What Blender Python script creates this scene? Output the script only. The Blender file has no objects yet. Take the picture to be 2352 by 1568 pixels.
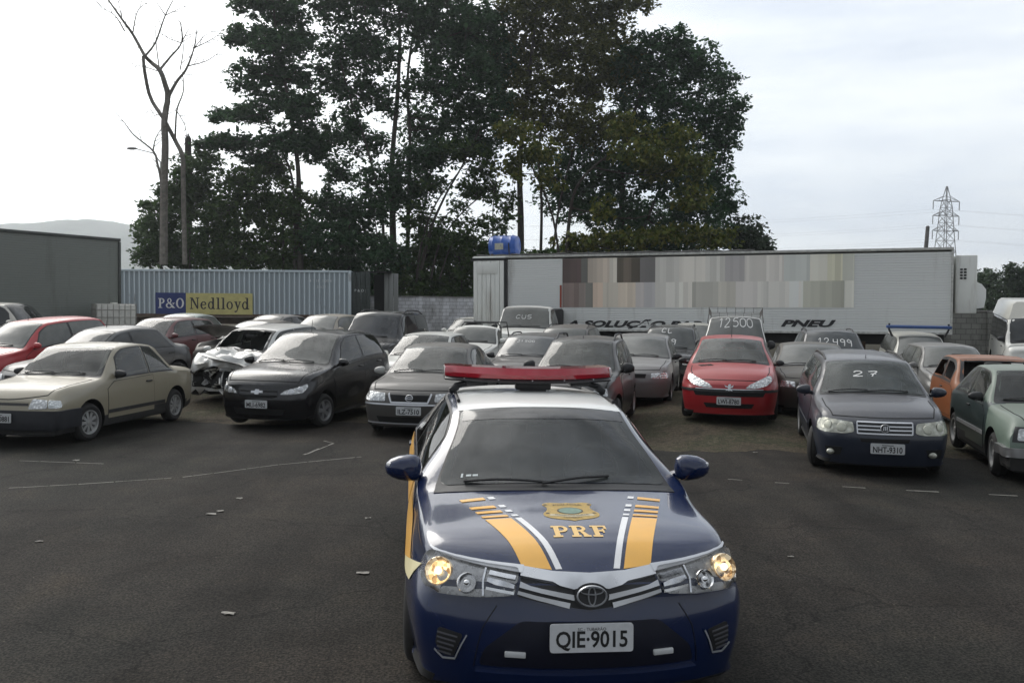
import bpy, bmesh, math, random
import numpy as np
from mathutils import Vector, Matrix, noise
from mathutils.bvhtree import BVHTree
from mathutils.geometry import delaunay_2d_cdt

SC = bpy.context.scene
R = math.radians
# ------------------------------------------------------------------ camera
F_PX, CX, CY, CAM_H = 2050.0, 1176.0, 784.0, 2.1          # focal length and centre for a 2352 x 1568 picture
PITCH, ROLL = math.atan(81 / F_PX), R(0.8)
cam_data = bpy.data.cameras.new("camera")
cam_data.sensor_fit = 'HORIZONTAL'
cam_data.sensor_width = 36.0
cam_data.lens = 36.0 * F_PX / 2352.0
cam_data.clip_start, cam_data.clip_end = 0.1, 8000
CAM = bpy.data.objects.new("camera", cam_data)
SC.collection.objects.link(CAM)
_fw = Vector((0, math.cos(PITCH), -math.sin(PITCH)))
_r0 = Vector((1, 0, 0)); _u0 = _r0.cross(_fw)
_rt = _r0 * math.cos(ROLL) + _u0 * math.sin(ROLL); _up = _rt.cross(_fw)
CAM.matrix_world = Matrix(((_rt.x, _up.x, -_fw.x, 0), (_rt.y, _up.y, -_fw.y, 0), (_rt.z, _up.z, -_fw.z, CAM_H), (0, 0, 0, 1)))
SC.camera = CAM

def at(px, py, Y):
    """the point at depth Y seen at a pixel of the 2352 x 1568 picture"""
    d = _fw + _rt * ((px - CX) / F_PX) + _up * ((CY - py) / F_PX)
    return Vector((0, 0, CAM_H)) + d * (Y / d.y)

def on_ground(px, py, z=0.0):
    d = _fw + _rt * ((px - CX) / F_PX) + _up * ((CY - py) / F_PX)
    return Vector((0, 0, CAM_H)) + d * ((z - CAM_H) / d.z)

# ------------------------------------------------------------------ sky, sun, exposure
SUN_EL, SUN_AZ = R(38), R(-40)          # behind the yard, to the left
W = bpy.data.worlds.new("World"); SC.world = W; W.use_nodes = True
nt = W.node_tree; N = nt.nodes; N.clear()
def wn(t, **k):
    n = N.new(t)
    for a, v in k.items(): setattr(n, a, v)
    return n
out = wn('ShaderNodeOutputWorld'); bg = wn('ShaderNodeBackground'); bg.inputs[1].default_value = 0.1
sky = wn('ShaderNodeTexSky', sky_type='NISHITA', sun_disc=False)
sky.sun_elevation = SUN_EL; sky.sun_rotation = SUN_AZ
tc = wn('ShaderNodeTexCoord')
mp = wn('ShaderNodeMapping'); mp.inputs['Scale'].default_value = (1.3, 1.3, 7.0)
mp.inputs['Rotation'].default_value = (0.0, R(4), 0.0)
ns = wn('ShaderNodeTexNoise'); ns.inputs['Scale'].default_value = 2.2; ns.inputs['Detail'].default_value = 7; ns.inputs['Roughness'].default_value = 0.55
nt.links.new(tc.outputs['Generated'], mp.inputs[0]); nt.links.new(mp.outputs[0], ns.inputs['Vector'])
cr = wn('ShaderNodeValToRGB')
cr.color_ramp.elements[0].position = 0.38; cr.color_ramp.elements[0].color = (6.7, 7.25, 8.1, 1)
cr.color_ramp.elements[1].position = 0.66; cr.color_ramp.elements[1].color = (9.2, 9.5, 9.6, 1)
nt.links.new(ns.outputs['Fac'], cr.inputs[0])
# brighter around the veiled sun
dt = wn('ShaderNodeVectorMath', operation='DOT_PRODUCT')
sd = Vector((math.sin(SUN_AZ) * math.cos(SUN_EL), math.cos(SUN_AZ) * math.cos(SUN_EL), math.sin(SUN_EL)))
dt.inputs[1].default_value = sd
nt.links.new(tc.outputs['Generated'], dt.inputs[0])
gr = wn('ShaderNodeMapRange'); gr.inputs['From Min'].default_value = 0.60; gr.inputs['From Max'].default_value = 1.0
gr.inputs['To Min'].default_value = 0.0; gr.inputs['To Max'].default_value = 1.0
gr.interpolation_type = 'SMOOTHSTEP'
nt.links.new(dt.outputs['Value'], gr.inputs['Value'])
glow = wn('ShaderNodeMix', data_type='RGBA', blend_type='MIX')
glow.inputs['B'].default_value = (19, 19, 18.6, 1)
nt.links.new(gr.outputs[0], glow.inputs['Factor']); nt.links.new(cr.outputs[0], glow.inputs['A'])
mx = wn('ShaderNodeMix', data_type='RGBA'); mx.inputs['Factor'].default_value = 0.86
nt.links.new(sky.outputs[0], mx.inputs['A']); nt.links.new(glow.outputs['Result'], mx.inputs['B'])
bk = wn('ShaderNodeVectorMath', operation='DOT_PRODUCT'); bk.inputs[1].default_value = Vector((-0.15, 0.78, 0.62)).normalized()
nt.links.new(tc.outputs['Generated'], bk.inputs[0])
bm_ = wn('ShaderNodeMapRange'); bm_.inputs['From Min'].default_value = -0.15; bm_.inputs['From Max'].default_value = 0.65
bm_.inputs['To Min'].default_value = 0.56; bm_.inputs['To Max'].default_value = 1.0; bm_.interpolation_type = 'SMOOTHSTEP'  # added dimming of the sky behind the camera, darkens faces turned there
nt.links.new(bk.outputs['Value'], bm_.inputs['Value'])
n2 = wn('ShaderNodeTexNoise'); n2.inputs['Scale'].default_value = 3.4; n2.inputs['Detail'].default_value = 6; n2.inputs['Roughness'].default_value = 0.6
nt.links.new(tc.outputs['Generated'], n2.inputs['Vector'])
c2 = wn('ShaderNodeMapRange'); c2.inputs['From Min'].default_value = 0.36; c2.inputs['From Max'].default_value = 0.64; c2.inputs['To Min'].default_value = 0.55; c2.inputs['To Max'].default_value = 1.25
nt.links.new(n2.outputs['Fac'], c2.inputs['Value'])
# broken cloud overhead, an even veil near the horizon
sz_ = wn('ShaderNodeSeparateXYZ'); nt.links.new(tc.outputs['Generated'], sz_.inputs[0])
hi = wn('ShaderNodeMapRange'); hi.inputs['From Min'].default_value = 0.38; hi.inputs['From Max'].default_value = 0.62; nt.links.new(sz_.outputs['Z'], hi.inputs['Value'])
mxv = wn('ShaderNodeMix', data_type='FLOAT'); mxv.inputs['A'].default_value = 1.0; nt.links.new(hi.outputs[0], mxv.inputs['Factor']); nt.links.new(c2.outputs[0], mxv.inputs['B'])
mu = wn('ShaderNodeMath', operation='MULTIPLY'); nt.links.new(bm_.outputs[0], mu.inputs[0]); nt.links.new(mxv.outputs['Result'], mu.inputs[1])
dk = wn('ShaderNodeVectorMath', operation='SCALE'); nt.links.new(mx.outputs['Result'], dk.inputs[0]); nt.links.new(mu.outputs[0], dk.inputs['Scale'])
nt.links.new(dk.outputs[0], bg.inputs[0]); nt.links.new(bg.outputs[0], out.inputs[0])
sun_data = bpy.data.lights.new("sun", 'SUN'); sun_data.energy = 1.3; sun_data.angle = R(36); sun_data.color = (1, 0.96, 0.9)
SUN = bpy.data.objects.new("sun", sun_data); SC.collection.objects.link(SUN)
SUN.rotation_euler = (-sd).to_track_quat('-Z', 'Y').to_euler()
SC.view_settings.view_transform = 'Standard'; SC.view_settings.look = 'None'
SC.view_settings.exposure = 0.36; SC.view_settings.gamma = 1
try:
    SC.cycles.use_denoising = True
    SC.cycles.max_bounces = 6; SC.cycles.transparent_max_bounces = 6
    SC.cycles.volume_bounces = 0; SC.cycles.caustics_reflective = False; SC.cycles.caustics_refractive = False
except Exception: pass
random.seed(7)

# ------------------------------------------------------------------ materials
MATS = {}
def nodes(name):
    m = bpy.data.materials.new(name); m.use_nodes = True
    return m, m.node_tree, m.node_tree.nodes, m.node_tree.nodes['Principled BSDF']
def nnoise(t, scale, detail=4, rough=0.55, coord='Object', vec=None, stretch=None):
    n = t.nodes.new('ShaderNodeTexNoise'); n.inputs['Scale'].default_value = scale
    n.inputs['Detail'].default_value = detail; n.inputs['Roughness'].default_value = rough
    c = t.nodes.new('ShaderNodeTexCoord')
    src = c.outputs[coord]
    if stretch:
        m = t.nodes.new('ShaderNodeMapping'); m.inputs['Scale'].default_value = stretch
        t.links.new(src, m.inputs[0]); src = m.outputs[0]
    t.links.new(src, n.inputs['Vector'])
    return n
def nramp(t, src, stops):
    r = t.nodes.new('ShaderNodeValToRGB'); e = r.color_ramp.elements
    while len(e) < len(stops): e.new(0.5)
    for k, (p, c) in enumerate(stops):
        e[k].position = p; e[k].color = (*c, 1) if len(c) == 3 else c
    t.links.new(src, r.inputs[0]); return r
def nmath(t, op, a, b=None):
    n = t.nodes.new('ShaderNodeMath'); n.operation = op
    for i, v in enumerate((a, b)):
        if v is None: continue
        if isinstance(v, (int, float)): n.inputs[i].default_value = v
        else: t.links.new(v, n.inputs[i])
    return n.outputs[0]
def nmix(t, fac, a, b):
    n = t.nodes.new('ShaderNodeMix'); n.data_type = 'RGBA'
    for k, v in (('Factor', fac), ('A', a), ('B', b)):
        if isinstance(v, (int, float)): n.inputs[k].default_value = v
        elif isinstance(v, tuple): n.inputs[k].default_value = (*v, 1)
        else: t.links.new(v, n.inputs[k])
    return n.outputs['Result']
def nbump(t, p, src, strength, dist=0.01):
    b = t.nodes.new('ShaderNodeBump'); b.inputs['Strength'].default_value = strength; b.inputs['Distance'].default_value = dist
    t.links.new(src, b.inputs['Height']); t.links.new(b.outputs[0], p.inputs['Normal'])

def plain(name, col, rough=0.5, metal=0.0, spec=0.5, var=0.12, scale=9, coat=0.0, emit=0.0):
    """one colour with a little wear in colour and gloss"""
    if name in MATS: return MATS[name]
    m, t, nn, p = nodes(name)
    n = nnoise(t, scale, 5)
    c = nramp(t, n.outputs['Fac'], [(0.3, tuple(v * (1 - var) for v in col)), (0.7, tuple(min(1, v * (1 + var)) for v in col))])
    t.links.new(c.outputs[0], p.inputs['Base Color'])
    rr = nmath(t, 'ADD', nmath(t, 'MULTIPLY', n.outputs['Fac'], 0.15), rough - 0.075)
    t.links.new(rr, p.inputs['Roughness'])
    p.inputs['Metallic'].default_value = metal; p.inputs['Specular IOR Level'].default_value = spec
    p.inputs['Coat Weight'].default_value = coat
    if emit: p.inputs['Emission Color'].default_value = (*col, 1); p.inputs['Emission Strength'].default_value = emit
    MATS[name] = m; return m

def paint(name, col, dust=0.5, dustcol=(0.20, 0.185, 0.165), rough=0.32, coat=0.5, metal=0.0):
    """car paint under a coat of settled dust: most on flat upper panels, patchy"""
    if name in MATS: return MATS[name]
    m, t, nn, p = nodes(name)
    g = nn.new('ShaderNodeNewGeometry'); s = nn.new('ShaderNodeSeparateXYZ'); t.links.new(g.outputs['Normal'], s.inputs[0])
    up = nmath(t, 'MAXIMUM', s.outputs['Z'], 0.0)
    n1 = nnoise(t, 2.3, 6, 0.6); n2 = nnoise(t, 26, 3, 0.6, stretch=(1, 1, 0.35))
    k = nmath(t, 'MULTIPLY', nmath(t, 'ADD', nmath(t, 'MULTIPLY', n1.outputs['Fac'], 0.9), nmath(t, 'MULTIPLY', n2.outputs['Fac'], 0.5)),
              nmath(t, 'ADD', nmath(t, 'MULTIPLY', up, 0.85), 0.13))
    k = nmath(t, 'MINIMUM', nmath(t, 'MULTIPLY', k, dust), 0.95)
    t.links.new(nmix(t, k, col, dustcol), p.inputs['Base Color'])
    t.links.new(nmath(t, 'ADD', nmath(t, 'MULTIPLY', k, 0.45), rough), p.inputs['Roughness'])
    t.links.new(nmath(t, 'SUBTRACT', coat, nmath(t, 'MULTIPLY', k, coat)), p.inputs['Coat Weight'])
    p.inputs['Coat Roughness'].default_value = 0.06; p.inputs['Metallic'].default_value = metal; p.inputs['Specular IOR Level'].default_value = 0.45
    MATS[name] = m; return m

def glass(name, tint=(0.022, 0.027, 0.027), dust=0.25, dustcol=(0.25, 0.25, 0.225)):
    """dark car glass with a dusty film"""
    if name in MATS: return MATS[name]
    m, t, nn, p = nodes(name)
    n1 = nnoise(t, 1.7, 6, 0.6); n2 = nnoise(t, 11, 4, 0.6)
    pr = nramp(t, n1.outputs['Fac'], [(.32, (.35, .35, .35)), (.70, (1.0, 1.0, 1.0))])
    k = nmath(t, 'MULTIPLY', nmath(t, 'ADD', pr.outputs[0], nmath(t, 'MULTIPLY', n2.outputs['Fac'], 0.35)), dust)
    t.links.new(nmix(t, k, tint, dustcol), p.inputs['Base Color'])
    t.links.new(nmath(t, 'ADD', nmath(t, 'MULTIPLY', k, 0.5), 0.02), p.inputs['Roughness'])
    p.inputs['Specular IOR Level'].default_value = 0.6
    MATS[name] = m; return m

def add_rust(m, amount=.5, stretch=(1, 1, .18), col=(.085, .045, .025), scale=3.2):
    t = m.node_tree; p = t.nodes['Principled BSDF']; src = p.inputs['Base Color'].links[0].from_socket
    n = nnoise(t, scale, 7, .68, stretch=stretch); r = nramp(t, n.outputs['Fac'], [(.56, (0, 0, 0)), (.66, (amount,) * 3), (.78, (1, 1, 1))])
    t.links.new(nmix(t, r.outputs[0], src, col), p.inputs['Base Color'])
def foliage(name, cols, trans=0.38):
    if name in MATS: return MATS[name]
    m, t, nn, p = nodes(name)
    g = nn.new('ShaderNodeNewGeometry')
    n = nnoise(t, 0.45, 3, 0.5)
    v = nmath(t, 'ADD', nmath(t, 'MULTIPLY', g.outputs['Random Per Island'], 0.55), nmath(t, 'MULTIPLY', n.outputs['Fac'], 0.5))
    c = nramp(t, v, [(i / (len(cols) - 1) * 0.8 + 0.08, c) for i, c in enumerate(cols)])
    t.links.new(c.outputs[0], p.inputs['Base Color']); p.inputs['Roughness'].default_value = 0.55
    p.inputs['Specular IOR Level'].default_value = 0.18
    tr = nn.new('ShaderNodeBsdfTranslucent'); t.links.new(c.outputs[0], tr.inputs[0])
    ms = nn.new('ShaderNodeMixShader'); ms.inputs[0].default_value = trans
    t.links.new(p.outputs[0], ms.inputs[1]); t.links.new(tr.outputs[0], ms.inputs[2])
    t.links.new(ms.outputs[0], nn['Material Output'].inputs[0])
    MATS[name] = m; return m

BLACK = plain('black_plastic', (0.018, 0.018, 0.019), 0.5)
TRIM = plain('dusty_black_trim', (0.035, 0.034, 0.033), 0.62, var=0.3)
GAP = plain('dark_gap', (0.006, 0.006, 0.006), 0.8)
RUBBER = plain('tyre_rubber', (0.022, 0.021, 0.020), 0.85, var=0.3, scale=14)
CHROME = plain('chrome', (0.75, 0.76, 0.78), 0.14, 1.0, scale=30)
SILVER = plain('silver_trim', (0.62, 0.63, 0.65), 0.30, 0.55, scale=6, var=.04)
ALLOY = plain('wheel_alloy', (0.30, 0.30, 0.30), 0.45, 0.5, var=0.3)
HUBCAP = plain('wheel_cover', (0.33, 0.33, 0.32), 0.5, 0.2, var=0.3)
PLATE = plain('plate_grey', (0.52, 0.53, 0.53), 0.45, var=0.08, scale=40)
PLATE_W = plain('plate_pale', (0.62, 0.63, 0.64), 0.35, var=0.05, scale=40)
INK = plain('plate_black', (0.012, 0.012, 0.012), 0.5)
CHALK = plain('white_marker', (0.70, 0.70, 0.68), 0.8, var=0.15, scale=40)
AMBER = plain('amber_lens', (0.75, 0.25, 0.03), 0.2, coat=1)
def lens_mat(name, a, b, scale=22, metal=0.7):
    if name in MATS: return MATS[name]
    m, t, nn, p = nodes(name)
    v = nn.new('ShaderNodeTexVoronoi'); v.inputs['Scale'].default_value = scale
    c = nn.new('ShaderNodeTexCoord'); t.links.new(c.outputs['Object'], v.inputs['Vector'])
    r = nramp(t, v.outputs['Distance'], [(0.05, b), (0.55, a)])
    t.links.new(r.outputs[0], p.inputs['Base Color']); p.inputs['Roughness'].default_value = 0.22
    p.inputs['Metallic'].default_value = metal; p.inputs['Coat Weight'].default_value = 1; p.inputs['Coat Roughness'].default_value = 0.04
    nbump(t, p, v.outputs['Distance'], 0.4, 0.02)
    MATS[name] = m; return m
LENS = lens_mat('headlamp_lens', (0.42, 0.43, 0.43), (0.85, 0.86, 0.85))
LENS_OLD = lens_mat('yellowed_headlamp_lens', (0.34, 0.34, 0.28), (0.62, 0.62, 0.54), 14, 0.4)
GLASS = glass('car_glass'); GLASS_D = glass('dusty_car_glass', dust=0.42); GLASS_C = glass('clean_dark_glass', (0.012, 0.014, 0.016), 0.10)

# ------------------------------------------------------------------ building blocks
def link(o, parent=None):
    SC.collection.objects.link(o)
    if parent is not None: o.parent = parent
    return o
def mesh_obj(name, verts, faces, mats, parent=None, fmat=None, smooth=True, angle=38):
    me = bpy.data.meshes.new(name); me.from_pydata([tuple(v) for v in verts], [], faces); me.update()
    for m in (mats if isinstance(mats, (list, tuple)) else [mats]): me.materials.append(m)
    if fmat is not None: me.polygons.foreach_set('material_index', fmat)
    if smooth:
        me.polygons.foreach_set('use_smooth', [True] * len(me.polygons))
        me.set_sharp_from_angle(angle=R(angle))
    o = bpy.data.objects.new(name, me); return link(o, parent)
def empty(name, loc, rz=0.0):
    o = bpy.data.objects.new(name, None); o.location = loc; o.rotation_euler = (0, 0, rz); o.empty_display_size = 0.3
    return link(o)
def tag(o, label, cat, group=None):
    o['label'] = label; o['category'] = cat
    if group: o['group'] = group
    return o
def structure(o): o['kind'] = 'structure'; return o

class MB:
    """collects shapes for one mesh"""
    def __init__(s): s.v = []; s.f = []; s.m = []
    def add(s, vs, fs, mi=0):
        k = len(s.v); s.v += [Vector(v) for v in vs]; s.f += [[i + k for i in f] for f in fs]; s.m += [mi] * len(fs)
    def box(s, c, d, mi=0, M=None, b=0.0):
        x, y, z = d[0] / 2, d[1] / 2, d[2] / 2; c = Vector(c)
        if b <= 0:
            vs = [(sx * x, sy * y, sz * z) for sx in (-1, 1) for sy in (-1, 1) for sz in (-1, 1)]
            fs = [(0, 1, 3, 2), (4, 6, 7, 5), (0, 4, 5, 1), (2, 3, 7, 6), (0, 2, 6, 4), (1, 5, 7, 3)]
        else:
            bm = bmesh.new(); bmesh.ops.create_cube(bm, size=1); bmesh.ops.scale(bm, vec=d, verts=bm.verts)
            bmesh.ops.bevel(bm, geom=bm.edges[:], offset=b, segments=2, affect='EDGES', profile=0.5)
            bm.verts.index_update(); vs = [v.co.copy() for v in bm.verts]; fs = [[v.index for v in f.verts] for f in bm.faces]; bm.free()
        vs = [Vector(v) for v in vs]
        if M is not None: vs = [M @ v for v in vs]
        s.add([v + c for v in vs], fs, mi)
    def tube(s, pts, r, n=8, mi=0, cap=True):
        pts = [Vector(p) for p in pts]; m = len(pts)
        rs = r if isinstance(r, (list, tuple)) else [r] * m
        base = len(s.v); ref = Vector((0.13, 0.27, 0.95))
        for i, p in enumerate(pts):
            d = (pts[min(i + 1, m - 1)] - pts[max(i - 1, 0)])
            if d.length < 1e-9: d = Vector((0, 0, 1))
            d.normalize()
            a = d.cross(ref)
            if a.length < 0.05: a = d.cross(Vector((1, 0, 0)))
            a.normalize(); b = d.cross(a)
            for k in range(n):
                t = 2 * math.pi * k / n; s.v.append(p + a * (rs[i] * math.cos(t)) + b * (rs[i] * math.sin(t)))
        for i in range(m - 1):
            for k in range(n):
                s.f.append([base + i * n + k, base + i * n + (k + 1) % n, base + (i + 1) * n + (k + 1) % n, base + (i + 1) * n + k]); s.m.append(mi)
        if cap:
            s.f.append([base + k for k in range(n)][::-1]); s.m.append(mi)
            s.f.append([base + (m - 1) * n + k for k in range(n)]); s.m.append(mi)
    def lathe(s, prof, n=32, mi=0, M=None, axis='x'):
        """prof: (along axis, radius)"""
        base = len(s.v)
        for a, r in prof:
            for k in range(n):
                t = 2 * math.pi * k / n; u, w = r * math.cos(t), r * math.sin(t)
                v = Vector((a, u, w)) if axis == 'x' else (Vector((u, a, w)) if axis == 'y' else Vector((u, w, a)))
                s.v.append(M @ v if M is not None else v)
        for i in range(len(prof) - 1):
            for k in range(n):
                s.f.append([base + i * n + k, base + (i + 1) * n + k, base + (i + 1) * n + (k + 1) % n, base + i * n + (k + 1) % n]); s.m.append(mi)
    def prism(s, poly, h, mi=0, M=None):
        """flat outline in x,y given a thickness h in z"""
        n = len(poly); vs = [Vector((x, y, 0)) for x, y in poly] + [Vector((x, y, h)) for x, y in poly]
        if M is not None: vs = [M @ v for v in vs]
        s.add(vs, [list(range(n))[::-1], list(range(n, 2 * n))] + [[i, (i + 1) % n, n + (i + 1) % n, n + i] for i in range(n)], mi)
    def ball(s, c, r, mi=0, nu=14, nv=9, M=None):
        rx, ry, rz = r if isinstance(r, (tuple, list)) else (r, r, r); vs = []; fs = []
        for j in range(nv + 1):
            a = math.pi * j / nv
            for i in range(nu):
                b = 2 * math.pi * i / nu; vs.append(Vector((rx * math.sin(a) * math.cos(b), ry * math.sin(a) * math.sin(b), rz * math.cos(a))))
        for j in range(nv):
            for i in range(nu): fs.append([j * nu + i, (j + 1) * nu + i, (j + 1) * nu + (i + 1) % nu, j * nu + (i + 1) % nu])
        if M is not None: vs = [M @ v for v in vs]
        s.add([v + Vector(c) for v in vs], fs, mi)
    def build(s, name, mats, parent=None, smooth=True, angle=38):
        return mesh_obj(name, s.v, s.f, mats, parent, s.m, smooth, angle)

def islands(o):
    """give every loose piece of a mesh an object of its own"""
    me = o.data; n = len(me.vertices); par = list(range(n))
    def fd(i):
        while par[i] != i: par[i] = par[par[i]]; i = par[i]
        return i
    for e in me.edges:
        a, b = fd(e.vertices[0]), fd(e.vertices[1])
        if a != b: par[a] = b
    gr = {}
    for i in range(n): gr.setdefault(fd(i), []).append(i)
    if len(gr) < 2: return [o]
    res = []; fg = {}
    for p in me.polygons: fg.setdefault(fd(p.vertices[0]), []).append(p)
    for k, vi in gr.items():
        mp_ = {v: j for j, v in enumerate(vi)}; ps = fg.get(k, [])
        res.append(mesh_obj(o.name.split('.')[0], [me.vertices[v].co for v in vi], [[mp_[v] for v in p.vertices] for p in ps], list(me.materials), o.parent, [p.material_index for p in ps]))
    bpy.data.objects.remove(o); return res

def pchip(pts):
    x = np.array([p[0] for p in pts], float); y = np.array([p[1] for p in pts], float)
    h = np.diff(x); d = np.diff(y) / h; m = np.zeros_like(y); m[0], m[-1] = d[0], d[-1]
    for i in range(1, len(x) - 1):
        if d[i - 1] * d[i] > 0:
            w1, w2 = 2 * h[i] + h[i - 1], h[i] + 2 * h[i - 1]; m[i] = (w1 + w2) / (w1 / d[i - 1] + w2 / d[i])
    def f(t):
        t = min(max(t, x[0]), x[-1]); i = min(max(int(np.searchsorted(x, t)) - 1, 0), len(h) - 1)
        u = (t - x[i]) / h[i]; a = u * u; b = a * u
        return float((2 * b - 3 * a + 1) * y[i] + (b - 2 * a + u) * h[i] * m[i] + (3 * a - 2 * b) * y[i + 1] + (b - a) * h[i] * m[i + 1])
    return f

def smooth_outline(pts, n=6, closed=True):
    """Catmull-Rom through the points"""
    P = [Vector(p) for p in pts]; o = []; m = len(P)
    for i in range(m if closed else m - 1):
        a, b, c, d = (P[(i - 1) % m], P[i], P[(i + 1) % m], P[(i + 2) % m]) if closed else (P[max(i - 1, 0)], P[i], P[i + 1], P[min(i + 2, m - 1)])
        for k in range(n):
            t = k / n
            o.append(0.5 * ((2 * b) + (c - a) * t + (2 * a - 5 * b + 4 * c - d) * t * t + (3 * b - a - 3 * c + d) * t ** 3))
    if not closed: o.append(P[-1])
    return o
def rounded(pts, r, n=4):
    """cut each corner of an outline with a small arc"""
    P = [Vector(p) for p in pts]; o = []; m = len(P)
    for i in range(m):
        a, b, c = P[i - 1], P[i], P[(i + 1) % m]
        d1, d2 = (a - b), (c - b); k1, k2 = min(r, d1.length * 0.45), min(r, d2.length * 0.45)
        p, q = b + d1.normalized() * k1, b + d2.normalized() * k2
        for k in range(n + 1):
            t = k / n; o.append(p * (1 - t) ** 2 + b * 2 * t * (1 - t) + q * t * t)
    return o
def shrink(poly, d):
    """move an outline inward by d"""
    P = [Vector(p) for p in poly]; n = len(P); A = sum(P[i].x * P[(i + 1) % n].y - P[(i + 1) % n].x * P[i].y for i in range(n)); sg = 1 if A > 0 else -1; o = []
    for i in range(n):
        a, b, c = P[i - 1], P[i], P[(i + 1) % n]; u = (b - a).normalized(); v = (c - b).normalized()
        n1, n2 = Vector((-u.y, u.x)) * sg, Vector((-v.y, v.x)) * sg; m = n1 + n2
        o.append(b + (m / max(.35, m.dot(m)) * 2 * d if m.length > .2 else n1 * d))
    return o
def inside(p, poly):
    c = False; n = len(poly); j = n - 1
    for i in range(n):
        a, b = poly[i], poly[j]
        if (a[1] > p[1]) != (b[1] > p[1]) and p[0] < (b[0] - a[0]) * (p[1] - a[1]) / (b[1] - a[1]) + a[0]: c = not c
        j = i
    return c

def patch(name, outline, fmap, mat, parent, off=0.004, thick=0.012, step=0.06, us=1.0, mb=None, mi=0, hole=None):
    """a panel that follows a surface: outline in (u, v), fmap(u, v) -> point, normal; us scales u to metres"""
    pts = [(p[0] * us, p[1]) for p in outline]; o2 = []
    n = len(pts)
    for i in range(n):
        a, b = Vector(pts[i]), Vector(pts[(i + 1) % n]); k = max(1, int((b - a).length / step + 0.5))
        for j in range(k):
            q = a.lerp(b, j / k)
            if not o2 or (q - o2[-1]).length > 1e-5: o2.append(q)
    if (o2[0] - o2[-1]).length < 1e-5: o2.pop()
    ring = len(o2); xs = [p[0] for p in o2]; ys = [p[1] for p in o2]; extra = []
    gx = np.arange(min(xs) + step / 2, max(xs), step); gy = np.arange(min(ys) + step / 2, max(ys), step)
    for x in gx:
        for y in gy:
            if inside((x, y), o2) and min((Vector((x, y)) - p).length for p in o2) > step * 0.45: extra.append(Vector((x, y)))
    if hole:
        h2 = [Vector((p[0] * us, p[1])) for p in hole]; nh = len(h2)
        extra = [e for e in extra if not inside(e, h2) and min((e - p).length for p in h2) > step * .3]
        V, _, Fc, *_ = delaunay_2d_cdt(o2 + h2 + extra, [(i, (i + 1) % ring) for i in range(ring)] + [(ring + i, ring + (i + 1) % nh) for i in range(nh)], [], 0, 1e-6)
        def cen(f): return sum((V[i] for i in f), Vector((0, 0))) / len(f)
        Fc = [f for f in Fc if inside(cen(f), o2) and not inside(cen(f), h2)]
    else: V, _, Fc, *_ = delaunay_2d_cdt(o2 + extra, [], [list(range(ring))], 1, 1e-6)
    top = []; bot = []
    for p in V:
        c, nn = fmap(p[0] / us, p[1]); top.append(c + nn * off); bot.append(c + nn * (off - thick))
    nv = len(V); faces = [list(f) for f in Fc]
    # orientation from the mapped normal
    if faces:
        f = faces[len(faces) // 2]; nrm = (top[f[1]] - top[f[0]]).cross(top[f[2]] - top[f[0]])
        _, nn = fmap(V[f[0]][0] / us, V[f[0]][1])
        if nrm.dot(nn) < 0: faces = [g[::-1] for g in faces]
    edges = {}
    for f in faces:
        for i in range(len(f)): edges[(f[i], f[(i + 1) % len(f)])] = 1
    rim = [(a, b) for (a, b) in edges if (b, a) not in edges]
    vs = top + bot; fs = faces + [[b, a, nv + a, nv + b] for a, b in rim]
    if mb is not None: mb.add(vs, fs, mi); return None
    return mesh_obj(name, vs, fs, mat, parent, angle=45)

def strip(line, w, fmap, mb, off=0.003, mi=0, us=1.0, taper=None, step=0.05):
    """a flat band of width w along a line in (u, v), lying on the surface"""
    P = [Vector((p[0] * us, p[1])) for p in line]; Q = []
    for i in range(len(P) - 1):
        k = max(1, int((P[i + 1] - P[i]).length / step))
        Q += [P[i].lerp(P[i + 1], j / k) for j in range(k)]
    Q.append(P[-1]); vs = []; fs = []
    for i, p in enumerate(Q):
        d = Q[min(i + 1, len(Q) - 1)] - Q[max(i - 1, 0)]; d.normalize(); nrm = Vector((-d.y, d.x))
        ww = w * (taper(i / (len(Q) - 1)) if taper else 1)
        for sgn in (-1, 1):
            q = p + nrm * (sgn * ww / 2); c, nn = fmap(q.x / us, q.y); vs += [c + nn * off, c + nn * (off - 0.006)]
    for i in range(len(Q) - 1):
        a, b = 4 * i, 4 * i + 4
        fs += [[a, a + 2, b + 2, b], [a, b, b + 1, a + 1], [a + 2, a + 3, b + 3, b + 2]]
    f = fs[0]; nr = (vs[f[1]] - vs[f[0]]).cross(vs[f[2]] - vs[f[0]]); c, nn = fmap(Q[0].x / us, Q[0].y)
    if nr.dot(nn) < 0: fs = [g[::-1] for g in fs]
    mb.add(vs, fs, mi)

# ------------------------------------------------------------------ writing
STROKES = {
 '0': [[(.5, 1), (.12, .82), (.05, .5), (.12, .18), (.5, 0), (.88, .18), (.95, .5), (.88, .82), (.5, 1)]],
 '1': [[(.2, .75), (.55, 1), (.5, 0)]],
 '2': [[(.08, .78), (.3, 1), (.72, .97), (.88, .72), (.55, .4), (.05, .02), (.95, .05)]],
 '4': [[(.1, 1), (.12, .5), (.85, .52)], [(.85, 1), (.8, .5), (.7, -.1)]],
 '5': [[(.9, 1), (.25, .98), (.15, .58), (.6, .6), (.88, .35), (.6, .04), (.08, .05)]],
 '7': [[(.05, .95), (.92, 1), (.55, .5), (.35, 0)], [(.25, .5), (.8, .52)]],
 '9': [[(.88, .75), (.5, 1), (.12, .78), (.3, .52), (.8, .6), (.9, .9), (.8, .3), (.65, -.1)]],
 'L': [[(.15, 1), (.1, .0), (.8, .05)]], 'C': [[(.9, .8), (.5, 1), (.1, .6), (.2, .1), (.85, .1)]],
 'U': [[(.1, 1), (.12, .2), (.5, 0), (.85, .2), (.9, 1)]], ' ': [],
}
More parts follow.
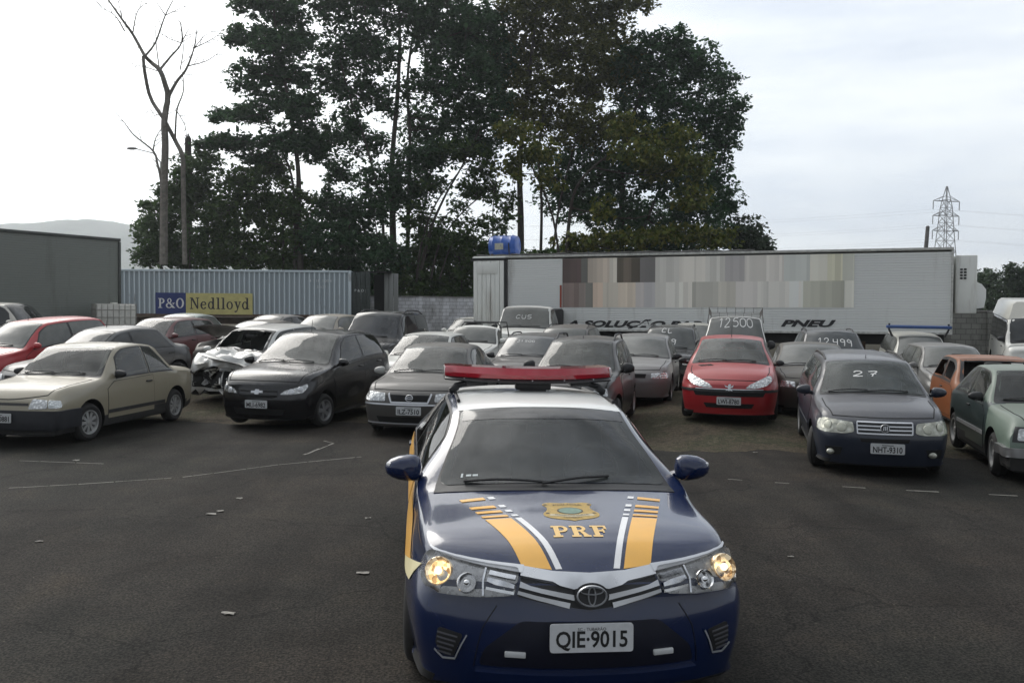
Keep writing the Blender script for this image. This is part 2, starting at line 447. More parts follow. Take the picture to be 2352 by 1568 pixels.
def handwriting(name, text, fmap, u0, v0, h, w, mat, parent, weight=0.02, gap=0.3, us=1.0):
    mb = MB(); x = u0; rnd = random.Random(len(text) + h)
    for ch in text:
        for st in STROKES[ch]:
            ln = smooth_outline([(x + p[0] * w, v0 + p[1] * h + rnd.uniform(-.02, .02) * h) for p in st], 4, False)
            strip([(p.x, p.y) for p in ln], weight, fmap, mb, 0.0115, us=us, step=0.03)
        x += w * (1 + gap)
    return mb.build(name, mat, parent)

def text_mesh(body, size, shear=0.0, bold=0.0, xs=1.0, spacing=1.0):
    """vertices and faces of sans lettering in the x,y plane, origin at the lower left"""
    cu = bpy.data.curves.new('lettering', 'FONT'); cu.body = body; cu.size = size; cu.shear = shear; cu.offset = bold; cu.space_character = spacing
    cu.resolution_u = 3
    ob = bpy.data.objects.new('lettering', cu); SC.collection.objects.link(ob)
    dg = bpy.context.evaluated_depsgraph_get(); me = bpy.data.meshes.new_from_object(ob.evaluated_get(dg))
    vs = [Vector((v.co.x * xs, v.co.y, 0)) for v in me.vertices]; fs = [list(p.vertices) for p in me.polygons]
    bpy.data.objects.remove(ob); bpy.data.curves.remove(cu); bpy.data.meshes.remove(me)
    return vs, fs
def lettering(name, body, size, M, mat, parent, shear=0.0, bold=0.0, xs=1.0, center=True, width=None, spacing=1.0, mb=None):
    vs, fs = text_mesh(body, size, shear, bold, xs, spacing)
    x0, x1 = min(v.x for v in vs), max(v.x for v in vs); y0, y1 = min(v.y for v in vs), max(v.y for v in vs)
    k = width / (x1 - x0) if width else 1.0
    vs = [Vector(((v.x - (x0 + x1) / 2 if center else v.x - x0) * k, v.y - (y0 + y1) / 2 if center else v.y, 0)) for v in vs]
    if mb is not None: mb.add([M @ v for v in vs], fs); return None
    return mesh_obj(name, [M @ v for v in vs], fs, mat, parent, smooth=False)
def poly_text(glyphs, M, mb, x, h, gap, mi=0):
    """letters drawn as boxes and bars: glyphs = list of (advance, [convex outlines in unit height])"""
    for adv, shapes in glyphs:
        for k, poly in enumerate(shapes):
            mb.add([M @ Vector((x + p[0] * h, p[1] * h, 0.0002 * k)) for p in poly], [list(range(len(poly)))], mi)
        x += (adv + gap) * h
    return x

def arc_band(cx, cy, rx, ry, a0, a1, w0, w1=None, n=10):
    """quads of a curved stroke; w0 thickness across at the side, w1 at the top and bottom"""
    w1 = w0 if w1 is None else w1; q = []; P = []
    for i in range(n + 1):
        a = R(a0 + (a1 - a0) * i / n); P.append(((cx + rx * math.cos(a), cy + ry * math.sin(a)), (cx + (rx - w0) * math.cos(a), cy + (ry - w1) * math.sin(a))))
    for i in range(n): q.append([P[i][0], P[i + 1][0], P[i + 1][1], P[i][1]])
    return q
def rc(x0, y0, x1, y1): return [(x0, y0), (x1, y0), (x1, y1), (x0, y1)]

# ------------------------------------------------------------------ the ground
def sstep(a, b, x):
    t = min(1, max(0, (x - a) / (b - a))); return t * t * (3 - 2 * t)
def ground_z(x, y):
    return 0.30 * sstep(16.5, 22, y) * sstep(-2.5, -6, x) + 0.17 * sstep(12.9, 15.4, y) * sstep(2.2, 3.2, x) * sstep(6.6, 4.8, x) * sstep(24, 20, y) + 0.2 * sstep(24, 30, y) * sstep(-6, -2, x)
# ------------------------------------------------------------------ cars
class Shape:
    """a car body: local x across, y back from the nose, z up"""
    def __init__(s, p):
        d = dict(L=4.0, W=0.82, H=1.45, zb=0.175, wb=2.45, fo=0.82, r=0.29, zn=0.74, zc=0.97, sc=1.0, sh=1.75, st=3.55, sb=3.92, zd=0.95, zt=0.8,
                 b1=0.90, b2=0.97, wr=0.56, wc=0.70, bow=0.2, bowr=0.15, kws=0.12, crown=0.05, side=0.05, nose=[(0.15, 0.07), (0.35, 0.015), (0.5, 0.0), (0.75, 0.06), (0.95, 0.1)],
                 wn=0.16, hood=0.55, crash=None, tail=0.0, shoulder=0.05, wdk=None)
        d.update(p); s.__dict__.update(d)
        L, H = s.L, s.H
        mid = ((s.sc + s.sh) / 2, (s.zc + H - 0.045) / 2 + 0.02)
        s.top0 = pchip([(-0.01, s.zn - 0.06), (0.05, s.zn), (0.3, s.zn + (s.zc - s.zn) * s.hood), (s.sc - 0.12, s.zc - 0.015), (s.sc, s.zc + 0.004), mid, (s.sh - 0.02, H - 0.055),
                        (s.sh + 0.15, H - 0.025), ((s.sh + s.st) / 2, H), (s.st - 0.25, H - 0.02), (s.st, H - 0.06), ((s.st + s.sb) / 2, (H - 0.06 + s.zd) / 2 + s.tail)] +
                       ([(s.sb, s.zd), (s.sb + 0.12, s.zd - 0.008), (L - 0.12, s.zd - 0.03)] if s.sb < L - 0.3 else [(s.sb, s.zd)]) + [(L + 0.01, s.zt)])
        wd = s.wdk if s.wdk else s.W - 0.14
        s.wtopf = pchip([(0, s.W - s.wn - 0.09), (0.25, s.W - 0.15), (0.6, s.W - 0.12), (s.sc, s.wc + 0.01), (s.sh + s.kws * .6, s.wr), ((s.sh + s.st) / 2, s.wr + 0.01), (s.st, s.wr - 0.03), (s.sb, wd - 0.02), (L, wd - 0.08)])
        s.wmaxf = pchip([(0, s.W - s.wn), (0.08, s.W - s.wn * .55), (0.3, s.W - 0.035), (0.7, s.W - 0.005), (1.2, s.W), (L - 0.8, s.W), (L - 0.25, s.W - 0.04), (L, s.W - 0.15)])
        s.beltf = pchip([(0, s.zn - 0.13), (0.3, s.zn + (s.zc - s.zn) * .5 - 0.12), (s.sc, s.zc - 0.11), (s.sc + 0.35, s.b1), (s.st - .2, s.b2), (s.sb, s.zd - 0.07), (L, s.zt - 0.06)])
        s.nosef = pchip(s.nose)
        s.kf = pchip([(0, 0), (0.35, 0), (s.sc, s.kws), (s.sh, s.kws), (s.sh + 0.7, 0), (L, 0)])
        s.crf = pchip([(0, 0.03), (s.sc - .1, s.crown), (s.sh, s.crown), (s.st, s.crown), (s.sb, s.crown * .8), (L, 0.03)])
    def top(s, t, y):
        k = s.kf(y); t = abs(t)
        return s.top0(y - k * t * t) - s.crf(y) * t ** 2.4
    def sect(s, y):
        """half section, bottom centre -> side -> top centre: (x, z)"""
        wt = s.wtopf(y); edge = s.top(1, y); belt = min(s.beltf(y), edge - 0.012); wm = s.wmaxf(y); zb = s.zb + (0.1 * max(0, 1 - (s.L - y) / .5))
        wbl = max(wt + 0.004, wm - s.shoulder - 0.01); zw = 0.56; P = [(0, zb), (wm * .5, zb), (wm - 0.07, zb), (wm - 0.035, zb + 0.015)]
        z0 = zb + 0.055; n = 10
        for i in range(n + 1):
            z = z0 + (belt - z0) * i / n
            if z < zw: x = wm - s.side * ((z - zw) / (z0 - zw)) ** 2
            else: x = wm - (wm - wbl) * ((z - zw) / max(0.05, belt - zw)) ** 2.0
            P.append((x, z))
        for i in range(1, 7):
            q = i / 7; P.append((wbl + (wt - wbl) * q + 0.014 * math.sin(math.pi * q), belt + (edge - belt) * q))
        ie = len(P); 
        for t in (1, .94, .86, .77, .67, .56, .45, .34, .23, .12, 0): P.append((wt * t, s.top(t, y)))
        Q = P[:]
        for i in (ie - 1, ie, ie + 1): Q[i] = tuple(P[i][k] * .5 + (P[i - 1][k] + P[i + 1][k]) * .25 for k in (0, 1))
        return Q
    def D(s, x, y, z):
        q = min(1.2, abs(x) / s.W); y0 = y
        y = y + s.bow * q ** 2.2 * max(0, 1 - y0 / 1.05) ** 2 + s.nosef(z) * max(0, 1 - y0 / .45) ** 2
        y = y - s.bowr * q ** 2.2 * max(0, 1 - (s.L - y0) / .9) ** 2
        v = Vector((x, y, z))
        return s.crash(v) if s.crash else v
    def body(s, holes=None):
        ys = sorted(set([round(v, 4) for v in list(np.linspace(0, .3, 8)) + list(np.linspace(.3, s.sc - .15, 7)) + list(np.linspace(s.sc - .15, s.sc + .15, 7)) + list(np.linspace(s.sc + .15, s.sh + .2, 20)) +
                         list(np.linspace(s.sh + .2, s.st - .2, 12)) + list(np.linspace(s.st - .2, min(s.sb + .12, s.L), 10)) + list(np.linspace(min(s.sb + .12, s.L - .1), s.L, 7))]))
        vs = []; fs = []; rings = []; tagm = {}
        for y in ys:
            h = s.sect(y); m = len(h)
            ring = [len(vs) + i for i in range(2 * m - 2)]
            vs += [s.D(x, y, z) for x, z in h] + [s.D(-x, y, z) for x, z in h[1:-1][::-1]]
            rings.append(ring)
        n = len(rings[0])
        for a, b in zip(rings, rings[1:]):
            for i in range(n): fs.append([a[i], a[(i + 1) % n], b[(i + 1) % n], b[i]]); tagm[len(fs) - 1] = (i, n)
        for ring, y, flip in ((rings[0], ys[0], False), (rings[-1], ys[-1], True)):
            h = s.sect(y); m = len(h); nt = 9; rows = []
            for i in range(1, m - 1):
                row = [ring[2 * m - 2 - i]]
                for k in range(1, nt):
                    x = h[i][0] * (2 * k / nt - 1); vs.append(s.D(x, y, h[i][1])); row.append(len(vs) - 1)
                row.append(ring[i]); rows.append(row)
            for r1, r2 in zip(rows, rows[1:]):
                for k in range(nt): f = [r1[k], r1[k + 1], r2[k + 1], r2[k]]; fs.append(f[::-1] if flip else f)
            for k in range(nt):
                f = [ring[0], rows[0][k + 1], rows[0][k]]; fs.append(f[::-1] if flip else f)
                f = [ring[m - 1], rows[-1][k], rows[-1][k + 1]]; fs.append(f[::-1] if flip else f)
        bm = bmesh.new(); B = [bm.verts.new(v) for v in vs]
        ryy = {}
        for ring, y in zip(rings, ys):
            for i in ring: ryy[i] = y
        m = len(s.sect(1.0)); ib = 4 + 11 - 1; ie = ib + 6 + 1          # belt and roof-edge points of the half section
        for k, f in enumerate(fs):
            try: bf = bm.faces.new([B[i] for i in f])
            except ValueError: continue
            if holes and k in tagm:
                i = tagm[k][0]; i0 = i if i < m - 1 else 2 * m - 2 - i - 1; yc = sum(ryy[q] for q in f) / 4
                if ib <= i0 < ie:
                    q_ = (i0 - ib + .5) / 7
                    if any(inside((yc, q_ * .45), h) for h in holes['side']): bf.material_index = 3
                elif i0 >= ie:
                    T = (1, .94, .86, .77, .67, .56, .45, .34, .23, .12, 0); t_ = (T[i0 - ie] + T[i0 - ie + 1]) / 2
                    if any(inside((t_ * .7 * sg_, yc - s.kws * t_ * t_ if fr_ else yc), h) for h, fr_ in holes['top'] for sg_ in (1,)): bf.material_index = 3
        bmesh.ops.recalc_face_normals(bm, faces=bm.faces); bm.verts.index_update()
        s.bvh = BVHTree.FromBMesh(bm)
        me = bpy.data.meshes.new('body'); bm.to_mesh(me); bm.free(); return me
    # surface maps
    def near(s, p):
        c, n, _, _ = s.bvh.find_nearest(p); return c, n
    def m_top(s, t, y): return s.near(s.D(t * s.wtopf(y), y + s.kf(y) * 0, s.top(t, y)))
    def m_ws(s, t, y):
        """windscreen: y counted on the centre line, the sides swept back"""
        yy = y + s.kws * t * t; return s.near(s.D(t * s.wtopf(yy), yy, s.top(t, yy)))
    def m_side(s, sg):
        def f(y, q):
            wt = s.wtopf(y); edge = s.top(1, y); belt = min(s.beltf(y), edge - .012); wb = max(wt + .004, s.wmaxf(y) - s.shoulder - .01)
            return s.near(s.D(sg * (wb + (wt - wb) * q + 0.014 * math.sin(math.pi * q)), y, belt + (edge - belt) * q))
        return f
    def m_flank(s, sg):
        def f(y, z):
            c, n, _, _ = s.bvh.ray_cast(Vector((sg * 3, y, z)), Vector((-sg, 0, 0)))
            return (c, n) if c is not None else s.near(Vector((sg * s.W, y, z)))
        return f
    def m_front(s, u, z):
        c, n, _, _ = s.bvh.ray_cast(Vector((0, 1.2, z)), Vector((u, -1.2, 0)).normalized())
        return (c, n if n.dot(Vector((u, -1.2, 0))) > 0 else -n) if c is not None else s.near(Vector((u, 0, z)))
    def m_down(s, x, y):
        c, n, _, _ = s.bvh.ray_cast(Vector((x, y, 4)), Vector((0, 0, -1)))
        return (c, n) if c is not None else s.near(Vector((x, y, 1)))

WHEELS = {}
def wheel_mesh(r, kind):
    key = (round(r, 3), kind)
    if key in WHEELS: return WHEELS[key]
    w = 0.175; rr = r * 0.64; t = MB()
    t.lathe([(-w / 2 + .02, rr - .012), (-w / 2, rr + .012), (-w / 2 - .004, r * .82), (-w / 2 + .016, r - .02), (-w / 2 + .05, r - .002), (-.03, r), (-.026, r - .008), (-.018, r - .008), (-.014, r), (.014, r), (.018, r - .008), (.026, r - .008), (.03, r), (w / 2 - .05, r - .002), (w / 2 - .016, r - .02), (w / 2 + .004, r * .82), (w / 2, rr + .012), (w / 2 - .02, rr - .012)], 36)
    m = MB()
    m.lathe([(w / 2 - .03, rr), (w / 2 - .002, rr), (w / 2 - .006, rr - .018), (w / 2 - .035, rr - .03), (w / 2 - .07, rr - .035)], 36, 0)
    m.lathe([(w / 2 - .07, rr), (w / 2 - .072, 0.0)], 36, 1)
    m.lathe([(-w / 2, rr), (-w / 2 + .01, 0.0)], 24, 1)
    nsp = {'alloy': 5, 'cap': 9, 'steel': 8}[kind]
    if kind == 'steel':
        m.lathe([(w / 2 - .06, rr - .01), (w / 2 - .035, rr * .72), (w / 2 - .03, rr * .5), (w / 2 - .045, rr * .34), (w / 2 - .02, rr * .2), (w / 2 - .02, 0)], 30, 0)
    else:
        for k in range(nsp):
            a = 2 * math.pi * k / nsp; M = Matrix.Rotation(a, 3, 'X'); ww = .036 if kind == 'alloy' else .022
            o = [(-ww * .8, rr * .15), (ww * .8, rr * .15), (ww * 1.25, rr * .97), (-ww * 1.25, rr * .97)]
            vs = [M @ Vector((w / 2 - .03 + .012 * (1 - abs(z - rr * .5) / rr), y, z)) for y, z in o] + [M @ Vector((w / 2 - .07, y, z)) for y, z in o]
            m.add(vs, [[0, 1, 2, 3], [0, 4, 5, 1], [1, 5, 6, 2], [3, 2, 6, 7], [0, 3, 7, 4]], 0)
        m.lathe([(w / 2 - .04, rr * .27), (w / 2 - .018, rr * .25), (w / 2 - .012, rr * .1), (w / 2 - .012, 0)], 20, 0)
    a = bpy.data.meshes.new('tyre'); a.from_pydata([tuple(v) for v in t.v], [], t.f); a.materials.append(RUBBER)
    b = bpy.data.meshes.new('wheel'); b.from_pydata([tuple(v) for v in m.v], [], m.f); b.materials.append(ALLOY if kind == 'alloy' else HUBCAP); b.materials.append(GAP)
    b.polygons.foreach_set('material_index', m.m)
    for me in (a, b): me.polygons.foreach_set('use_smooth', [True] * len(me.polygons)); me.set_sharp_from_angle(angle=R(35))
    WHEELS[key] = (a, b); return a, b

def plate_part(parent, p, w, h, text, top_text=None, mat=None, tilt=0.0):
    """a number plate facing -y, centre p"""
    M = Matrix.Translation(p) @ Matrix.Rotation(tilt, 4, 'X')
    mb = MB(); o = [(v.x, v.y) for v in rounded([(-w / 2, -h / 2), (w / 2, -h / 2), (w / 2, h / 2), (-w / 2, h / 2)], .016, 3)]
    MM = M @ Matrix.Rotation(R(90), 4, 'X')
    mb.prism(o, 0.012, 0, MM @ Matrix.Translation((0, 0, -0.006)))
    pl = mb.build('number_plate', mat or PLATE, parent, False)
    if text:
        tb = MB(); T = MM @ Matrix.Translation((0, -h * .09, 0.0075))
        lettering('plate_lettering', text, h * .80, T, INK, pl, width=w * .86, mb=tb, bold=0.0022)
        if top_text: lettering('plate_lettering', top_text, h * .15, MM @ Matrix.Translation((0, h * .33, 0.0075)), INK, pl, width=w * .34, mb=tb)
        else: tb.box(MM @ Vector((0, h * .34, 0.007)), (w * .34, .001, h * .07))
        tb.build('plate_lettering', INK, pl, False)
    return pl

def ring_mesh(mb, M, rx, ry, w, n=32, mi=0, h=0.006):
    """an oval ring lying in x,y of M"""
    o = []
    for k in range(n):
        a = 2 * math.pi * k / n; o.append((math.cos(a), math.sin(a)))
    vs = [M @ Vector((rx * c, ry * q, 0)) for c, q in o] + [M @ Vector(((rx - w) * c, (ry - w) * q, 0)) for c, q in o] + \
         [M @ Vector(((rx - w / 2) * c, (ry - w / 2) * q, h)) for c, q in o]
    fs = []
    for k in range(n):
        j = (k + 1) % n; fs += [[k, j, 2 * n + j, 2 * n + k], [2 * n + k, 2 * n + j, n + j, n + k]]
    mb.add(vs, fs, mi)

def emblem_part(kind, p, nrm, parent):
    """the maker's badge on the nose"""
    z = Vector(nrm).normalized(); x = Vector((1, 0, 0)); x = (x - z * x.dot(z)).normalized(); y = z.cross(x)
    M = Matrix(((x.x, y.x, z.x, p.x), (x.y, y.y, z.y, p.y), (x.z, y.z, z.z, p.z), (0, 0, 0, 1)))
    mb = MB(); mats = [SILVER, BLACK]
    if kind == 'bowtie':
        mb.prism([(-.105, -.022), (-.042, -.022), (-.032, -.042), (.032, -.042), (.04, -.016), (.105, -.016), (.105, .022), (.042, .022), (.032, .042), (-.032, .042), (-.04, .016), (-.105, .016)], .012, 0, M)
        mats = [SILVER, BLACK]
    elif kind == 'round':
        ring_mesh(mb, M, .056, .056, .012, h=.008); mb.prism([(.046 * math.cos(k * .524), .046 * math.sin(k * .524)) for k in range(12)], .003, 1, M)
        for k in range(3): mb.prism([(-.024 + k * .02, -.026), (-.016 + k * .02, -.026), (-.008 + k * .02, .026), (-.016 + k * .02, .026)], .006, 0, M)
    elif kind == 'ring_bar':
        ring_mesh(mb, M, .062, .056, .012, h=.008)
        mb.prism([(-.062, -.006), (-.01, .01), (.062, .01), (.062, .018), (-.02, .018), (-.062, .004)], .007, 0, M)
        mb.prism([(-.062, -.02), (.02, -.02), (.062, -.006), (.062, .002), (.014, -.011), (-.062, -.011)], .006, 0, M)
    elif kind == 'lion':
        for o in ([(-.012, -.055), (.02, -.05), (.028, -.01), (.022, .03), (.034, .05), (.012, .062), (-.012, .05), (-.02, .01)],
                  [(-.02, .02), (-.06, .03), (-.075, .05), (-.062, .012), (-.02, .0)], [(.026, .02), (.05, .028), (.07, .05), (.064, .006), (.026, -.004)],
                  [(-.012, -.03), (-.045, -.03), (-.055, -.055), (-.03, -.045), (-.012, -.05)], [(.02, -.03), (.045, -.035), (.06, -.06), (.03, -.05), (.02, -.05)]):
            mb.prism(o, .01, 0, M)
    elif kind == 'ovals':
        ring_mesh(mb, M, .078, .054, .010, h=.012); ring_mesh(mb, M @ Matrix.Translation((0, .024, .001)), .060, .021, .008, h=.012)
        ring_mesh(mb, M @ Matrix.Translation((0, 0, .002)), .022, .047, .008, h=.012)
        mb.prism([(.088 * math.cos(k * .21), .064 * math.sin(k * .21)) for k in range(30)], .002, 1, M @ Matrix.Translation((0, 0, -.006)))
    return mb.build('emblem', mats, parent, True, 30)

def tub_mirror(mb, p, sg, sx=.11, sy=.06, sz=.075, mi=0):
    """mirror shell: fat end outward, flat behind"""
    vs = []; fs = []; nu, nv = 14, 8
    for j in range(nv + 1):
        a = math.pi * j / nv
        for i in range(nu):
            b = 2 * math.pi * i / nu
            cx_, cy_, cz = math.sin(a) * math.cos(b), math.cos(a), math.sin(a) * math.sin(b)
            x = sx * math.copysign(abs(cx_) ** .8, cx_); z = sz * math.copysign(abs(cz) ** .7, cz) * (1 - .30 * cx_ * sg); y = -sy * max(cy_, -0.35)
            vs.append(Vector((x, y, z)) + Vector(p))
    for j in range(nv):
        for i in range(nu): fs.append([j * nu + i, j * nu + (i + 1) % nu, (j + 1) * nu + (i + 1) % nu, (j + 1) * nu + i])
    mb.add(vs, fs, mi)

def clear_glass(name, dust=.15, dustcol=(.24, .245, .225), tint=(.55, .62, .60)):
    """see-through car glass under a patchy film of dust"""
    if name in MATS: return MATS[name]
    m, t, nn, p = nodes(name)
    n1 = nnoise(t, 1.7, 6, .6); n2 = nnoise(t, 12, 4, .6); pr = nramp(t, n1.outputs['Fac'], [(.32, (.3, .3, .3)), (.68, (1, 1, 1))])
    k = nmath(t, 'MULTIPLY', nmath(t, 'ADD', pr.outputs[0], nmath(t, 'MULTIPLY', n2.outputs['Fac'], .3)), dust)
    tr = nn.new('ShaderNodeBsdfTransparent'); tr.inputs[0].default_value = (*tint, 1); gs = nn.new('ShaderNodeBsdfGlossy'); gs.inputs['Roughness'].default_value = .03
    fr = nn.new('ShaderNodeFresnel'); fr.inputs[0].default_value = 1.52; df = nn.new('ShaderNodeBsdfDiffuse'); df.inputs[0].default_value = (*dustcol, 1)
    a = nn.new('ShaderNodeMixShader'); b = nn.new('ShaderNodeMixShader')
    t.links.new(k, a.inputs[0]); t.links.new(tr.outputs[0], a.inputs[1]); t.links.new(df.outputs[0], a.inputs[2])
    t.links.new(fr.outputs[0], b.inputs[0]); t.links.new(a.outputs[0], b.inputs[1]); t.links.new(gs.outputs[0], b.inputs[2]); t.links.new(b.outputs[0], nn['Material Output'].inputs[0])
    MATS[name] = m; return m
SEAT = plain('seat_cloth', (.055, .054, .052), .9, var=.2); DASH = plain('dashboard_plastic', (.035, .035, .034), .6, var=.2)
def interior(S, root, C):
    """dashboard, wheel and seats seen through the glass"""
    w = S.wc - .06; zc = S.zc; z0 = S.zb + .16; seat = C.get('seat', SEAT); y0 = S.sc + .20
    m = MB(); vs = []; prof = [(0.05, zc - .03), (.22, zc - .015), (.42, zc - .05), (.50, zc - .12), (.46, zc - .30), (.40, z0)]
    for x in np.linspace(-1, 1, 11):
        for y, z in prof: vs.append((x * w, y0 + y + .10 * x * x, z + .02 * math.exp(-((x - .45) / .25) ** 2) * (y > .1)))
    n = len(prof); m.add(vs, [[i * n + k, (i + 1) * n + k, (i + 1) * n + k + 1, i * n + k + 1] for i in range(10) for k in range(n - 1)]); m.build('dashboard', DASH, root)
    m = MB(); Mx = Matrix.Translation((.36, y0 + .60, zc - .02)) @ Matrix.Rotation(R(62), 4, 'X'); pts = [Mx @ Vector((.185 * math.cos(k * .2618), .185 * math.sin(k * .2618), 0)) for k in range(25)]
    m.tube(pts, .014, 6, cap=False); m.tube([Mx @ Vector((-.18, 0, 0)), Mx @ Vector((0, 0, -.03)), Mx @ Vector((.18, 0, 0))], .016, 6); m.tube([Mx @ Vector((0, 0, -.02)), Mx @ Vector((0, 0, -.22))], .025, 6); m.build('steering_wheel', DASH, root)
    for x in (-.36, .36):
        m = MB(); yb = y0 + 1.22; T = Matrix.Rotation(R(-14), 3, 'X')
        m.box((x, yb - .22, z0 + .24), (.50, .54, .16), 0, None, .05); m.box((x, yb + .10, z0 + .56), (.48, .13, .60), 0, T, .05); m.box((x, yb + .19, z0 + .95), (.25, .09, .17), 0, T, .035)
        for q in (-.05, .05): m.tube([(x + q, yb + .17, z0 + .80), (x + q, yb + .19, z0 + .9)], .008, 5)
        m.build('front_seat', seat, root)
    yr = min(S.fo + S.wb - .12, S.st - .25)
    m = MB(); m.box((0, yr - .22, z0 + .22), (w * 1.75, .5, .18), 0, None, .05); m.box((0, yr + .10, z0 + .50), (w * 1.72, .14, .55), 0, Matrix.Rotation(R(-16), 3, 'X'), .05)
    for x in (-.33, .33): m.box((x, yr + .19, z0 + .84), (.24, .09, .14), 0, Matrix.Rotation(R(-16), 3, 'X'), .03)
    m.build('rear_seat', seat, root)
    c, n_ = S.m_ws(0, S.sh - .13); m = MB(); m.box(c - n_ * .06 + Vector((0, .03, -.03)), (.23, .035, .065), 0, None, .014); m.tube([c - n_ * .008, c - n_ * .06 + Vector((0, .03, 0))], .01, 5); m.build('rear_view_mirror', BLACK, root)

def build_car(name, label, cat, P, C, loc, yaw, group='cars parked in the yard', tilt=0.0):
    """P: body shape; C: colours and fittings"""
    S = Shape(P); g0 = ground_z(loc[0], loc[1]); bx, by = math.sin(yaw), math.cos(yaw)
    zf = ground_z(loc[0] + bx * S.fo, loc[1] + by * S.fo); zr = ground_z(loc[0] + bx * (S.fo + S.wb), loc[1] + by * (S.fo + S.wb))
    slope = (zr - zf) / S.wb
    root = empty(name, (loc[0], loc[1], zf - slope * S.fo + C.get('dz', 0)))
    root.rotation_euler = (math.atan(slope), R(C.get('roll', 0)), -yaw); tag(root, label, cat, group)
    col = C['paint']; gl = C.get('glass', GLASS); trim = C.get('trim', TRIM)
    a_, b_ = S.sc + C.get('ws0', .05), S.sh - .02; tw_ = C.get('tw', .93); op = C.get('open', False)
    WS = rounded([(x * .7, y) for x, y in [(-tw_, a_), (tw_, a_), (tw_, b_), (-tw_, b_)]], .07)
    s0_ = S.sc + .38 + C.get('s0', 0); sB_ = C.get('bp', S.sc + (S.st - S.sc) * .58); sC_ = C.get('cp', (S.st + S.sb) / 2 + .02); stx_ = S.st + C.get('stx', -.02) - .06
    SW = [[(s0_, .04), (sB_ - .03, .04), (sB_ - .045, .90), (S.sh + .16, .90), (S.sh - .08, .8)]]
    if C.get('third'): SW += [[(sB_ + .03, .04), (C['third'] - .02, .04), (C['third'] - .04, .9), (sB_ + .015, .9)], [(C['third'] + .03, .04), (sC_, .04), (stx_, .9), (C['third'] + .01, .9)]]
    else: SW += [[(sB_ + .03, .04), (sC_, .04), (stx_, .90), (sB_ + .015, .90)]]
    SW = [[(y, q * .45) for y, q in o] for o in SW]
    rb_ = min(S.sb, S.L - .06) - .05; RW = rounded([(-.56, S.st + .035), (.56, S.st + .035), (.58, rb_), (-.58, rb_)], .05)
    holes = dict(side=[shrink(o, .02) for o in SW], top=[(shrink(WS, .035), True), (shrink(RW, .02), False)]) if op else None
    me = S.body(holes); me.materials.append(col); me.materials.append(GAP); me.materials.append(trim)
    me.materials.append(GAP)
    if C.get('pale_zone'): me.materials.append(C['pale_zone'])
    body = link(bpy.data.objects.new('body', me), root)
    # wheel arches
    cut = MB()
    for y in (S.fo, S.fo + S.wb):
        for sg in (-1, 1):
            n = 28; base = [(S.r + .052) * math.cos(2 * math.pi * k / n) for k in range(n)]; bz = [(S.r + .052) * math.sin(2 * math.pi * k / n) for k in range(n)]
            vs = [(sg * (S.W - .34), y + a, S.r + .012 + b) for a, b in zip(base, bz)] + [(sg * (S.W + .1), y + a, S.r + .012 + b) for a, b in zip(base, bz)]
            fs = [list(range(n)), list(range(n, 2 * n))[::-1]] + [[i, n + i, n + (i + 1) % n, (i + 1) % n] for i in range(n)]
            if sg < 0: fs = [f[::-1] for f in fs]
            cut.add(vs, [f[::-1] for f in fs], 1)
    co = cut.build('arch_cutter', [col, GAP], None, False)
    mod = body.modifiers.new('arches', 'BOOLEAN'); mod.operation = 'DIFFERENCE'; mod.object = co; mod.solver = 'EXACT'
    root.rotation_euler, keep_r = (0, 0, 0), root.rotation_euler.copy(); keep_l = root.location.copy(); root.location = (0, 0, 0)
    dg = bpy.context.evaluated_depsgraph_get(); dg.update()
    nm = bpy.data.meshes.new_from_object(body.evaluated_get(dg)); body.modifiers.clear()
    if len(nm.polygons) > 500: body.data = nm
    if op:
        bm = bmesh.new(); bm.from_mesh(body.data); bmesh.ops.delete(bm, geom=[f for f in bm.faces if f.material_index == 3], context='FACES'); bm.to_mesh(body.data); bm.free()
        interior(S, root, C)
    bpy.data.objects.remove(co); root.rotation_euler = keep_r; root.location = keep_l
    me = body.data; sills = C.get('sill', 0.0); two = C.get('pale_zone')
    for p in me.polygons:
        p.use_smooth = True
        if p.material_index == 0:
            z = p.center.z; yn = p.center.y
            if z < S.zb + .035: p.material_index = 1
            elif z < sills: p.material_index = 2
            elif two and (yn < S.sc + .02 or z > S.b1 + .03) and not (yn > S.st + .02): p.material_index = 4
    me.set_sharp_from_angle(angle=R(42))
    # wheels
    tm, wm = wheel_mesh(S.r, C.get('wheel', 'cap'))
    for y in (S.fo, S.fo + S.wb):
        for sg in (-1, 1):
            if (sg, y > 2) in C.get('no_wheel', ()): continue
            w = link(bpy.data.objects.new('wheel', wm), root); w.location = (sg * (S.W - .105), y, S.r)
            steer = C.get('steer', 0) if y < 2 else 0
            w.rotation_euler = (0.3 * y, 0, (0 if sg > 0 else math.pi) + R(steer))
            link(bpy.data.objects.new('tyre', tm), w)
    # glass
    if C.get('windscreen', True):
        a, b, tw = a_, b_, tw_
        if C.get('wsglass', gl) is not None:
            ws = patch('windscreen', WS, lambda u, v: S.m_ws(u / .7, v), C.get('wsglass', gl), root, .0075, .006, .07)
        sur = patch('windscreen_surround', rounded([(x * .7, y) for x, y in [(-tw - .03, a - .05), (tw + .03, a - .05), (tw + .02, b + .035), (-tw - .02, b + .035)]], .06), lambda u, v: S.m_ws(u / .7, v), BLACK, root, .003, .01, .07, hole=shrink(WS, .055) if op else None)
        if C.get('writing'):
            for (txt, t0, y0, h, w_, *gp) in C['writing']:
                handwriting('marker_writing', txt, lambda u, v, y0=y0: S.m_ws(u / .7, y0 + v * .8), t0, 0, h, w_, CHALK, ws, C.get('pen', .02), *(gp or [.3]))
        mbw = MB()
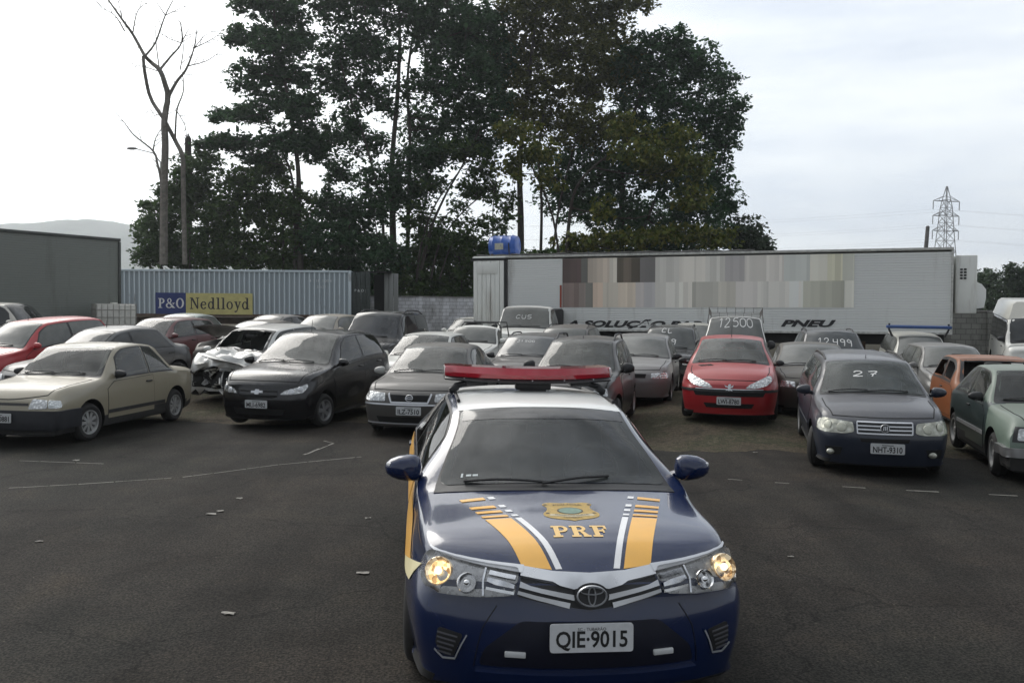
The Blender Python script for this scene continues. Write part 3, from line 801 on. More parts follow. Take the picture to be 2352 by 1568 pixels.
        for wv in C.get('wipers', [((-.80, .012), (-.10, .030)), ((-.12, .0), (.62, .026))]):
            (u0, v0), (u1, v1) = wv; pts = []
            for k in range(9):
                t = k / 8; c, n = S.m_ws(u0 + (u1 - u0) * t, a + v0 + (v1 - v0) * t + .03 * math.sin(math.pi * t) * 0); pts.append(c + n * (.018 + .014 * math.sin(math.pi * t)))
            mbw.tube(pts, .009, 6)
        if C.get('wipers', 1): islands(mbw.build('wiper', BLACK, root))
    sB = C.get('bp', S.sc + (S.st - S.sc) * .58); sC = C.get('cp', (S.st + S.sb) / 2 + .02); dz_ = .04
    for sg in (-1, 1):
        f = S.m_side(sg); fl = S.m_flank(sg)
        if C.get('side_glass', True):
            s0 = s0_; up = .90; q0 = .04; fq = lambda u, v: f(u, v / .45)
            if op:
                for o in SW: patch('window_surround', shrink(o, -.022), fq, BLACK, root, .002, .01, .07, hole=shrink(o, .035))
            else:
                o = [(s0 - .06, q0 - .06), (sC + .04, q0 - .06), (S.st + C.get('stx', -.02), up + .03), (S.sh + .16, up + .03), (S.sh - .1, .88)]
                patch('window_surround', [(y, q * .45) for y, q in o], fq, BLACK, root, .002, .01, .07)
            for o in SW:
                if C.get('side_open'): continue
                patch('side_window', o, fq, gl, root, .006, .006, .07)
        if C.get('doors', True):
            ya = S.fo + S.r + .14; yr = S.fo + S.wb; zl = S.zb + .12; two = C.get('doors') == 2
            zt_ = lambda y: min(S.beltf(y), S.top(1, y)) - .035
            gp = MB(); dp = C.get('doorpaint', col)
            d1 = [(ya, zl), (sB - (0 if not two else -.12), zl), (sB - (0 if not two else -.10), zt_(sB)), (S.sc + .3, zt_(S.sc + .4)), (S.sc + .12, zt_(S.sc + .3) - .1)]
            patch_d = patch('door', d1, fl, dp, root, .005, .012, .1)
            strip(d1 + d1[:1], .014, fl, gp, .0035)
            h = MB(); yh = d1[1][0] - .16; c, n = fl(yh, zt_(yh) - .09); h.box(c + n * .014, (.024, .16, .026), 0, None, .008); h.build('door_handle', C.get('handle', trim), patch_d)
            if not two:
                d2 = [(sB + .012, zl), (yr - S.r - .13, zl), (yr - S.r - .03, S.r + .2), (yr - .12, S.r * 2 + .12), (min(sC, yr + .02), zt_(sC)), (sB + .012, zt_(sB))]
                pd = patch('door', d2, fl, dp, root, .005, .012, .1); strip(d2 + d2[:1], .014, fl, gp, .0035)
                h = MB(); yh = yr - .16; c, n = fl(yh, zt_(yh) - .09); h.box(c + n * .014, (.024, .16, .026), 0, None, .008); h.build('door_handle', C.get('handle', trim), pd)
            islands(gp.build('panel_gap', GAP, root))
            if C.get('molding'):
                m = MB(); zm = C['molding']; strip([(ya - .02, zm), (yr - S.r - .1, zm)], .055, fl, m, .013); m.build('side_molding', C.get('moldmat', trim), root)
        if C.get('mirror', True):
            m = MB(); y = S.sc + .33; c, n = S.m_side(sg)(y + .1, .1); big = C.get('mirror_size', (.10, .055, .068))
            p = Vector((sg * (S.W + C.get('mirror_dx', big[0] * .55)), y + .02, c.z + big[2] * .75)); tub_mirror(m, p, sg, *big)
            m.tube([c, p + Vector((-sg * big[0] * .6, .01, -big[2] * .5))], .028, 8); m.build('mirror', C.get('mirror_mat', col), root)
    if C.get('rear_glass', True):
        fr_ = lambda u, v: S.m_top(u / .7, v)
        patch('rear_window_surround', shrink(RW, -.03), fr_, BLACK, root, .002, .01, .08, hole=shrink(RW, .035) if op else None)
        patch('rear_window', RW, fr_, gl, root, .006, .006, .08)
    # bonnet shut line
    gp = MB(); hw = C.get('hoodw', S.W - .17); y1 = S.sc - .06
    if C.get('bonnet_gap', True):
        yn = C.get('bonnet_front', .12)
        for sg in (-1, 1): strip([(sg * (hw - .06), yn + .12), (sg * hw, yn + .4), (sg * (hw + .01), y1)], .013, S.m_down, gp, .003)
        strip([(x, yn + .12 * (x / (hw - .06)) ** 2) for x in np.linspace(-hw + .06, hw - .06, 12)], .012, S.m_down, gp, .003)
        islands(gp.build('bonnet_gap', GAP, root))
    # nose
    for (nm_, o, mat, off) in C.get('nose', []):
        patch(nm_, o, S.m_front, mat, root, off, off + .012, .05)
    for (o, mat) in C.get('lamps', []):
        for sg in (-1, 1):
            if (sg in C.get('lamp_out', ())): continue
            oo = [(sg * u, z) for u, z in o]; lp = patch('headlight', rounded(oo, .03, 3), S.m_front, mat, root, .008, .03, .045)
            for (cu_, cz_, rr_) in C.get('bulbs', []):
                b = MB(); c, n = S.m_front(sg * cu_, cz_); q = Matrix.Translation(c + n * .0085) @ Vector((0, 0, 1)).rotation_difference(n).to_matrix().to_4x4()
                b.lathe([(0, rr_), (.007, rr_ * .92), (.012, rr_ * .6), (.014, 0)], 20, 0, q, 'z'); b.build('lamp_bowl', C.get('bulbmat', SILVER), lp)
    if C.get('bars'):
        m = MB()
        for (o, w_, off) in C['bars']: strip(o, w_, S.m_front, m, off)
        islands(m.build('grille_bar', C.get('barmat', SILVER), root))
    if C.get('emblem'):
        k, z = C['emblem']; c, n = S.m_front(0, z); emblem_part(k, c + n * C.get('emb_off', .016), n, root)
    if C.get('plate'):
        txt, z, *r_ = C['plate']; c, n = S.m_front(0, z); plate_part(root, c + Vector((r_[0] if r_ else 0, -.022 - C.get('plate_off', 0), 0)), .40, .13, txt)
    # tail
    for sg in (-1, 1):
        zt = min(S.zt - .05, .9)
        def rear(u, z):
            c, n, _, _ = S.bvh.ray_cast(Vector((u, S.L + 2, z)), Vector((0, -1, 0)))
            return (c, n) if c is not None else S.near(Vector((u, S.L, z)))
        patch('tail_light', [(sg * (S.W - .36), zt - .16), (sg * (S.W - .18), zt - .16), (sg * (S.W - .18), zt), (sg * (S.W - .36), zt)], rear, plain('red_lens', (.35, .015, .015), .2, coat=1), root, .006, .02, .08)
    if C.get('antenna'):
        m = MB(); ay, ln = C['antenna']; c, n = S.m_down(0, ay); m.tube([c - n * .01, c + Vector((0, .18, .98)).normalized() * ln], [.007, .004], 6); m.build('antenna', BLACK, root)
    if C.get('rails'):
        for sg in (-1, 1):
            m = MB(); y0, y1 = S.sh + .28, S.st - .2; pts = []
            for k in range(11):
                t = k / 10; y = y0 + (y1 - y0) * t; c, n = S.m_down(sg * (S.wr - .05), y); pts.append(c + Vector((0, 0, -.01 + C['rails'] * min(1, 5 * t, 5 * (1 - t)))))
            m.tube(pts, .018, 8); m.build('roof_rail', C.get('railmat', BLACK), root)
    return root, S

def front_at(px, Y, z=0.6):
    p = at(px, 700, Y); return (p.x, Y)
# ------------------------------------------------------------------ the patrol car
NAVY = paint('navy_car_paint', (0.003, 0.013, 0.058), 0.03, rough=0.22, coat=0.8)
WHITE_P = paint('white_roof_paint', (0.80, 0.80, 0.77), 0.05, rough=0.35, coat=0.5)
GOLD = plain('gold_vinyl', (0.84, 0.45, 0.085), 0.38, var=0.04, coat=0.3)
GOLDL = plain('pale_gold_vinyl', (0.78, 0.52, 0.20), 0.4, var=0.05)
VINYLW = plain('white_vinyl', (0.80, 0.80, 0.80), 0.35, var=0.03)
def patrol_car():
    P = dict(L=4.62, W=0.925, H=1.455, zb=0.17, wb=2.70, fo=0.96, r=0.315, zn=0.77, zc=0.985, sc=1.06, sh=1.80, st=3.42, sb=4.02, zd=1.03, zt=0.92, b1=0.98, b2=1.03,
             wr=0.60, wc=0.795, bow=0.255, bowr=0.22, kws=0.14, crown=0.045, wn=0.115, hood=0.53, tail=0.02,
             nose=[(0.17, 0.06), (0.26, 0.03), (0.42, 0.0), (0.52, 0.005), (0.62, 0.03), (0.70, 0.045), (0.80, 0.09), (1.0, 0.12)], shoulder=0.06)
    wsg = clear_glass('patrol_windscreen', .24, (.22, .235, .235), (.50, .58, .57))
    C = dict(paint=NAVY, open=True, glass=clear_glass('patrol_side_glass', .04, tint=(.30, .33, .33)), wsglass=wsg, trim=BLACK, tw=.93, ws0=.06, wheel='alloy', handle=NAVY, lamps=[], mirror_dx=.02, mirror_size=(.118, .08, .082),
             wipers=[((-.72, .015), (-.08, -.005)), ((-.12, -.02), (.42, .05))], bonnet_gap=False, bp=2.55, cp=3.85, steer=-4)
    root, S = build_car('patrol_car', 'navy blue highway patrol sedan with gold stripes and a red light bar', 'car', P, C, (0.41, 4.35), R(-6.4), group='police vehicles', tilt=0)
    del root['group']
    root.rotation_euler = (0, R(0.35), root.rotation_euler.z)
    f = S.m_front
    # white roof panel
    roof = patch('white_roof_panel', rounded([(-.575, S.sh + .0), (.575, S.sh + .0), (.56, S.st - .02), (-.56, S.st - .02)], .03), lambda u, v: S.m_down(u, v + .10 * (u / .55) ** 2 * max(0, 1 - (v - S.sh) / .6)), WHITE_P, root, .0045, .01, .07)
    # tinted band along the top of the windscreen, inner pale rim
    patch('sun_band', [(-.63, S.sh - .16), (.63, S.sh - .16), (.63, S.sh - .03), (-.63, S.sh - .03)], lambda u, v: S.m_ws(u / .7, v), glass('dark_sun_band', (0.012, 0.012, 0.015), 0.12), root, .0095, .004, .07)
    mb = MB(); mb.box((0, 0, 0), (.07, .012, .03)); M = MB()
    st = MB()
    for k, (du, w_) in enumerate(((0, .012), (.03, .03), (.068, .03))):
        strip([(-.53 + du, S.sc + .13), (-.53 + du + w_, S.sc + .13)], .014 if k else .03, lambda u, v: S.m_ws(u / .7, v), st, .010)
    st.build('windscreen_sticker', plain('sticker', (.55, .6, .6), .5), root)
    # cowl
    patch('cowl_panel', [(-.70, S.sc - .02), (.70, S.sc - .02), (.70, S.sc + .055), (-.70, S.sc + .055)], lambda u, v: S.m_ws(u / .735, v), BLACK, root, .005, .012, .06)
    # bonnet livery
    gm, wm = MB(), MB(); dn = S.m_down
    def xo(s_, a, b):   # lateral position of a stripe edge: at s=.05 and s=.96
        return a + (b - a) * (s_ - .05) / .91
    for sg in (-1, 1):
        for (s0, s1) in ((.125, .595), (.625, .652), (.70, .735), (.785, .825), (.935, .975)):
            def quad(i0, i1, j0, j1):
                return [(sg * xo(s0, i0, i1), s0), (sg * xo(s0, j0, j1), s0 + (.03 if s0 < .2 and j0 > .2 else 0)), (sg * xo(s1, j0, j1), s1), (sg * xo(s1, i0, i1), s1)]
            patch('', quad(.160, .465, .308, .605), dn, None, None, .0036, .003, .04, mb=gm)
            patch('', quad(.108, .405, .140, .442), dn, None, None, .0036, .003, .04, mb=wm)
    islands(gm.build('gold_stripe', GOLD, root)); islands(wm.build('white_stripe', VINYLW, root))
    # slab lettering on the bonnet
    P_ = (.86, [rc(.0, .86, .5, 1), rc(.0, 0, .52, .14), rc(.12, .14, .40, .86), *arc_band(.5, .70, .38, .30, -90, 90, .2, .13), rc(.4, .40, .5, .53), rc(.4, .87, .5, 1.0)])
    R_ = (1.0, [rc(.0, .86, .5, 1), rc(.0, 0, .50, .14), rc(.12, .14, .40, .86), *arc_band(.5, .72, .36, .28, -90, 90, .2, .13), rc(.4, .44, .5, .57), rc(.4, .87, .5, 1.0), [(.48, .46), (.70, .46), (.92, .14), (.64, .14)], rc(.62, 0, 1.04, .14)])
    F_ = (.86, [rc(.0, .86, .86, 1), [(.72, .68), (.86, .62), (.86, .86), (.72, .86)], rc(.0, 0, .52, .14), rc(.12, .14, .40, .86), rc(.40, .44, .62, .58), [(.60, .34), (.70, .34), (.70, .68), (.60, .68)]])
    lt = MB(); poly_text([P_, R_, F_], Matrix.Identity(4), lt, 0, 1.0, .14)
    wtot = .86 + 1.0 + .86 + .28; hw = .30
    lv = []
    for v in lt.v:
        u = (v.x / wtot - .5) * hw + .005; y = .325 + v.y * .135
        c, n = dn(u, y); lv.append(c + n * .003)
    mesh_obj('bonnet_lettering', lv, lt.f, GOLDL, root, smooth=False)
    # bonnet crest
    cr = MB(); cm = [plain('crest_gold', (.42, .28, .07), .45, var=.25, scale=60), plain('crest_green', (.16, .25, .20), .5, var=.2, scale=50), plain('crest_dark', (.05, .04, .03), .5), plain('crest_pale', (.48, .42, .28), .5, var=.2, scale=60)]
    o = [(-.145, .15), (-.10, .175), (-.03, .163), (0, .172), (.03, .163), (.10, .175), (.145, .15), (.125, .10), (.135, .04), (.158, .0), (.15, -.05), (.10, -.085), (.03, -.105), (0, -.12), (-.03, -.105), (-.10, -.085), (-.15, -.05), (-.158, .0), (-.135, .04), (-.125, .10)]
    cy0 = .655; s_ = lambda P_, m, off: patch('', P_, lambda u, v: dn(u + .005, cy0 + v * 1.02), None, None, off, .002, .04, mb=cr, mi=m)
    s_([(p.x, p.y) for p in smooth_outline(o, 3)], 0, .0022)
    s_([(.075 * math.cos(k * .3), .035 + .055 * math.sin(k * .3)) for k in range(21)], 2, .0032)
    s_([(.066 * math.cos(k * .3), .035 + .048 * math.sin(k * .3)) for k in range(21)], 1, .0040)
    s_([(-.13, -.045), (0, -.065), (.13, -.045), (.12, -.012), (0, -.03), (-.12, -.012)], 3, .0034)
    for sg in (-1, 1):
        s_([(sg * .128 + .012 * math.cos(k), .140 + .012 * math.sin(k)) for k in range(6)], 2, .0032); s_([(sg * .133 + .012 * math.cos(k), .0 + .010 * math.sin(k)) for k in range(6)], 2, .0032)
    cro = cr.build('crest', cm, root)
    for txt, y, h, w_ in (('POLÍCIA', .128, .026, .17), ('RODOVIÁRIA', -.047, .018, .19), ('FEDERAL', -.083, .016, .11)):
        vs, fs = text_mesh(txt, .1, bold=.002); x0, x1 = min(v.x for v in vs), max(v.x for v in vs)
        q = []
        for v in vs:
            u = ((v.x - x0) / (x1 - x0) - .5) * w_; c, n = dn(u + .005, cy0 + 1.02 * (y - .05 * (u / .1) ** 2 * (.3 if y > 0 else -.3) + v.y / .1 * h)); q.append(c + n * .0050)
        mesh_obj('crest_lettering', q, fs, cm[2], cro, smooth=False)
    # headlights
    H1 = (.10, .10, .10)
    house = plain('lamp_housing', (.42, .42, .42), .28, .55, var=.3, scale=20); bowl = plain('lamp_reflector', (.80, .80, .80), .12, 1.0, scale=40)
    m, t, nn, p = nodes('clear_lamp_cover'); MATS['clear_lamp_cover'] = m
    tr = nn.new('ShaderNodeBsdfTransparent'); gsy = nn.new('ShaderNodeBsdfGlossy'); gsy.inputs['Roughness'].default_value = .04
    fr = nn.new('ShaderNodeFresnel'); fr.inputs[0].default_value = 1.5; ms = nn.new('ShaderNodeMixShader')
    t.links.new(fr.outputs[0], ms.inputs[0]); t.links.new(tr.outputs[0], ms.inputs[1]); t.links.new(gsy.outputs[0], ms.inputs[2]); t.links.new(ms.outputs[0], nn['Material Output'].inputs[0])
    lit_bowl, t, nn, p = nodes('lit_reflector'); v = nn.new('ShaderNodeTexVoronoi'); v.inputs['Scale'].default_value = 42; cc = nn.new('ShaderNodeTexCoord'); t.links.new(cc.outputs['Object'], v.inputs['Vector'])
    rr_ = nramp(t, v.outputs['Color'], [(.2, (.20, .13, .07)), (.45, (.60, .44, .26)), (.75, (1.0, .86, .62))]); t.links.new(rr_.outputs[0], p.inputs['Base Color']); t.links.new(rr_.outputs[0], p.inputs['Emission Color']); p.inputs['Emission Strength'].default_value = .30; p.inputs['Metallic'].default_value = .8; p.inputs['Roughness'].default_value = .2  # bulb light in the bowl is painted as warm glowing facets
    warm = plain('lit_bulb', (1.0, .78, .45), .3, emit=1.8, var=.02)
    for sg in (-1, 1):
        o = [(.385, .765), (.60, .776), (.85, .793), (1.08, .815), (1.14, .79), (1.13, .70), (1.02, .655), (.80, .648), (.58, .650), (.40, .667)]
        o = [(sg * u, z) for u, z in o]
        hl = patch('headlight', rounded(o, .03, 3), f, house, root, .003, .02, .05)
        for (u, z, r_, lit) in ((.945, .738, .070, 1), (.70, .705, .050, 0)):
            c, n = f(sg * u, z); n = (n + Vector((0, -.9, .05))).normalized(); q = Matrix.Translation(c + n * .004) @ Vector((0, 0, 1)).rotation_difference(n).to_matrix().to_4x4()
            b = MB(); b.lathe([(.022, r_), (.026, r_ * .96), (.012, r_ * .75), (.002, r_ * .45), (-.002, .012)], 28, 0, q, 'z')
            b.lathe([(.0, r_ * 1.06), (.022, r_)], 28, 0, q, 'z')
            b.build('lamp_bowl', lit_bowl if lit else bowl, hl)
            bb = MB(); bb.ball(c + n * .02, .020 if lit else .018, 0); bb.build('bulb', warm if lit else bowl, hl)
        br = MB()
        for z0, z1, w_ in ((.735, .75, .016), (.705, .722, .016), (.675, .692, .014)):
            strip([(sg * .405, z0), (sg * .57, z1)], w_, f, br, .016)
        strip([(sg * .585, .655), (sg * .605, .78)], .012, f, br, .015)
        islands(br.build('lamp_trim', CHROME, hl))
        patch('lamp_cover', rounded([(p.x * 1.0, p.y) for p in (Vector(q) for q in o)], .03, 3), f, MATS['clear_lamp_cover'], hl, .034, .034, .05)
        # bright strip above the lamp that runs into the grille
        t_ = MB(); strip([(sg * .37, .766), (sg * .60, .779), (sg * .85, .797), (sg * 1.02, .812), (sg * 1.13, .828)], .026, f, t_, .024, taper=lambda t: 1.1 - .85 * t, step=.03)
        t_.build('lamp_brow', SILVER, root)
        mk = MB(); c, n = f(sg * 1.10, .86); 
    # grille
    patch('grille', [(-.375, .745), (0, .735), (.375, .745), (.385, .66), (.20, .625), (0, .60), (-.20, .625), (-.385, .66)], f, BLACK, root, .006, .02, .04)
    up = MB()
    patch('', [(-.38, .778), (-.2, .762), (0, .755), (.2, .762), (.38, .778), (.38, .742), (.2, .722), (.09, .700), (0, .715), (-.09, .700), (-.2, .722), (-.38, .742)], f, None, None, .022, .02, .04, mb=up)
    for sg in (-1, 1):
        strip([(sg * .375, .712), (sg * .085, .660)], .020, f, up, .020, taper=lambda t: .8 + .5 * t); strip([(sg * .385, .680), (sg * .11, .622)], .020, f, up, .020, taper=lambda t: .8 + .5 * t)
    islands(up.build('grille_bar', SILVER, root))
    c, n = f(0, .675); emblem_part('ovals', c + Vector((0, -.032, 0)), Vector((0, -1, .22)), root)
    # lower air intake, fog recesses, reflectors
    patch('air_intake', rounded([(-.36, .545), (.36, .545), (.56, .40), (.60, .31), (-.60, .31), (-.56, .40)], .03), f, plain('dark_grille_mesh', (.0045, .006, .017), .5, var=.3, scale=80), root, .003, .01, .05)
    patch('intake_lip', [(-.62, .285), (.62, .285), (.58, .235), (-.58, .235)], f, NAVY, root, .022, .03, .06)
    for sg in (-1, 1):
        o = [(sg * .69, .46), (sg * .87, .485), (sg * .89, .40), (sg * .83, .345), (sg * .76, .34)]
        fr_ = patch('fog_recess', rounded(o, .02), f, BLACK, root, .004, .012, .045); lv = MB()
        for k in range(5): strip([(sg * (.725 + .012 * k), .445 - .023 * k), (sg * .872, .460 - .024 * k)], .007, f, lv, .012)
        islands(lv.build('louver', plain('louver_grey', (.10, .10, .11), .4), fr_))
        tr_ = MB(); strip([(sg * .665, .462), (sg * .748, .334), (sg * .835, .331), (sg * .895, .372)], .008, f, tr_, .012, step=.03); tr_.build('recess_trim', SILVER, fr_)
        rf = MB(); c, n = f(sg * .385, .385); rf.box(c + n * .012, (.105, .02, .028), 0, Matrix.Rotation(sg * .1, 3, 'Z') @ Matrix.Rotation(R(sg * -3), 3, 'Y'), .005); rf.build('light_module', plain('frosted_module', (.55, .56, .56), .3, var=.1), root)
    c, n = f(0, .49); plate_part(root, c + Vector((-.005, -.035, -.008)), .415, .138, 'QIE·9015', 'SC - TUBARÃO', PLATE_W, R(-4))
    ln = MB()
    for sg in (-1, 1): strip([(sg * .50, .61), (sg * .575, .50), (sg * .63, .30)], .006, f, ln, .0025)
    islands(ln.build('bumper_crease', plain('dark_navy_gap', (.004, .005, .012), .5), root))
    # gold flashes on the flanks
    for sg in (-1, 1):
        fl = S.m_flank(sg); g = MB(); 
        patch('', [(.62, .70), (.92, .64), (1.55, .80), (1.55, .94)], fl, None, None, .008, .004, .07, mb=g)
        patch('', [(1.6, .80), (3.6, .84), (3.6, .98), (1.6, .94)], fl, None, None, .0095, .004, .09, mb=g)
        islands(g.build('gold_stripe', GOLD, root))
        wv = MB(); patch('', [(.40, .735), (.50, .62), (.80, .61), (.92, .64), (.62, .70)], fl, None, None, .007, .004, .07, mb=wv); wv.build('white_stripe', plain('cream_vinyl', (.78, .70, .42), .4, var=.04), root)
    # mirror signal strips
    for sg in (-1, 1):
        q = MB(); q.box((sg * (.925 + .098), S.sc + .325, 1.085), (.05, .05, .03), 0, Matrix.Rotation(sg * -.5, 3, 'Z'), .012); q.build('mirror_signal', plain('mirror_signal', (.7, .7, .7), .2, var=.05), root)
    # light bar
    lb = empty('light_bar', (0, 0, 0)); lb.parent = root
    bpy.data.objects.remove(lb)
    red = plain('red_light_cover', (.36, .008, .022), .16, var=.15, scale=5, coat=1.0)
    def bow_y(x): return 2.36 + .30 * (x / .655) ** 2
    def bar(z0, z1, dy0, dy1, inset=0, x0=-.645, x1=.675, n=28):
        vs = []; fs = []
        for i in range(n + 1):
            x = x0 + (x1 - x0) * i / n; e = min(1, (min(x - x0, x1 - x) + .012) / .05) ** .5; y = bow_y(x)
            for yy, zz in ((dy0, z0), (dy0 - .012, z0 + (z1 - z0) * .4), (dy0 + .02, z1), (dy1 - .02, z1), (dy1, z0)):
                vs.append((x, y + .15 + (yy - .15) * (.75 + .25 * e), z0 + (zz - z0) * (.9 + .1 * e)))
        for i in range(n):
            for k in range(5): fs.append([i * 5 + k, i * 5 + (k + 1) % 5, (i + 1) * 5 + (k + 1) % 5, (i + 1) * 5 + k])
        fs += [[0, 4, 3, 2, 1], [n * 5 + k for k in range(5)]]
        return vs, [f[::-1] for f in fs]
    zb_ = 1.52
    vs, fs = bar(zb_, zb_ + .03, -.01, .31); base = mesh_obj('light_bar', vs, fs, plain('bar_base', (.03, .03, .032), .4), root)
    vs, fs = bar(zb_ + .0305, zb_ + .112, .0, .30); cv = mesh_obj('red_cover', vs, fs, red, base)
    e = MB()
    for sg in (-1, 1): e.box((sg * .653 + .015, bow_y(.648) + .14, zb_ + .072), (.022, .24, .062), 0, None, .01)
    e.build('end_lens', plain('end_lens', (.72, .68, .68), .2, var=.1, coat=1), base)
    tk = MB(); tk.box((.02, 2.47, 1.494), (.27, .09, .055), 0, None, .012); tk.box((.02, 2.47, 1.464), (.20, .07, .03), 0, None, .008); tk.build('siren_horn', BLACK, base)
    for sg in (-1, 1):
        ft = MB(); ft.tube([(sg * .60, 2.62, 1.425), (sg * .56, 2.60, 1.48), (sg * .40, 2.58, zb_ + .005)], [.022, .024, .02], 8); ft.box((sg * .575, 2.61, 1.455), (.07, .08, .05), 0, Matrix.Rotation(sg * .6, 3, 'Y'), .01)
        ft.box((sg * .40, 2.56, 1.505), (.16, .10, .03), 0, None, .008); ft.build('bar_foot', BLACK, base)
    scw = MB()
    for k in range(5): x = -.5 + .25 * k; scw.ball((x, bow_y(x) - .012, zb_ + .022), .006, 0, 8, 5)
    islands(scw.build('screw', CHROME, base))
    bk = MB()
    for sg in (-1, 1): bk.tube([(sg * .565, S.sh + .3, S.top(1, S.sh + .5) + .012), (sg * .555, S.st - .2, S.top(1, S.st - .4) + .012)], .014, 6)
    islands(bk.build('roof_gutter', BLACK, root))
    return root
patrol_car()
# ------------------------------------------------------------------ the parked cars
HATCH = dict(L=3.9, W=.82, H=1.46, wb=2.47, fo=.80, r=.285, zn=.73, zc=.97, sc=.98, sh=1.70, st=3.42, sb=3.80, zd=.98, zt=.85, b1=.90, b2=.99, wr=.575, wc=.715)
SEDAN = dict(L=4.4, W=.85, H=1.42, wb=2.6, fo=.88, r=.295, zn=.72, zc=.95, sc=1.12, sh=1.88, st=3.22, sb=3.78, zd=.98, zt=.86, b1=.88, b2=.95, wr=.585, wc=.735)
WAGON = dict(L=4.15, W=.82, H=1.50, wb=2.46, fo=.82, r=.29, zn=.74, zc=.97, sc=1.0, sh=1.72, st=3.92, sb=4.08, zd=.98, zt=.85, b1=.90, b2=.98, wr=.585, wc=.72)
SUVB = dict(L=4.1, W=.86, H=1.66, zb=.26, wb=2.5, fo=.82, r=.33, zn=.88, zc=1.08, sc=.98, sh=1.62, st=3.8, sb=4.0, zd=1.05, zt=.95, b1=1.04, b2=1.10, wr=.61, wc=.76)
OLD = dict(L=4.06, W=.82, H=1.35, wb=2.40, fo=.84, r=.285, zn=.71, zc=.90, sc=1.14, sh=1.74, st=2.90, sb=3.32, zd=.94, zt=.88, b1=.86, b2=.89, wr=.60, wc=.72, bow=.07, bowr=.06, kws=.05, crown=.024, wn=.04,
           nose=[(.2, .05), (.35, .0), (.5, .0), (.7, .05), (.9, .06)], hood=.6, shoulder=.018, side=.02)
VANB = dict(L=4.2, W=.82, H=1.88, zb=.25, wb=2.4, fo=.75, r=.30, zn=.95, zc=1.16, sc=.62, sh=1.18, st=4.0, sb=4.12, zd=1.1, zt=.95, b1=1.10, b2=1.12, wr=.63, wc=.74, kws=.1)
PICK = dict(L=4.4, W=.84, H=1.60, zb=.26, wb=2.7, fo=.82, r=.31, zn=.86, zc=1.05, sc=1.05, sh=1.55, st=2.35, sb=2.62, zd=1.04, zt=1.02, b1=1.0, b2=1.03, wr=.62, wc=.73, kws=.07, bow=.12)
def mod(b, **k): d = dict(b); d.update(k); return d
G = 'cars parked in the yard'

p_beige = paint('gold_beige_paint', (.30, .268, .192), .38, coat=.5)
p_black = paint('black_paint', (.004, .004, .0055), .20, (.12, .115, .105), rough=.22, coat=.45)
p_grey = paint('dark_grey_paint', (.060, .057, .053), .5, coat=.3)
p_darkgrey = paint('charcoal_paint', (.026, .027, .030), .5)
p_silver = paint('silver_paint', (.36, .36, .36), .35, rough=.35, metal=.3)
p_red = paint('red_paint', (.36, .014, .020), .42, (.25, .13, .11), coat=.4)
p_red2 = paint('bright_red_paint', (.42, .022, .030), .28, (.25, .12, .10))
p_maroon = paint('maroon_paint', (.11, .016, .018), .4)
p_navyd = paint('dusty_navy_paint', (.008, .014, .030), .48, (.20, .19, .18))
p_white = paint('white_paint', (.70, .70, .66), .28, (.35, .32, .27))
p_cream = paint('dusty_white_paint', (.55, .54, .48), .4)
p_green = paint('pale_green_paint', (.135, .185, .15), .5, coat=.25, rough=.5)
p_teal = paint('dark_green_flank', (.022, .040, .040), .40, (.10, .10, .095))  # dark flank colour holds reflection and dirt of the pale green car
p_orange = paint('orange_paint', (.20, .055, .010), .3, (.25, .17, .1), coat=.2, rough=.5)
p_dirt = paint('dusty_olive_paint', (.05, .046, .04), .75, (.13, .12, .10), coat=.1)
LOWB = plain('bumper_plastic', (.020, .021, .026), .55, var=.2)

E_ = dict(wheel='cap', plate_off=0)
# gold-beige coupe, front left
def lampset(o, **k): d = dict(lamps=[(o, k.pop('lens', LENS))]); d.update(k); return d
def bumper(z0, z1, off, mat, w=1.55): return ('bumper', [(-w, z0), (-.6, z0), (.6, z0), (w, z0), (w, z1), (.6, z1), (-.6, z1), (-w, z1)], mat, off)

RT = {}
r_, S_ = build_car('parked_coupe', 'gold beige two door coupe with dark bumper at the front left', 'car', mod(OLD, H=1.41, zc=.93, b1=.88, b2=.91, zd=.96, zt=.9),
    dict(paint=p_beige, open=True, glass=clear_glass('beige_car_glass', .22), lamps=[([(.40, .555), (.70, .565), (.70, .675), (.46, .69)], LENS), ([(.715, .565), (.95, .575), (.93, .665), (.715, .678)], lens_mat('clear_corner_lens', (.4, .42, .42), (.6, .62, .62), 30))],
         nose=[('grille', [(-.40, .60), (.40, .60), (.40, .635), (-.40, .635)], TRIM, .005), bumper(.27, .53, .045, LOWB)], sill=.34, molding=.40, doors=2, plate=('MBE-0881', .43), plate_off=.05, bp=2.42, cp=3.14, stx=-.10,
         mirror_mat=BLACK, mirror_size=(.10, .05, .06), bonnet_front=.06, steer=-6, handle=BLACK, tw=.95), front_at(2, 12.56), R(9), G)
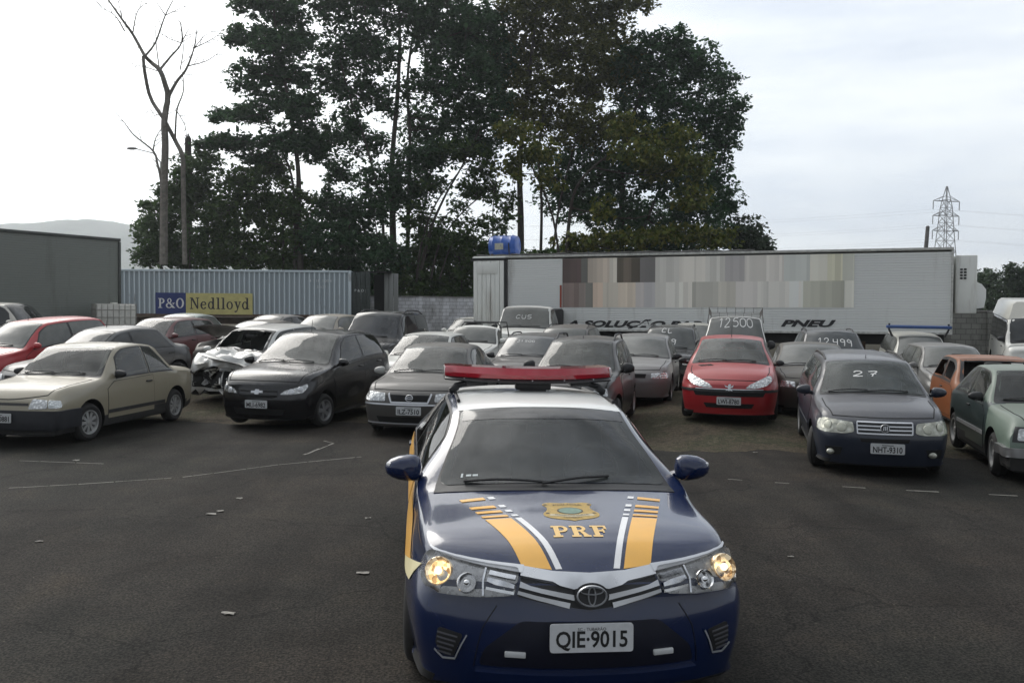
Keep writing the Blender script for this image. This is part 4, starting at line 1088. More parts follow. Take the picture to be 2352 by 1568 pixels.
# black hatchback
r_, S_ = build_car('parked_hatchback', 'glossy black hatchback with silver cross emblem beside the wrecked silver car', 'car', mod(HATCH, L=4.1, H=1.60, W=.87, zn=.80, zc=1.05, b1=.99, b2=1.12, wr=.61, wc=.755, bow=.26, sc=1.0, sh=1.85, st=3.5, sb=3.98, zd=1.06, wb=2.53),
    dict(paint=p_black, open=True, glass=clear_glass('tinted_hatch_glass', .12, tint=(.12, .13, .14)), wsglass=clear_glass('dusty_hatch_windscreen', .42), lamps=[([(.40, .60), (.50, .665), (.85, .735), (1.02, .775), (1.04, .72), (.88, .63), (.60, .60)], LENS)], bulbs=[(.62, .645, .05), (.82, .685, .05)],
         nose=[('grille', [(-.36, .66), (.36, .66), (.36, .56), (.28, .54), (-.28, .54), (-.36, .56)], GAP, .004), ('air_intake', [(-.5, .36), (.5, .36), (.45, .26), (-.45, .26)], GAP, .004)],
         bars=[([(-.36, .61), (.36, .61)], .05, .012)], barmat=p_black, emblem=('bowtie', .635), plate=('MLI-6982', .44), wheel='alloy', steer=-10, antenna=(1.95, .22), bp=2.45, handle=p_black), front_at(590, 14.6), R(14), G)
# grey saloon
r_, S_ = build_car('parked_sedan', 'dusty grey sedan with clear headlights in front of the dark station wagon', 'car', mod(SEDAN, L=4.45, bow=.22, zn=.73),
    dict(paint=p_grey, open=True, glass=clear_glass('dusty_clear_glass', .34), lamps=[([(.41, .58), (.44, .70), (.80, .715), (1.02, .72), (1.03, .60), (.80, .575)], LENS)], nose=[('grille', [(-.33, .68), (.33, .68), (.28, .585), (-.28, .585)], GAP, .006), ('air_intake', [(-.6, .34), (.6, .34), (.55, .24), (-.55, .24)], GAP, .004)],
         bars=[([(-.37, .70), (-.30, .565), (.30, .565), (.37, .70)], .025, .014), ([(-.95, .535), (.95, .535)], .022, .010), ([(-.9, .235), (.9, .235)], .02, .012)], emblem=('ring_bar', .635), plate=('ILZ-7510', .44), mirror_mat=paint('pale_mirror', (.4, .4, .38), .3)), front_at(941, 13.9), R(8), G)
# dark crashed wagon with roof rails
def crash_right(v):
    if v.y < 1.1 and v.x > .15:
        k = (v.x - .15) * max(0, 1 - v.y / 1.1); n_ = noise.noise(v * 3.1)
        return v + Vector((-.12 * k + .05 * n_ * k, .30 * k + .12 * n_ * k, .10 * noise.noise(v * 4.3 + Vector((9, 0, 0))) * k * 2))
    return v
r_, S_ = build_car('parked_wagon', 'charcoal station wagon with roof rails and a crumpled front corner', 'car', mod(WAGON, H=1.56, L=3.75, st=3.5, sb=3.68, crash=crash_right, wb=2.3, zc=1.02, zn=.78, b1=.95, b2=1.02, W=.83),
    dict(paint=p_darkgrey, open=True, glass=clear_glass('dusty_clear_glass', .34), lamps=[([(.42, .62), (.45, .72), (.78, .76), (.98, .75), (.98, .64), (.78, .60)], LENS)], nose=[('grille', [(-.36, .72), (.36, .72), (.36, .62), (-.36, .62)], GAP, .006), bumper(.3, .5, .02, TRIM)], rails=.09, mirror_mat=BLACK, mirror_size=(.11, .06, .09), steer=14, antenna=(1.85, .05), handle=BLACK), front_at(1298, 14.5), R(14), G)
# silver car behind it
r_, S_ = build_car('parked_sedan', 'dull silver sedan behind the charcoal station wagon', 'car', mod(SEDAN, L=3.75, st=2.95, sb=3.35, wb=2.4, W=.80),
    dict(paint=paint('grey_silver_paint', (.20, .20, .20), .5), glass=GLASS_D, lamps=[([(.42, .58), (.44, .68), (.80, .70), (.98, .69), (.95, .58)], LENS)], nose=[('grille', [(-.33, .67), (.33, .67), (.30, .59), (-.30, .59)], GAP, .006)], mirror_mat=BLACK, doors=4), front_at(1452, 18.4), R(14), G)
# black car with marker writing
r_, S_ = build_car('parked_sport_utility', 'black off roader with white marker writing on its windscreen', 'car', mod(SUVB, H=1.68, L=3.9, st=3.6, sb=3.8, W=.82),
    dict(dz=-.07, paint=p_black, glass=glass('dark_suv_glass', dust=.16), rails=.05, lamps=[([(.44, .74), (.46, .84), (.80, .86), (.80, .74)], LENS)], nose=[('grille', [(-.38, .84), (.38, .84), (.38, .72), (-.38, .72)], GAP, .006)], writing=[('CL', -.25, 1.42, .16, .14), ('9L9', -.30, 1.14, .14, .13)]), front_at(1532, 22.6), R(14), G)
# red hatchback
r_, S_ = build_car('parked_hatchback', 'red hatchback with almond headlights and two black bonnet vents', 'car', mod(HATCH, L=3.8, W=.83, H=1.43, zb=.135, zn=.70, zc=.97, sc=1.05, sh=1.80, bow=.28, wn=.2, hood=.52),
    dict(paint=p_red, open=True, glass=clear_glass('dusty_clear_glass', .34), lamps=[([(.27, .60), (.36, .66), (.62, .735), (.86, .79), (1.02, .80), (.98, .72), (.76, .645), (.45, .595)], LENS)],
         nose=[('grille', [(-.70, .575), (.70, .575), (.62, .46), (-.62, .46)], GAP, .005), ('bumper_strip', [(-1.25, .57), (1.25, .57), (1.25, .53), (-1.25, .53)], BLACK, .018), ('air_intake', [(-.45, .34), (.45, .34), (.40, .26), (-.40, .26)], GAP, .005)],
         bars=[([(-.62, .578), (.62, .578)], .012, .020)], barmat=SILVER, emblem=('lion', .605), plate=('LWI-8780', .385), antenna=(1.95, .3), mirror_mat=BLACK, mirror_size=(.075, .05, .055), sill=.0, handle=p_red), front_at(1679, 15.0), R(14.5), G)
vt = MB()
for k in range(2):
    patch('', [(-.50 + k * .12, .80), (-.40 + k * .12, .80), (-.46 + k * .12, .92), (-.56 + k * .12, .92)], S_.m_down, None, None, .006, .004, .05, mb=vt)
islands(vt.build('bonnet_vent', GAP, r_))
# dusty navy wagon marked 27
r_, S_ = build_car('parked_wagon', 'dusty dark blue station wagon with the number 27 on its windscreen', 'car', mod(WAGON, H=1.42, zn=.76, zc=.97, W=.83, sc=1.02, sh=1.72, bow=.20, hood=.5),
    dict(paint=p_navyd, open=True, glass=clear_glass('green_wagon_glass', .24, (.22, .25, .235)), lamps=[([(.37, .60), (.40, .715), (.62, .73), (.90, .745), (1.12, .71), (1.10, .60), (.80, .575), (.50, .575)], LENS_OLD)], bulbs=[(.55, .65, .06), (.78, .66, .062)], bulbmat=plain('yellowed_bowl', (.50, .50, .42), .3, .3),
         nose=[('grille', [(-.345, .715), (.345, .715), (.325, .585), (-.325, .585)], BLACK, .006), ('air_intake', [(-.30, .53), (.30, .53), (.28, .485), (-.28, .485)], GAP, .005), ('fog_recess', [(-.80, .40), (-.52, .40), (-.56, .30), (-.78, .29)], GAP, .005), ('fog_recess', [(.80, .40), (.52, .40), (.56, .30), (.78, .29)], GAP, .005)],
         bars=[([(-.35, .722), (.35, .722)], .016, .016), ([(-.34, .68), (.34, .68)], .016, .014), ([(-.335, .635), (.335, .635)], .016, .014), ([(-.33, .588), (.33, .588)], .016, .016), ([(-.35, .722), (-.33, .585)], .016, .017), ([(.35, .722), (.33, .585)], .016, .017)],
         emblem=('round', .655), plate=('NHT-9310', .41, .03), writing=[('27', -.24, 1.34, .13, .14, .5)], pen=.018, third=3.28, bp=2.28, rails=.035, railmat=TRIM, steer=-16, dz=0, roll=-.5, antenna=(1.86, .05), handle=p_navyd, molding=.5, moldmat=p_navyd), front_at(2043, 11.1), R(14), G)
dm = MB()
for k in range(2):
    c, n = S_.m_front((-.70, .62)[k], .335); dm.ball(c + n * .02, (.05, .03, .04), 0, 10, 7)
islands(dm.build('fog_lamp', LENS_OLD, r_))
# dark car behind the wagon's near side
build_car('parked_sedan', 'dirty dark sedan hidden behind the dusty blue wagon', 'car', mod(SEDAN, L=3.6, st=2.9, sb=3.3, wb=2.3, W=.80), dict(paint=p_dirt, glass=GLASS_D, lamps=[([(.42, .58), (.44, .68), (.80, .70), (.80, .58)], LENS)], nose=[('grille', [(-.33, .67), (.33, .67), (.30, .59), (-.30, .59)], GAP, .006)]), front_at(1885, 16.5), R(14), G)
# green square saloon at the right
build_car('parked_coupe', 'faded green boxy coupe with white pillars at the right edge', 'car', mod(OLD, L=3.9, H=1.37, W=.80, zn=.76, zc=.92, sc=1.12, sh=1.62, st=2.9, sb=3.55, b1=.88, b2=.92, tail=.03),
    dict(paint=p_teal, pale_zone=p_green, open=True, glass=clear_glass('green_car_glass', .16), lamps=[([(.44, .56), (.72, .56), (.72, .70), (.44, .70)], LENS)], nose=[('grille', [(-.78, .54), (.78, .54), (.78, .72), (-.78, .72)], BLACK, .005), bumper(.36, .47, .05, plain('dull_chrome', (.4, .4, .4), .35, .8, var=.2), 1.4)],
         doors=2, bp=2.2, cp=3.15, stx=-.06, molding=.50, moldmat=SILVER, mirror_mat=BLACK, mirror_size=(.10, .05, .06), wheel='steel', sill=.36, bonnet_front=.06, steer=-4), front_at(2500, 10.5), R(15.5), G)
INTERIOR = plain('dark_car_interior', (.018, .017, .016), .8, var=.5, scale=6)
# stripped orange hatchback
r_, S_ = build_car('stripped_hatchback', 'stripped orange hatchback without windscreen behind the green coupe', 'car', mod(OLD, L=3.4, H=1.38, W=.78, sc=1.0, sh=1.45, st=2.85, sb=3.2, wb=2.2, fo=.7, zn=.78, zc=.92, b1=.88, b2=.92, wr=.60, wc=.68),
    dict(paint=p_orange, glass=GLASS_D, dz=-.08, open=True, wsglass=None, side_open=True, rear_glass=True, wipers=[], lamps=[([(.42, .60), (.66, .60), (.66, .72), (.42, .72)], GAP)], nose=[('grille', [(-.4, .6), (.4, .6), (.4, .72), (-.4, .72)], GAP, .005)], doors=2, bp=2.0, cp=2.85, mirror=False, wheel='steel'), front_at(2345, 14.9), R(14), G)
patch('primer_bonnet', rounded([(-.60, .12), (.60, .12), (.62, .92), (-.62, .92)], .06), S_.m_down, plain('grey_primer', (.16, .15, .16), .7, var=.2), r_, .012, .02, .08)
# grey wagon, right, second row
build_car('parked_wagon', 'dusty grey station wagon behind the orange hatchback', 'car', mod(WAGON, H=1.46), dict(dz=-.1, paint=paint('pale_grey_paint', (.15, .15, .145), .6), glass=GLASS_D, lamps=[([(.40, .58), (.44, .70), (.85, .72), (.85, .58)], LENS)], nose=[('grille', [(-.34, .68), (.34, .68), (.34, .58), (-.34, .58)], GAP, .006)], third=3.28, bp=2.28), (9.75, 19.0), R(14), G)
# white car with a blue ladder rack
r_, S_ = build_car('parked_wagon', 'white station wagon carrying a blue bar on its roof rack', 'car', mod(WAGON, H=1.50, W=.84), dict(dz=-.1, paint=p_cream, glass=GLASS_D, lamps=[([(.40, .58), (.44, .70), (.85, .72), (.85, .58)], LENS)], nose=[('grille', [(-.34, .68), (.34, .68), (.34, .58), (-.34, .58)], GAP, .006)], third=3.28, bp=2.28), (11.35, 24.1), R(14), G)
b = MB(); b.box((0, 1.95, 1.70), (1.75, .22, .09), 0, None, .03); b.build('blue_roof_bar', plain('faded_blue_plastic', (.035, .085, .24), .4, var=.2), r_)
for sg in (-1, 1):
    b = MB(); b.tube([(sg * .80, 1.95, 1.80), (sg * .80, 1.95, 1.62), (sg * .70, 1.95, 1.42)], .03, 6); b.build('rack_foot', BLACK, r_)
# dark car marked 12499
build_car('parked_minivan', 'dark blue minivan priced 12499 in white on its windscreen', 'car', mod(SUVB, H=1.64, L=3.9, st=3.6, sb=3.8, zc=1.05, zn=.82, wr=.60, sh=1.60),
    dict(paint=p_navyd, glass=glass('minivan_glass', (.016, .022, .026), .12), writing=[('12', -.36, 1.22, .20, .12, .25), ('499', .0, 1.22, .18, .13, .25)], pen=.019, rails=.05, lamps=[([(.42, .70), (.46, .80), (.85, .84), (.85, .70)], LENS)], nose=[('grille', [(-.36, .78), (.36, .78), (.36, .68), (-.36, .68)], GAP, .006)]), front_at(1932, 20.2), R(13), G)
# white van with roof rack
r_, S_ = build_car('parked_van', 'white panel van priced 12500 on its windscreen with a wire roof rack', 'van', mod(VANB, L=3.9, st=3.7, sb=3.84, W=.78, H=1.92, wr=.60, zc=1.22, sh=1.15),
    dict(dz=-.07, paint=p_white, glass=glass('van_glass', (.05, .055, .055), .34), writing=[('12', -.42, .92, .20, .13, .25), ('500', -.06, .93, .19, .15, .15)], pen=.019, lamps=[([(.42, .66), (.44, .82), (.72, .82), (.72, .66)], LENS)], nose=[('grille', [(-.36, .80), (.36, .80), (.36, .68), (-.36, .68)], GAP, .006)], mirror_mat=BLACK, mirror_size=(.09, .05, .10), bp=1.75), front_at(1690, 20.0), R(14), G)
rk = MB(); zr = 1.97
for sx in (-.62, .62): rk.tube([(sx, 1.2, zr), (sx, 3.6, zr)], .006, 5); rk.tube([(sx, 1.2, zr + .13), (sx, 3.6, zr + .13)], .006, 5)
for y in (1.2, 2.0, 2.8, 3.6): rk.tube([(-.62, y, zr), (.62, y, zr)], .006, 5)
for x in np.linspace(-.62, .62, 7): rk.tube([(x, 1.2, zr), (x, 1.2, zr + .13)], .006, 5); rk.tube([(x, 3.6, zr), (x, 3.6, zr + .13)], .006, 5)
rk.tube([(-.62, 1.2, zr + .13), (.62, 1.2, zr + .13)], .006, 5)
for y in np.linspace(1.2, 3.6, 7):
    for sx in (-.62, .62): rk.tube([(sx, y, zr), (sx, y, zr + .13)], .006, 5)
for y in (1.4, 3.3):
    for sx in (-.62, .62): rk.tube([(sx, y, zr), (sx * 1.05, y, zr - .22)], .012, 5)
rk.build('roof_rack', plain('rusty_rack', (.16, .15, .14), .6, var=.3), r_)
build_car('parked_hatchback', 'small white hatchback glimpsed between the writing-covered off roader and the van', 'car', HATCH, dict(paint=p_cream, glass=GLASS_D, lamps=[([(.40, .58), (.44, .70), (.85, .72), (.85, .58)], LENS)], nose=[]), front_at(1590, 27.0), R(14), G)
# red saloon far left
build_car('parked_hatchback', 'bright red hatchback at the left edge with a pale dusty roof', 'car', mod(HATCH, L=3.9, H=1.48), dict(paint=p_red2, glass=GLASS_D, lamps=[([(.40, .58), (.44, .70), (.85, .74), (1.0, .74), (.98, .60), (.70, .575)], LENS)], nose=[('grille', [(-.36, .68), (.36, .68), (.36, .56), (-.36, .56)], GAP, .006)], mirror_mat=p_red2, antenna=(1.9, .1)), (-11.3, 18.0), R(20), G)
# silver-roofed dark saloon behind the coupe
build_car('parked_sedan', 'dark sedan with a dusty silver roof right behind the gold coupe', 'car', mod(SEDAN, L=3.95, H=1.45, st=3.05, sb=3.5, wb=2.45), dict(dz=-.05, paint=paint('black_saloon_paint', (.02, .02, .024), .62, (.30, .30, .285), coat=.5), glass=GLASS_C, lamps=[([(.42, .58), (.44, .68), (.80, .70), (1.0, .70), (.95, .58)], LENS)], nose=[('grille', [(-.33, .67), (.33, .67), (.30, .59), (-.30, .59)], GAP, .006)], mirror_mat=p_white, antenna=(2.2, .15)), (-9.6, 17.2), R(26), G)
# maroon hatch
build_car('parked_hatchback', 'maroon hatchback in the second row behind the silver-roofed sedan', 'car', mod(HATCH, L=3.7, H=1.45), dict(dz=-.08, paint=p_maroon, open=True, glass=clear_glass('dusty_clear_glass', .34), lamps=[([(.40, .58), (.44, .70), (.85, .72), (.85, .58)], LENS)], nose=[('grille', [(-.36, .68), (.36, .68), (.36, .58), (-.36, .58)], GAP, .006)]), (-10.1, 22.5), R(16), G)
build_car('parked_sedan', 'pale green sedan next to the water tank crate', 'car', mod(SEDAN, L=4.0, st=3.05, sb=3.45), dict(paint=paint('pale_celadon_paint', (.40, .46, .42), .35), glass=GLASS_D, nose=[]), (-11.3, 27.2), R(14), G)
# crashed silver hatch
def crash_front(v):
    if v.y < 1.55:
        k = max(0, 1 - v.y / 1.55); a = noise.noise(Vector((v.x * 2.1, v.y * 2.6, v.z * 2.2))); b = noise.noise(Vector((v.x * 4.7 + 5, v.y * 5.2, v.z * 5))); c = noise.noise(Vector((v.x * 2.6, v.y * 3 + 7, v.z * 2)))
        return v + Vector((.16 * k * c - .10 * k * max(0, -v.x), .55 * k * max(0, .6 - v.x * .6) * (v.z > .1) + .30 * k * a + .10 * k * b, k * (.20 * c + .16 * b) + (.10 * k if v.z > .7 else 0)))
    return v
p_wreck = paint('wrecked_silver_paint', (.52, .52, .50), .25, rough=.3, metal=.2)
r_, S_ = build_car('wrecked_hatchback', 'silver hatchback wreck with a crushed front end and no windscreen', 'car', mod(HATCH, L=3.9, crash=crash_front, H=1.45),
    dict(paint=p_wreck, open=True, glass=clear_glass('wreck_glass', .1), wsglass=None, wipers=[], nose=[], mirror_mat=p_wreck, no_wheel=((-1, False),), bonnet_gap=False), front_at(468, 17.6), R(18), G)
patch('engine_bay', [(-1.3, .30), (.9, .30), (.8, .62), (.2, .70), (-.7, .66), (-1.3, .62)], S_.m_front, GAP, r_, .004, .01, .05)
rnd = random.Random(3)
for k in range(7):
    m = MB(); u = -1.1 + .28 * k; c, n = S_.m_front(u, .34 + rnd.random() * .38); pts = [c + Vector((rnd.uniform(-.05, .05), -.02, 0))]
    for q in range(4): pts.append(pts[-1] + Vector((rnd.uniform(-.13, .13), rnd.uniform(-.09, .03), rnd.uniform(-.12, .10))))
    m.tube(pts, [rnd.uniform(.012, .035) for _ in pts], 6); m.build('bent_metal', [p_wreck, GAP, SILVER][k % 3], r_)
m = MB(); M4 = Matrix.Translation((.30, .42, .86)) @ Matrix.Rotation(R(-14), 4, 'X') @ Matrix.Rotation(R(9), 4, 'Y')
vs = []; nx, ny = 10, 8
for j in range(ny + 1):
    for i in range(nx + 1):
        x, y = (i / nx - .5) * 1.15, (j / ny - .3) * .85; vs.append(M4 @ Vector((x, y, .12 * noise.noise(Vector((x * 2.4, y * 3.5, 1))) + .16 * max(0, -y) - .35 * max(0, -y - .12))))
fs = [[j * (nx + 1) + i, j * (nx + 1) + i + 1, (j + 1) * (nx + 1) + i + 1, (j + 1) * (nx + 1) + i] for j in range(ny) for i in range(nx)]
q = len(vs); vs += [v - Vector((0, 0, .012)) for v in vs]; fs += [[q + i for i in f[::-1]] for f in fs]
mesh_obj('crumpled_bonnet', vs, fs, p_wreck, r_)
# dark wreck with its bonnet up
r_, S_ = build_car('wrecked_sedan', 'dark sedan with its bonnet standing open behind the silver wreck', 'car', mod(SEDAN, L=3.9, st=2.95, sb=3.35, wb=2.4), dict(dz=-.08, paint=p_dirt, glass=GLASS_C, nose=[], lamps=[], bonnet_gap=False), front_at(488, 22.4), R(18), G)
patch('engine_bay', rounded([(-.6, .2), (.6, .2), (.62, .95), (-.62, .95)], .05), S_.m_down, INTERIOR, r_, .006, .01, .08)
m = MB(); M4 = Matrix.Translation((0, 1.02, .98)) @ Matrix.Rotation(R(-20), 4, 'X')
vs = [M4 @ Vector((x, y, .06 * (1 - (x / .7) ** 2) + .10 * y * -y * .6)) for y in np.linspace(-.95, 0, 8) for x in np.linspace(-.68, .68, 9)]
fs = [[j * 9 + i, j * 9 + i + 1, (j + 1) * 9 + i + 1, (j + 1) * 9 + i] for j in range(7) for i in range(8)]
q = len(vs); vs += [v - Vector((0, 0, .03)) for v in vs]; fs += [[q + i for i in f[::-1]] for f in fs]
fs += [[i, i + 1, q + i + 1, q + i][::-1] for i in range(8)]
mesh_obj('open_bonnet', vs, fs, p_dirt, r_)
# back rows
build_car('parked_sedan', 'grey sedan with dark side windows below the blue and yellow sign', 'car', mod(SEDAN, L=4.1, st=3.05, sb=3.5), dict(paint=paint('mid_grey_paint', (.22, .21, .20), .5), glass=GLASS_C, wsglass=GLASS_D, nose=[]), (-9.0, 28.5), R(24), G)
build_car('parked_hatchback', 'beige hatchback in the back row below the end of the blue container', 'car', HATCH, dict(paint=paint('beige_dust_paint', (.34, .30, .24), .6), glass=GLASS_D, nose=[]), (-6.7, 27.6), R(16), G)
build_car('parked_sport_utility', 'black off roader with roof rails standing above the white hatchback', 'car', mod(SUVB, H=1.80, W=.90, wr=.66), dict(dz=.05, paint=p_black, glass=glass('tinted_suv_glass', (.008, .010, .013), .04), rails=.07, nose=[('grille', [(-.38, .84), (.38, .84), (.38, .72), (-.38, .72)], GAP, .006)]), (-3.95, 22.3), R(12), G)
build_car('parked_hatchback', 'white hatchback between the black hatchback and the grey sedan', 'car', mod(HATCH, H=1.46, L=3.7), dict(paint=p_white, open=True, glass=clear_glass('dusty_clear_glass', .34), lamps=[([(.40, .58), (.44, .70), (.85, .72), (.85, .58)], LENS)], nose=[]), (-2.3, 19.0), R(10), G)
r_, S_ = build_car('pickup_truck', 'small white pickup with hoop bars and a spare wheel behind its cab', 'pickup', mod(PICK, L=3.7, H=1.50, W=.78, wb=2.4, st=1.95, sb=2.15), dict(paint=p_white, glass=GLASS_D, nose=[], doors=2, bp=1.75, cp=2.0, s0=-.1), (-1.35, 23.9), R(12), G)
w = link(bpy.data.objects.new('spare_wheel', wheel_mesh(.285, 'cap')[1]), r_); w.location = (-.30, 2.28, 1.28); w.rotation_euler = (0, R(12), R(-90)); link(bpy.data.objects.new('tyre', wheel_mesh(.285, 'cap')[0]), w)
m = MB(); m.tube([(-.62, 2.12, 1.0), (-.60, 2.16, 1.42), (-.50, 2.18, 1.55), (.50, 2.18, 1.55), (.60, 2.16, 1.42), (.62, 2.12, 1.0)], .022, 8); m.tube([(-.58, 3.4, 1.0), (-.5, 3.4, 1.50), (.5, 3.4, 1.50), (.58, 3.4, 1.0)], .022, 8); m.build('hoop_bar', BLACK, r_)
build_car('parked_hatchback', 'white hatchback in the back row in front of the block wall', 'car', HATCH, dict(paint=p_white, glass=GLASS_D, nose=[]), front_at(1050, 32.0), R(12), G)
r_, S_ = build_car('pickup_truck', 'large white pickup with a dark canopy parked at the trailer door', 'pickup', mod(PICK, L=4.8, H=1.93, W=1.0, zn=1.0, zc=1.20, zb=.3, r=.36, st=2.6, sb=2.85, wr=.80, wc=.88, b1=1.14, b2=1.16, wb=2.9, zd=1.2, zt=1.18), dict(paint=p_white, glass=glass('pale_truck_glass', (.07, .07, .065), .42), writing=[('CU5', -.25, 1.26, .10, .13, .2)], pen=.011, nose=[], doors=2, bp=2.2, cp=2.65, s0=-.1, mirror_mat=BLACK), front_at(1188, 28.3), R(12), G)
m = MB(); m.box((0, 3.72, 1.48), (1.62, 1.85, .68), 0, None, .08); m.build('canopy', plain('black_canvas', (.03, .03, .032), .8, var=.2), r_)
build_car('parked_wagon', 'dark dusty station wagon between the grey sedan and the charcoal wagon', 'car', mod(WAGON, L=3.9, st=3.65, sb=3.82, wb=2.35, H=1.47), dict(paint=p_darkgrey, glass=glass('blueish_glass', (.022, .028, .036), .24), writing=[('21', -.3, 1.45, .07, .07), ('500', -.1, 1.45, .07, .07)], pen=.012, rails=.05, nose=[]), (.08, 19.0), R(12), G)
build_car('parked_sport_utility', 'dusty brown-grey off roader with roof rails in the third row centre', 'car', mod(SUVB, H=1.66, L=4.0, st=3.7, sb=3.9), dict(dz=-.13, paint=paint('taupe_paint', (.075, .07, .065), .6), glass=GLASS_D, rails=.06, nose=[]), (1.1, 23.4), R(14), G)
# white van seen side on, far left
build_car('parked_van', 'white van parked side on below the dark green truck box', 'van', mod(VANB, H=1.72), dict(paint=p_cream, glass=GLASS_C, nose=[], bp=1.9), (-12.3, 24.4), R(-88), G)
# big white van with raised roof at the right edge
r_, S_ = build_car('parked_bus', 'tall white minibus with a raised roof at the right edge', 'van', mod(VANB, L=5.4, W=1.0, H=2.0, zn=1.12, zc=1.26, zb=.35, r=.36, sc=.40, sh=.80, kws=.06, bow=.08, shoulder=.03, st=5.2, sb=5.32, zd=1.3, zt=1.2, b1=1.22, b2=1.24, wr=.88, wc=.94, fo=.95, wb=3.1), dict(paint=p_white, glass=GLASS_C, nose=[], bp=1.45, cp=5.1, third=3.1, mirror_mat=BLACK, bonnet_gap=False), (14.75, 24.6), R(23), G)
vs = []; sec = [(-.90, 0), (-.86, .10), (-.76, .42), (-.66, .49), (.66, .49), (.76, .42), (.86, .10), (.90, 0)]
for y0, y1 in ((.86, 1.22), (1.0, 1.34), (5.0, 4.9), (5.15, 5.0)):
    for x, z in sec: vs.append((x * (.96 if y0 in (.86, 5.15) else 1), y0 + (y1 - y0) * z / .49, 1.915 + z * (.97 if y0 in (.86, 5.15) else 1)))
fs = [[j * 8 + i, j * 8 + i + 1, (j + 1) * 8 + i + 1, (j + 1) * 8 + i] for j in range(3) for i in range(7)] + [list(range(8))[::-1], list(range(24, 32))] + [[j * 8 + 7, j * 8, (j + 1) * 8, (j + 1) * 8 + 7] for j in range(3)]
mesh_obj('raised_roof', vs, fs, p_cream, r_)
# ------------------------------------------------------------------ ground, asphalt, marks
def asphalt_mat():
    m, t, nn, p = nodes('worn_asphalt')
    a = nnoise(t, .22, 6, .6); b = nnoise(t, 1.3, 5, .6); c = nnoise(t, 60, 3, .7); v = nn.new('ShaderNodeTexVoronoi'); v.inputs['Scale'].default_value = 90
    cc = nn.new('ShaderNodeTexCoord'); t.links.new(cc.outputs['Object'], v.inputs['Vector'])
    tk_ = nnoise(t, 1.0, 4, .6, stretch=(1.3, .16, 1)); trk = nramp(t, tk_.outputs['Fac'], [(.38, (.72, .72, .72)), (.52, (1, 1, 1)), (.66, (1.22, 1.2, 1.16))])
    base = nramp(t, a.outputs['Fac'], [(.36, (.030, .0258, .0222)), (.50, (.0245, .0226, .0200)), (.62, (.0175, .0182, .0160))])
    st = nramp(t, b.outputs['Fac'], [(.3, (.66, .64, .62)), (.52, (1, 1, 1)), (.72, (1.25, 1.18, 1.08))])
    gx = nramp(t, c.outputs['Fac'], [(.40, (.42, .42, .42)), (.5, (1, 1, 1)), (.60, (1.75, 1.7, 1.62))])
    m1 = nn.new('ShaderNodeMix'); m1.data_type = 'RGBA'; m1.blend_type = 'MULTIPLY'; m1.inputs['Factor'].default_value = 1
    m2 = nn.new('ShaderNodeMix'); m2.data_type = 'RGBA'; m2.blend_type = 'MULTIPLY'; m2.inputs['Factor'].default_value = 1
    t.links.new(base.outputs[0], m1.inputs['A']); t.links.new(st.outputs[0], m1.inputs['B']); t.links.new(m1.outputs['Result'], m2.inputs['A']); t.links.new(gx.outputs[0], m2.inputs['B'])
    m3 = nn.new('ShaderNodeMix'); m3.data_type = 'RGBA'; m3.blend_type = 'MULTIPLY'; m3.inputs['Factor'].default_value = 1; t.links.new(m2.outputs['Result'], m3.inputs['A']); t.links.new(trk.outputs[0], m3.inputs['B'])
    v2 = nn.new('ShaderNodeTexVoronoi'); v2.feature = 'DISTANCE_TO_EDGE'; v2.inputs['Scale'].default_value = .42; wv_ = nnoise(t, 2.6, 5, .6)
    ad = nn.new('ShaderNodeVectorMath'); ad.operation = 'MULTIPLY_ADD'; ad.inputs[1].default_value = (.55, .55, .55); t.links.new(wv_.outputs['Color'], ad.inputs[0]); t.links.new(cc.outputs['Object'], ad.inputs[2]); t.links.new(ad.outputs[0], v2.inputs['Vector'])
    ck = nramp(t, v2.outputs['Distance'], [(.0025, (.5, .5, .5)), (.007, (1, 1, 1))])
    v3 = nn.new('ShaderNodeTexVoronoi'); v3.inputs['Scale'].default_value = 15; t.links.new(cc.outputs['Object'], v3.inputs['Vector']); sp = nramp(t, v3.outputs['Distance'], [(.07, (2.6, 2.5, 2.3)), (.10, (1, 1, 1))])
    oil = nnoise(t, .75, 3, .5); ol = nramp(t, oil.outputs['Fac'], [(.66, (1, 1, 1)), (.72, (.62, .62, .62))])
    res = m3.outputs['Result']
    for extra_ in (ck, sp, ol):
        mq = nn.new('ShaderNodeMix'); mq.data_type = 'RGBA'; mq.blend_type = 'MULTIPLY'; mq.inputs['Factor'].default_value = 1; t.links.new(res, mq.inputs['A']); t.links.new(extra_.outputs[0], mq.inputs['B']); res = mq.outputs['Result']
    t.links.new(res, p.inputs['Base Color']); p.inputs['Roughness'].default_value = .85; p.inputs['Specular IOR Level'].default_value = .12
    nbump(t, p, nmath(t, 'ADD', nmath(t, 'MULTIPLY', v.outputs['Distance'], .6), c.outputs['Fac']), .6, .008)
    return m
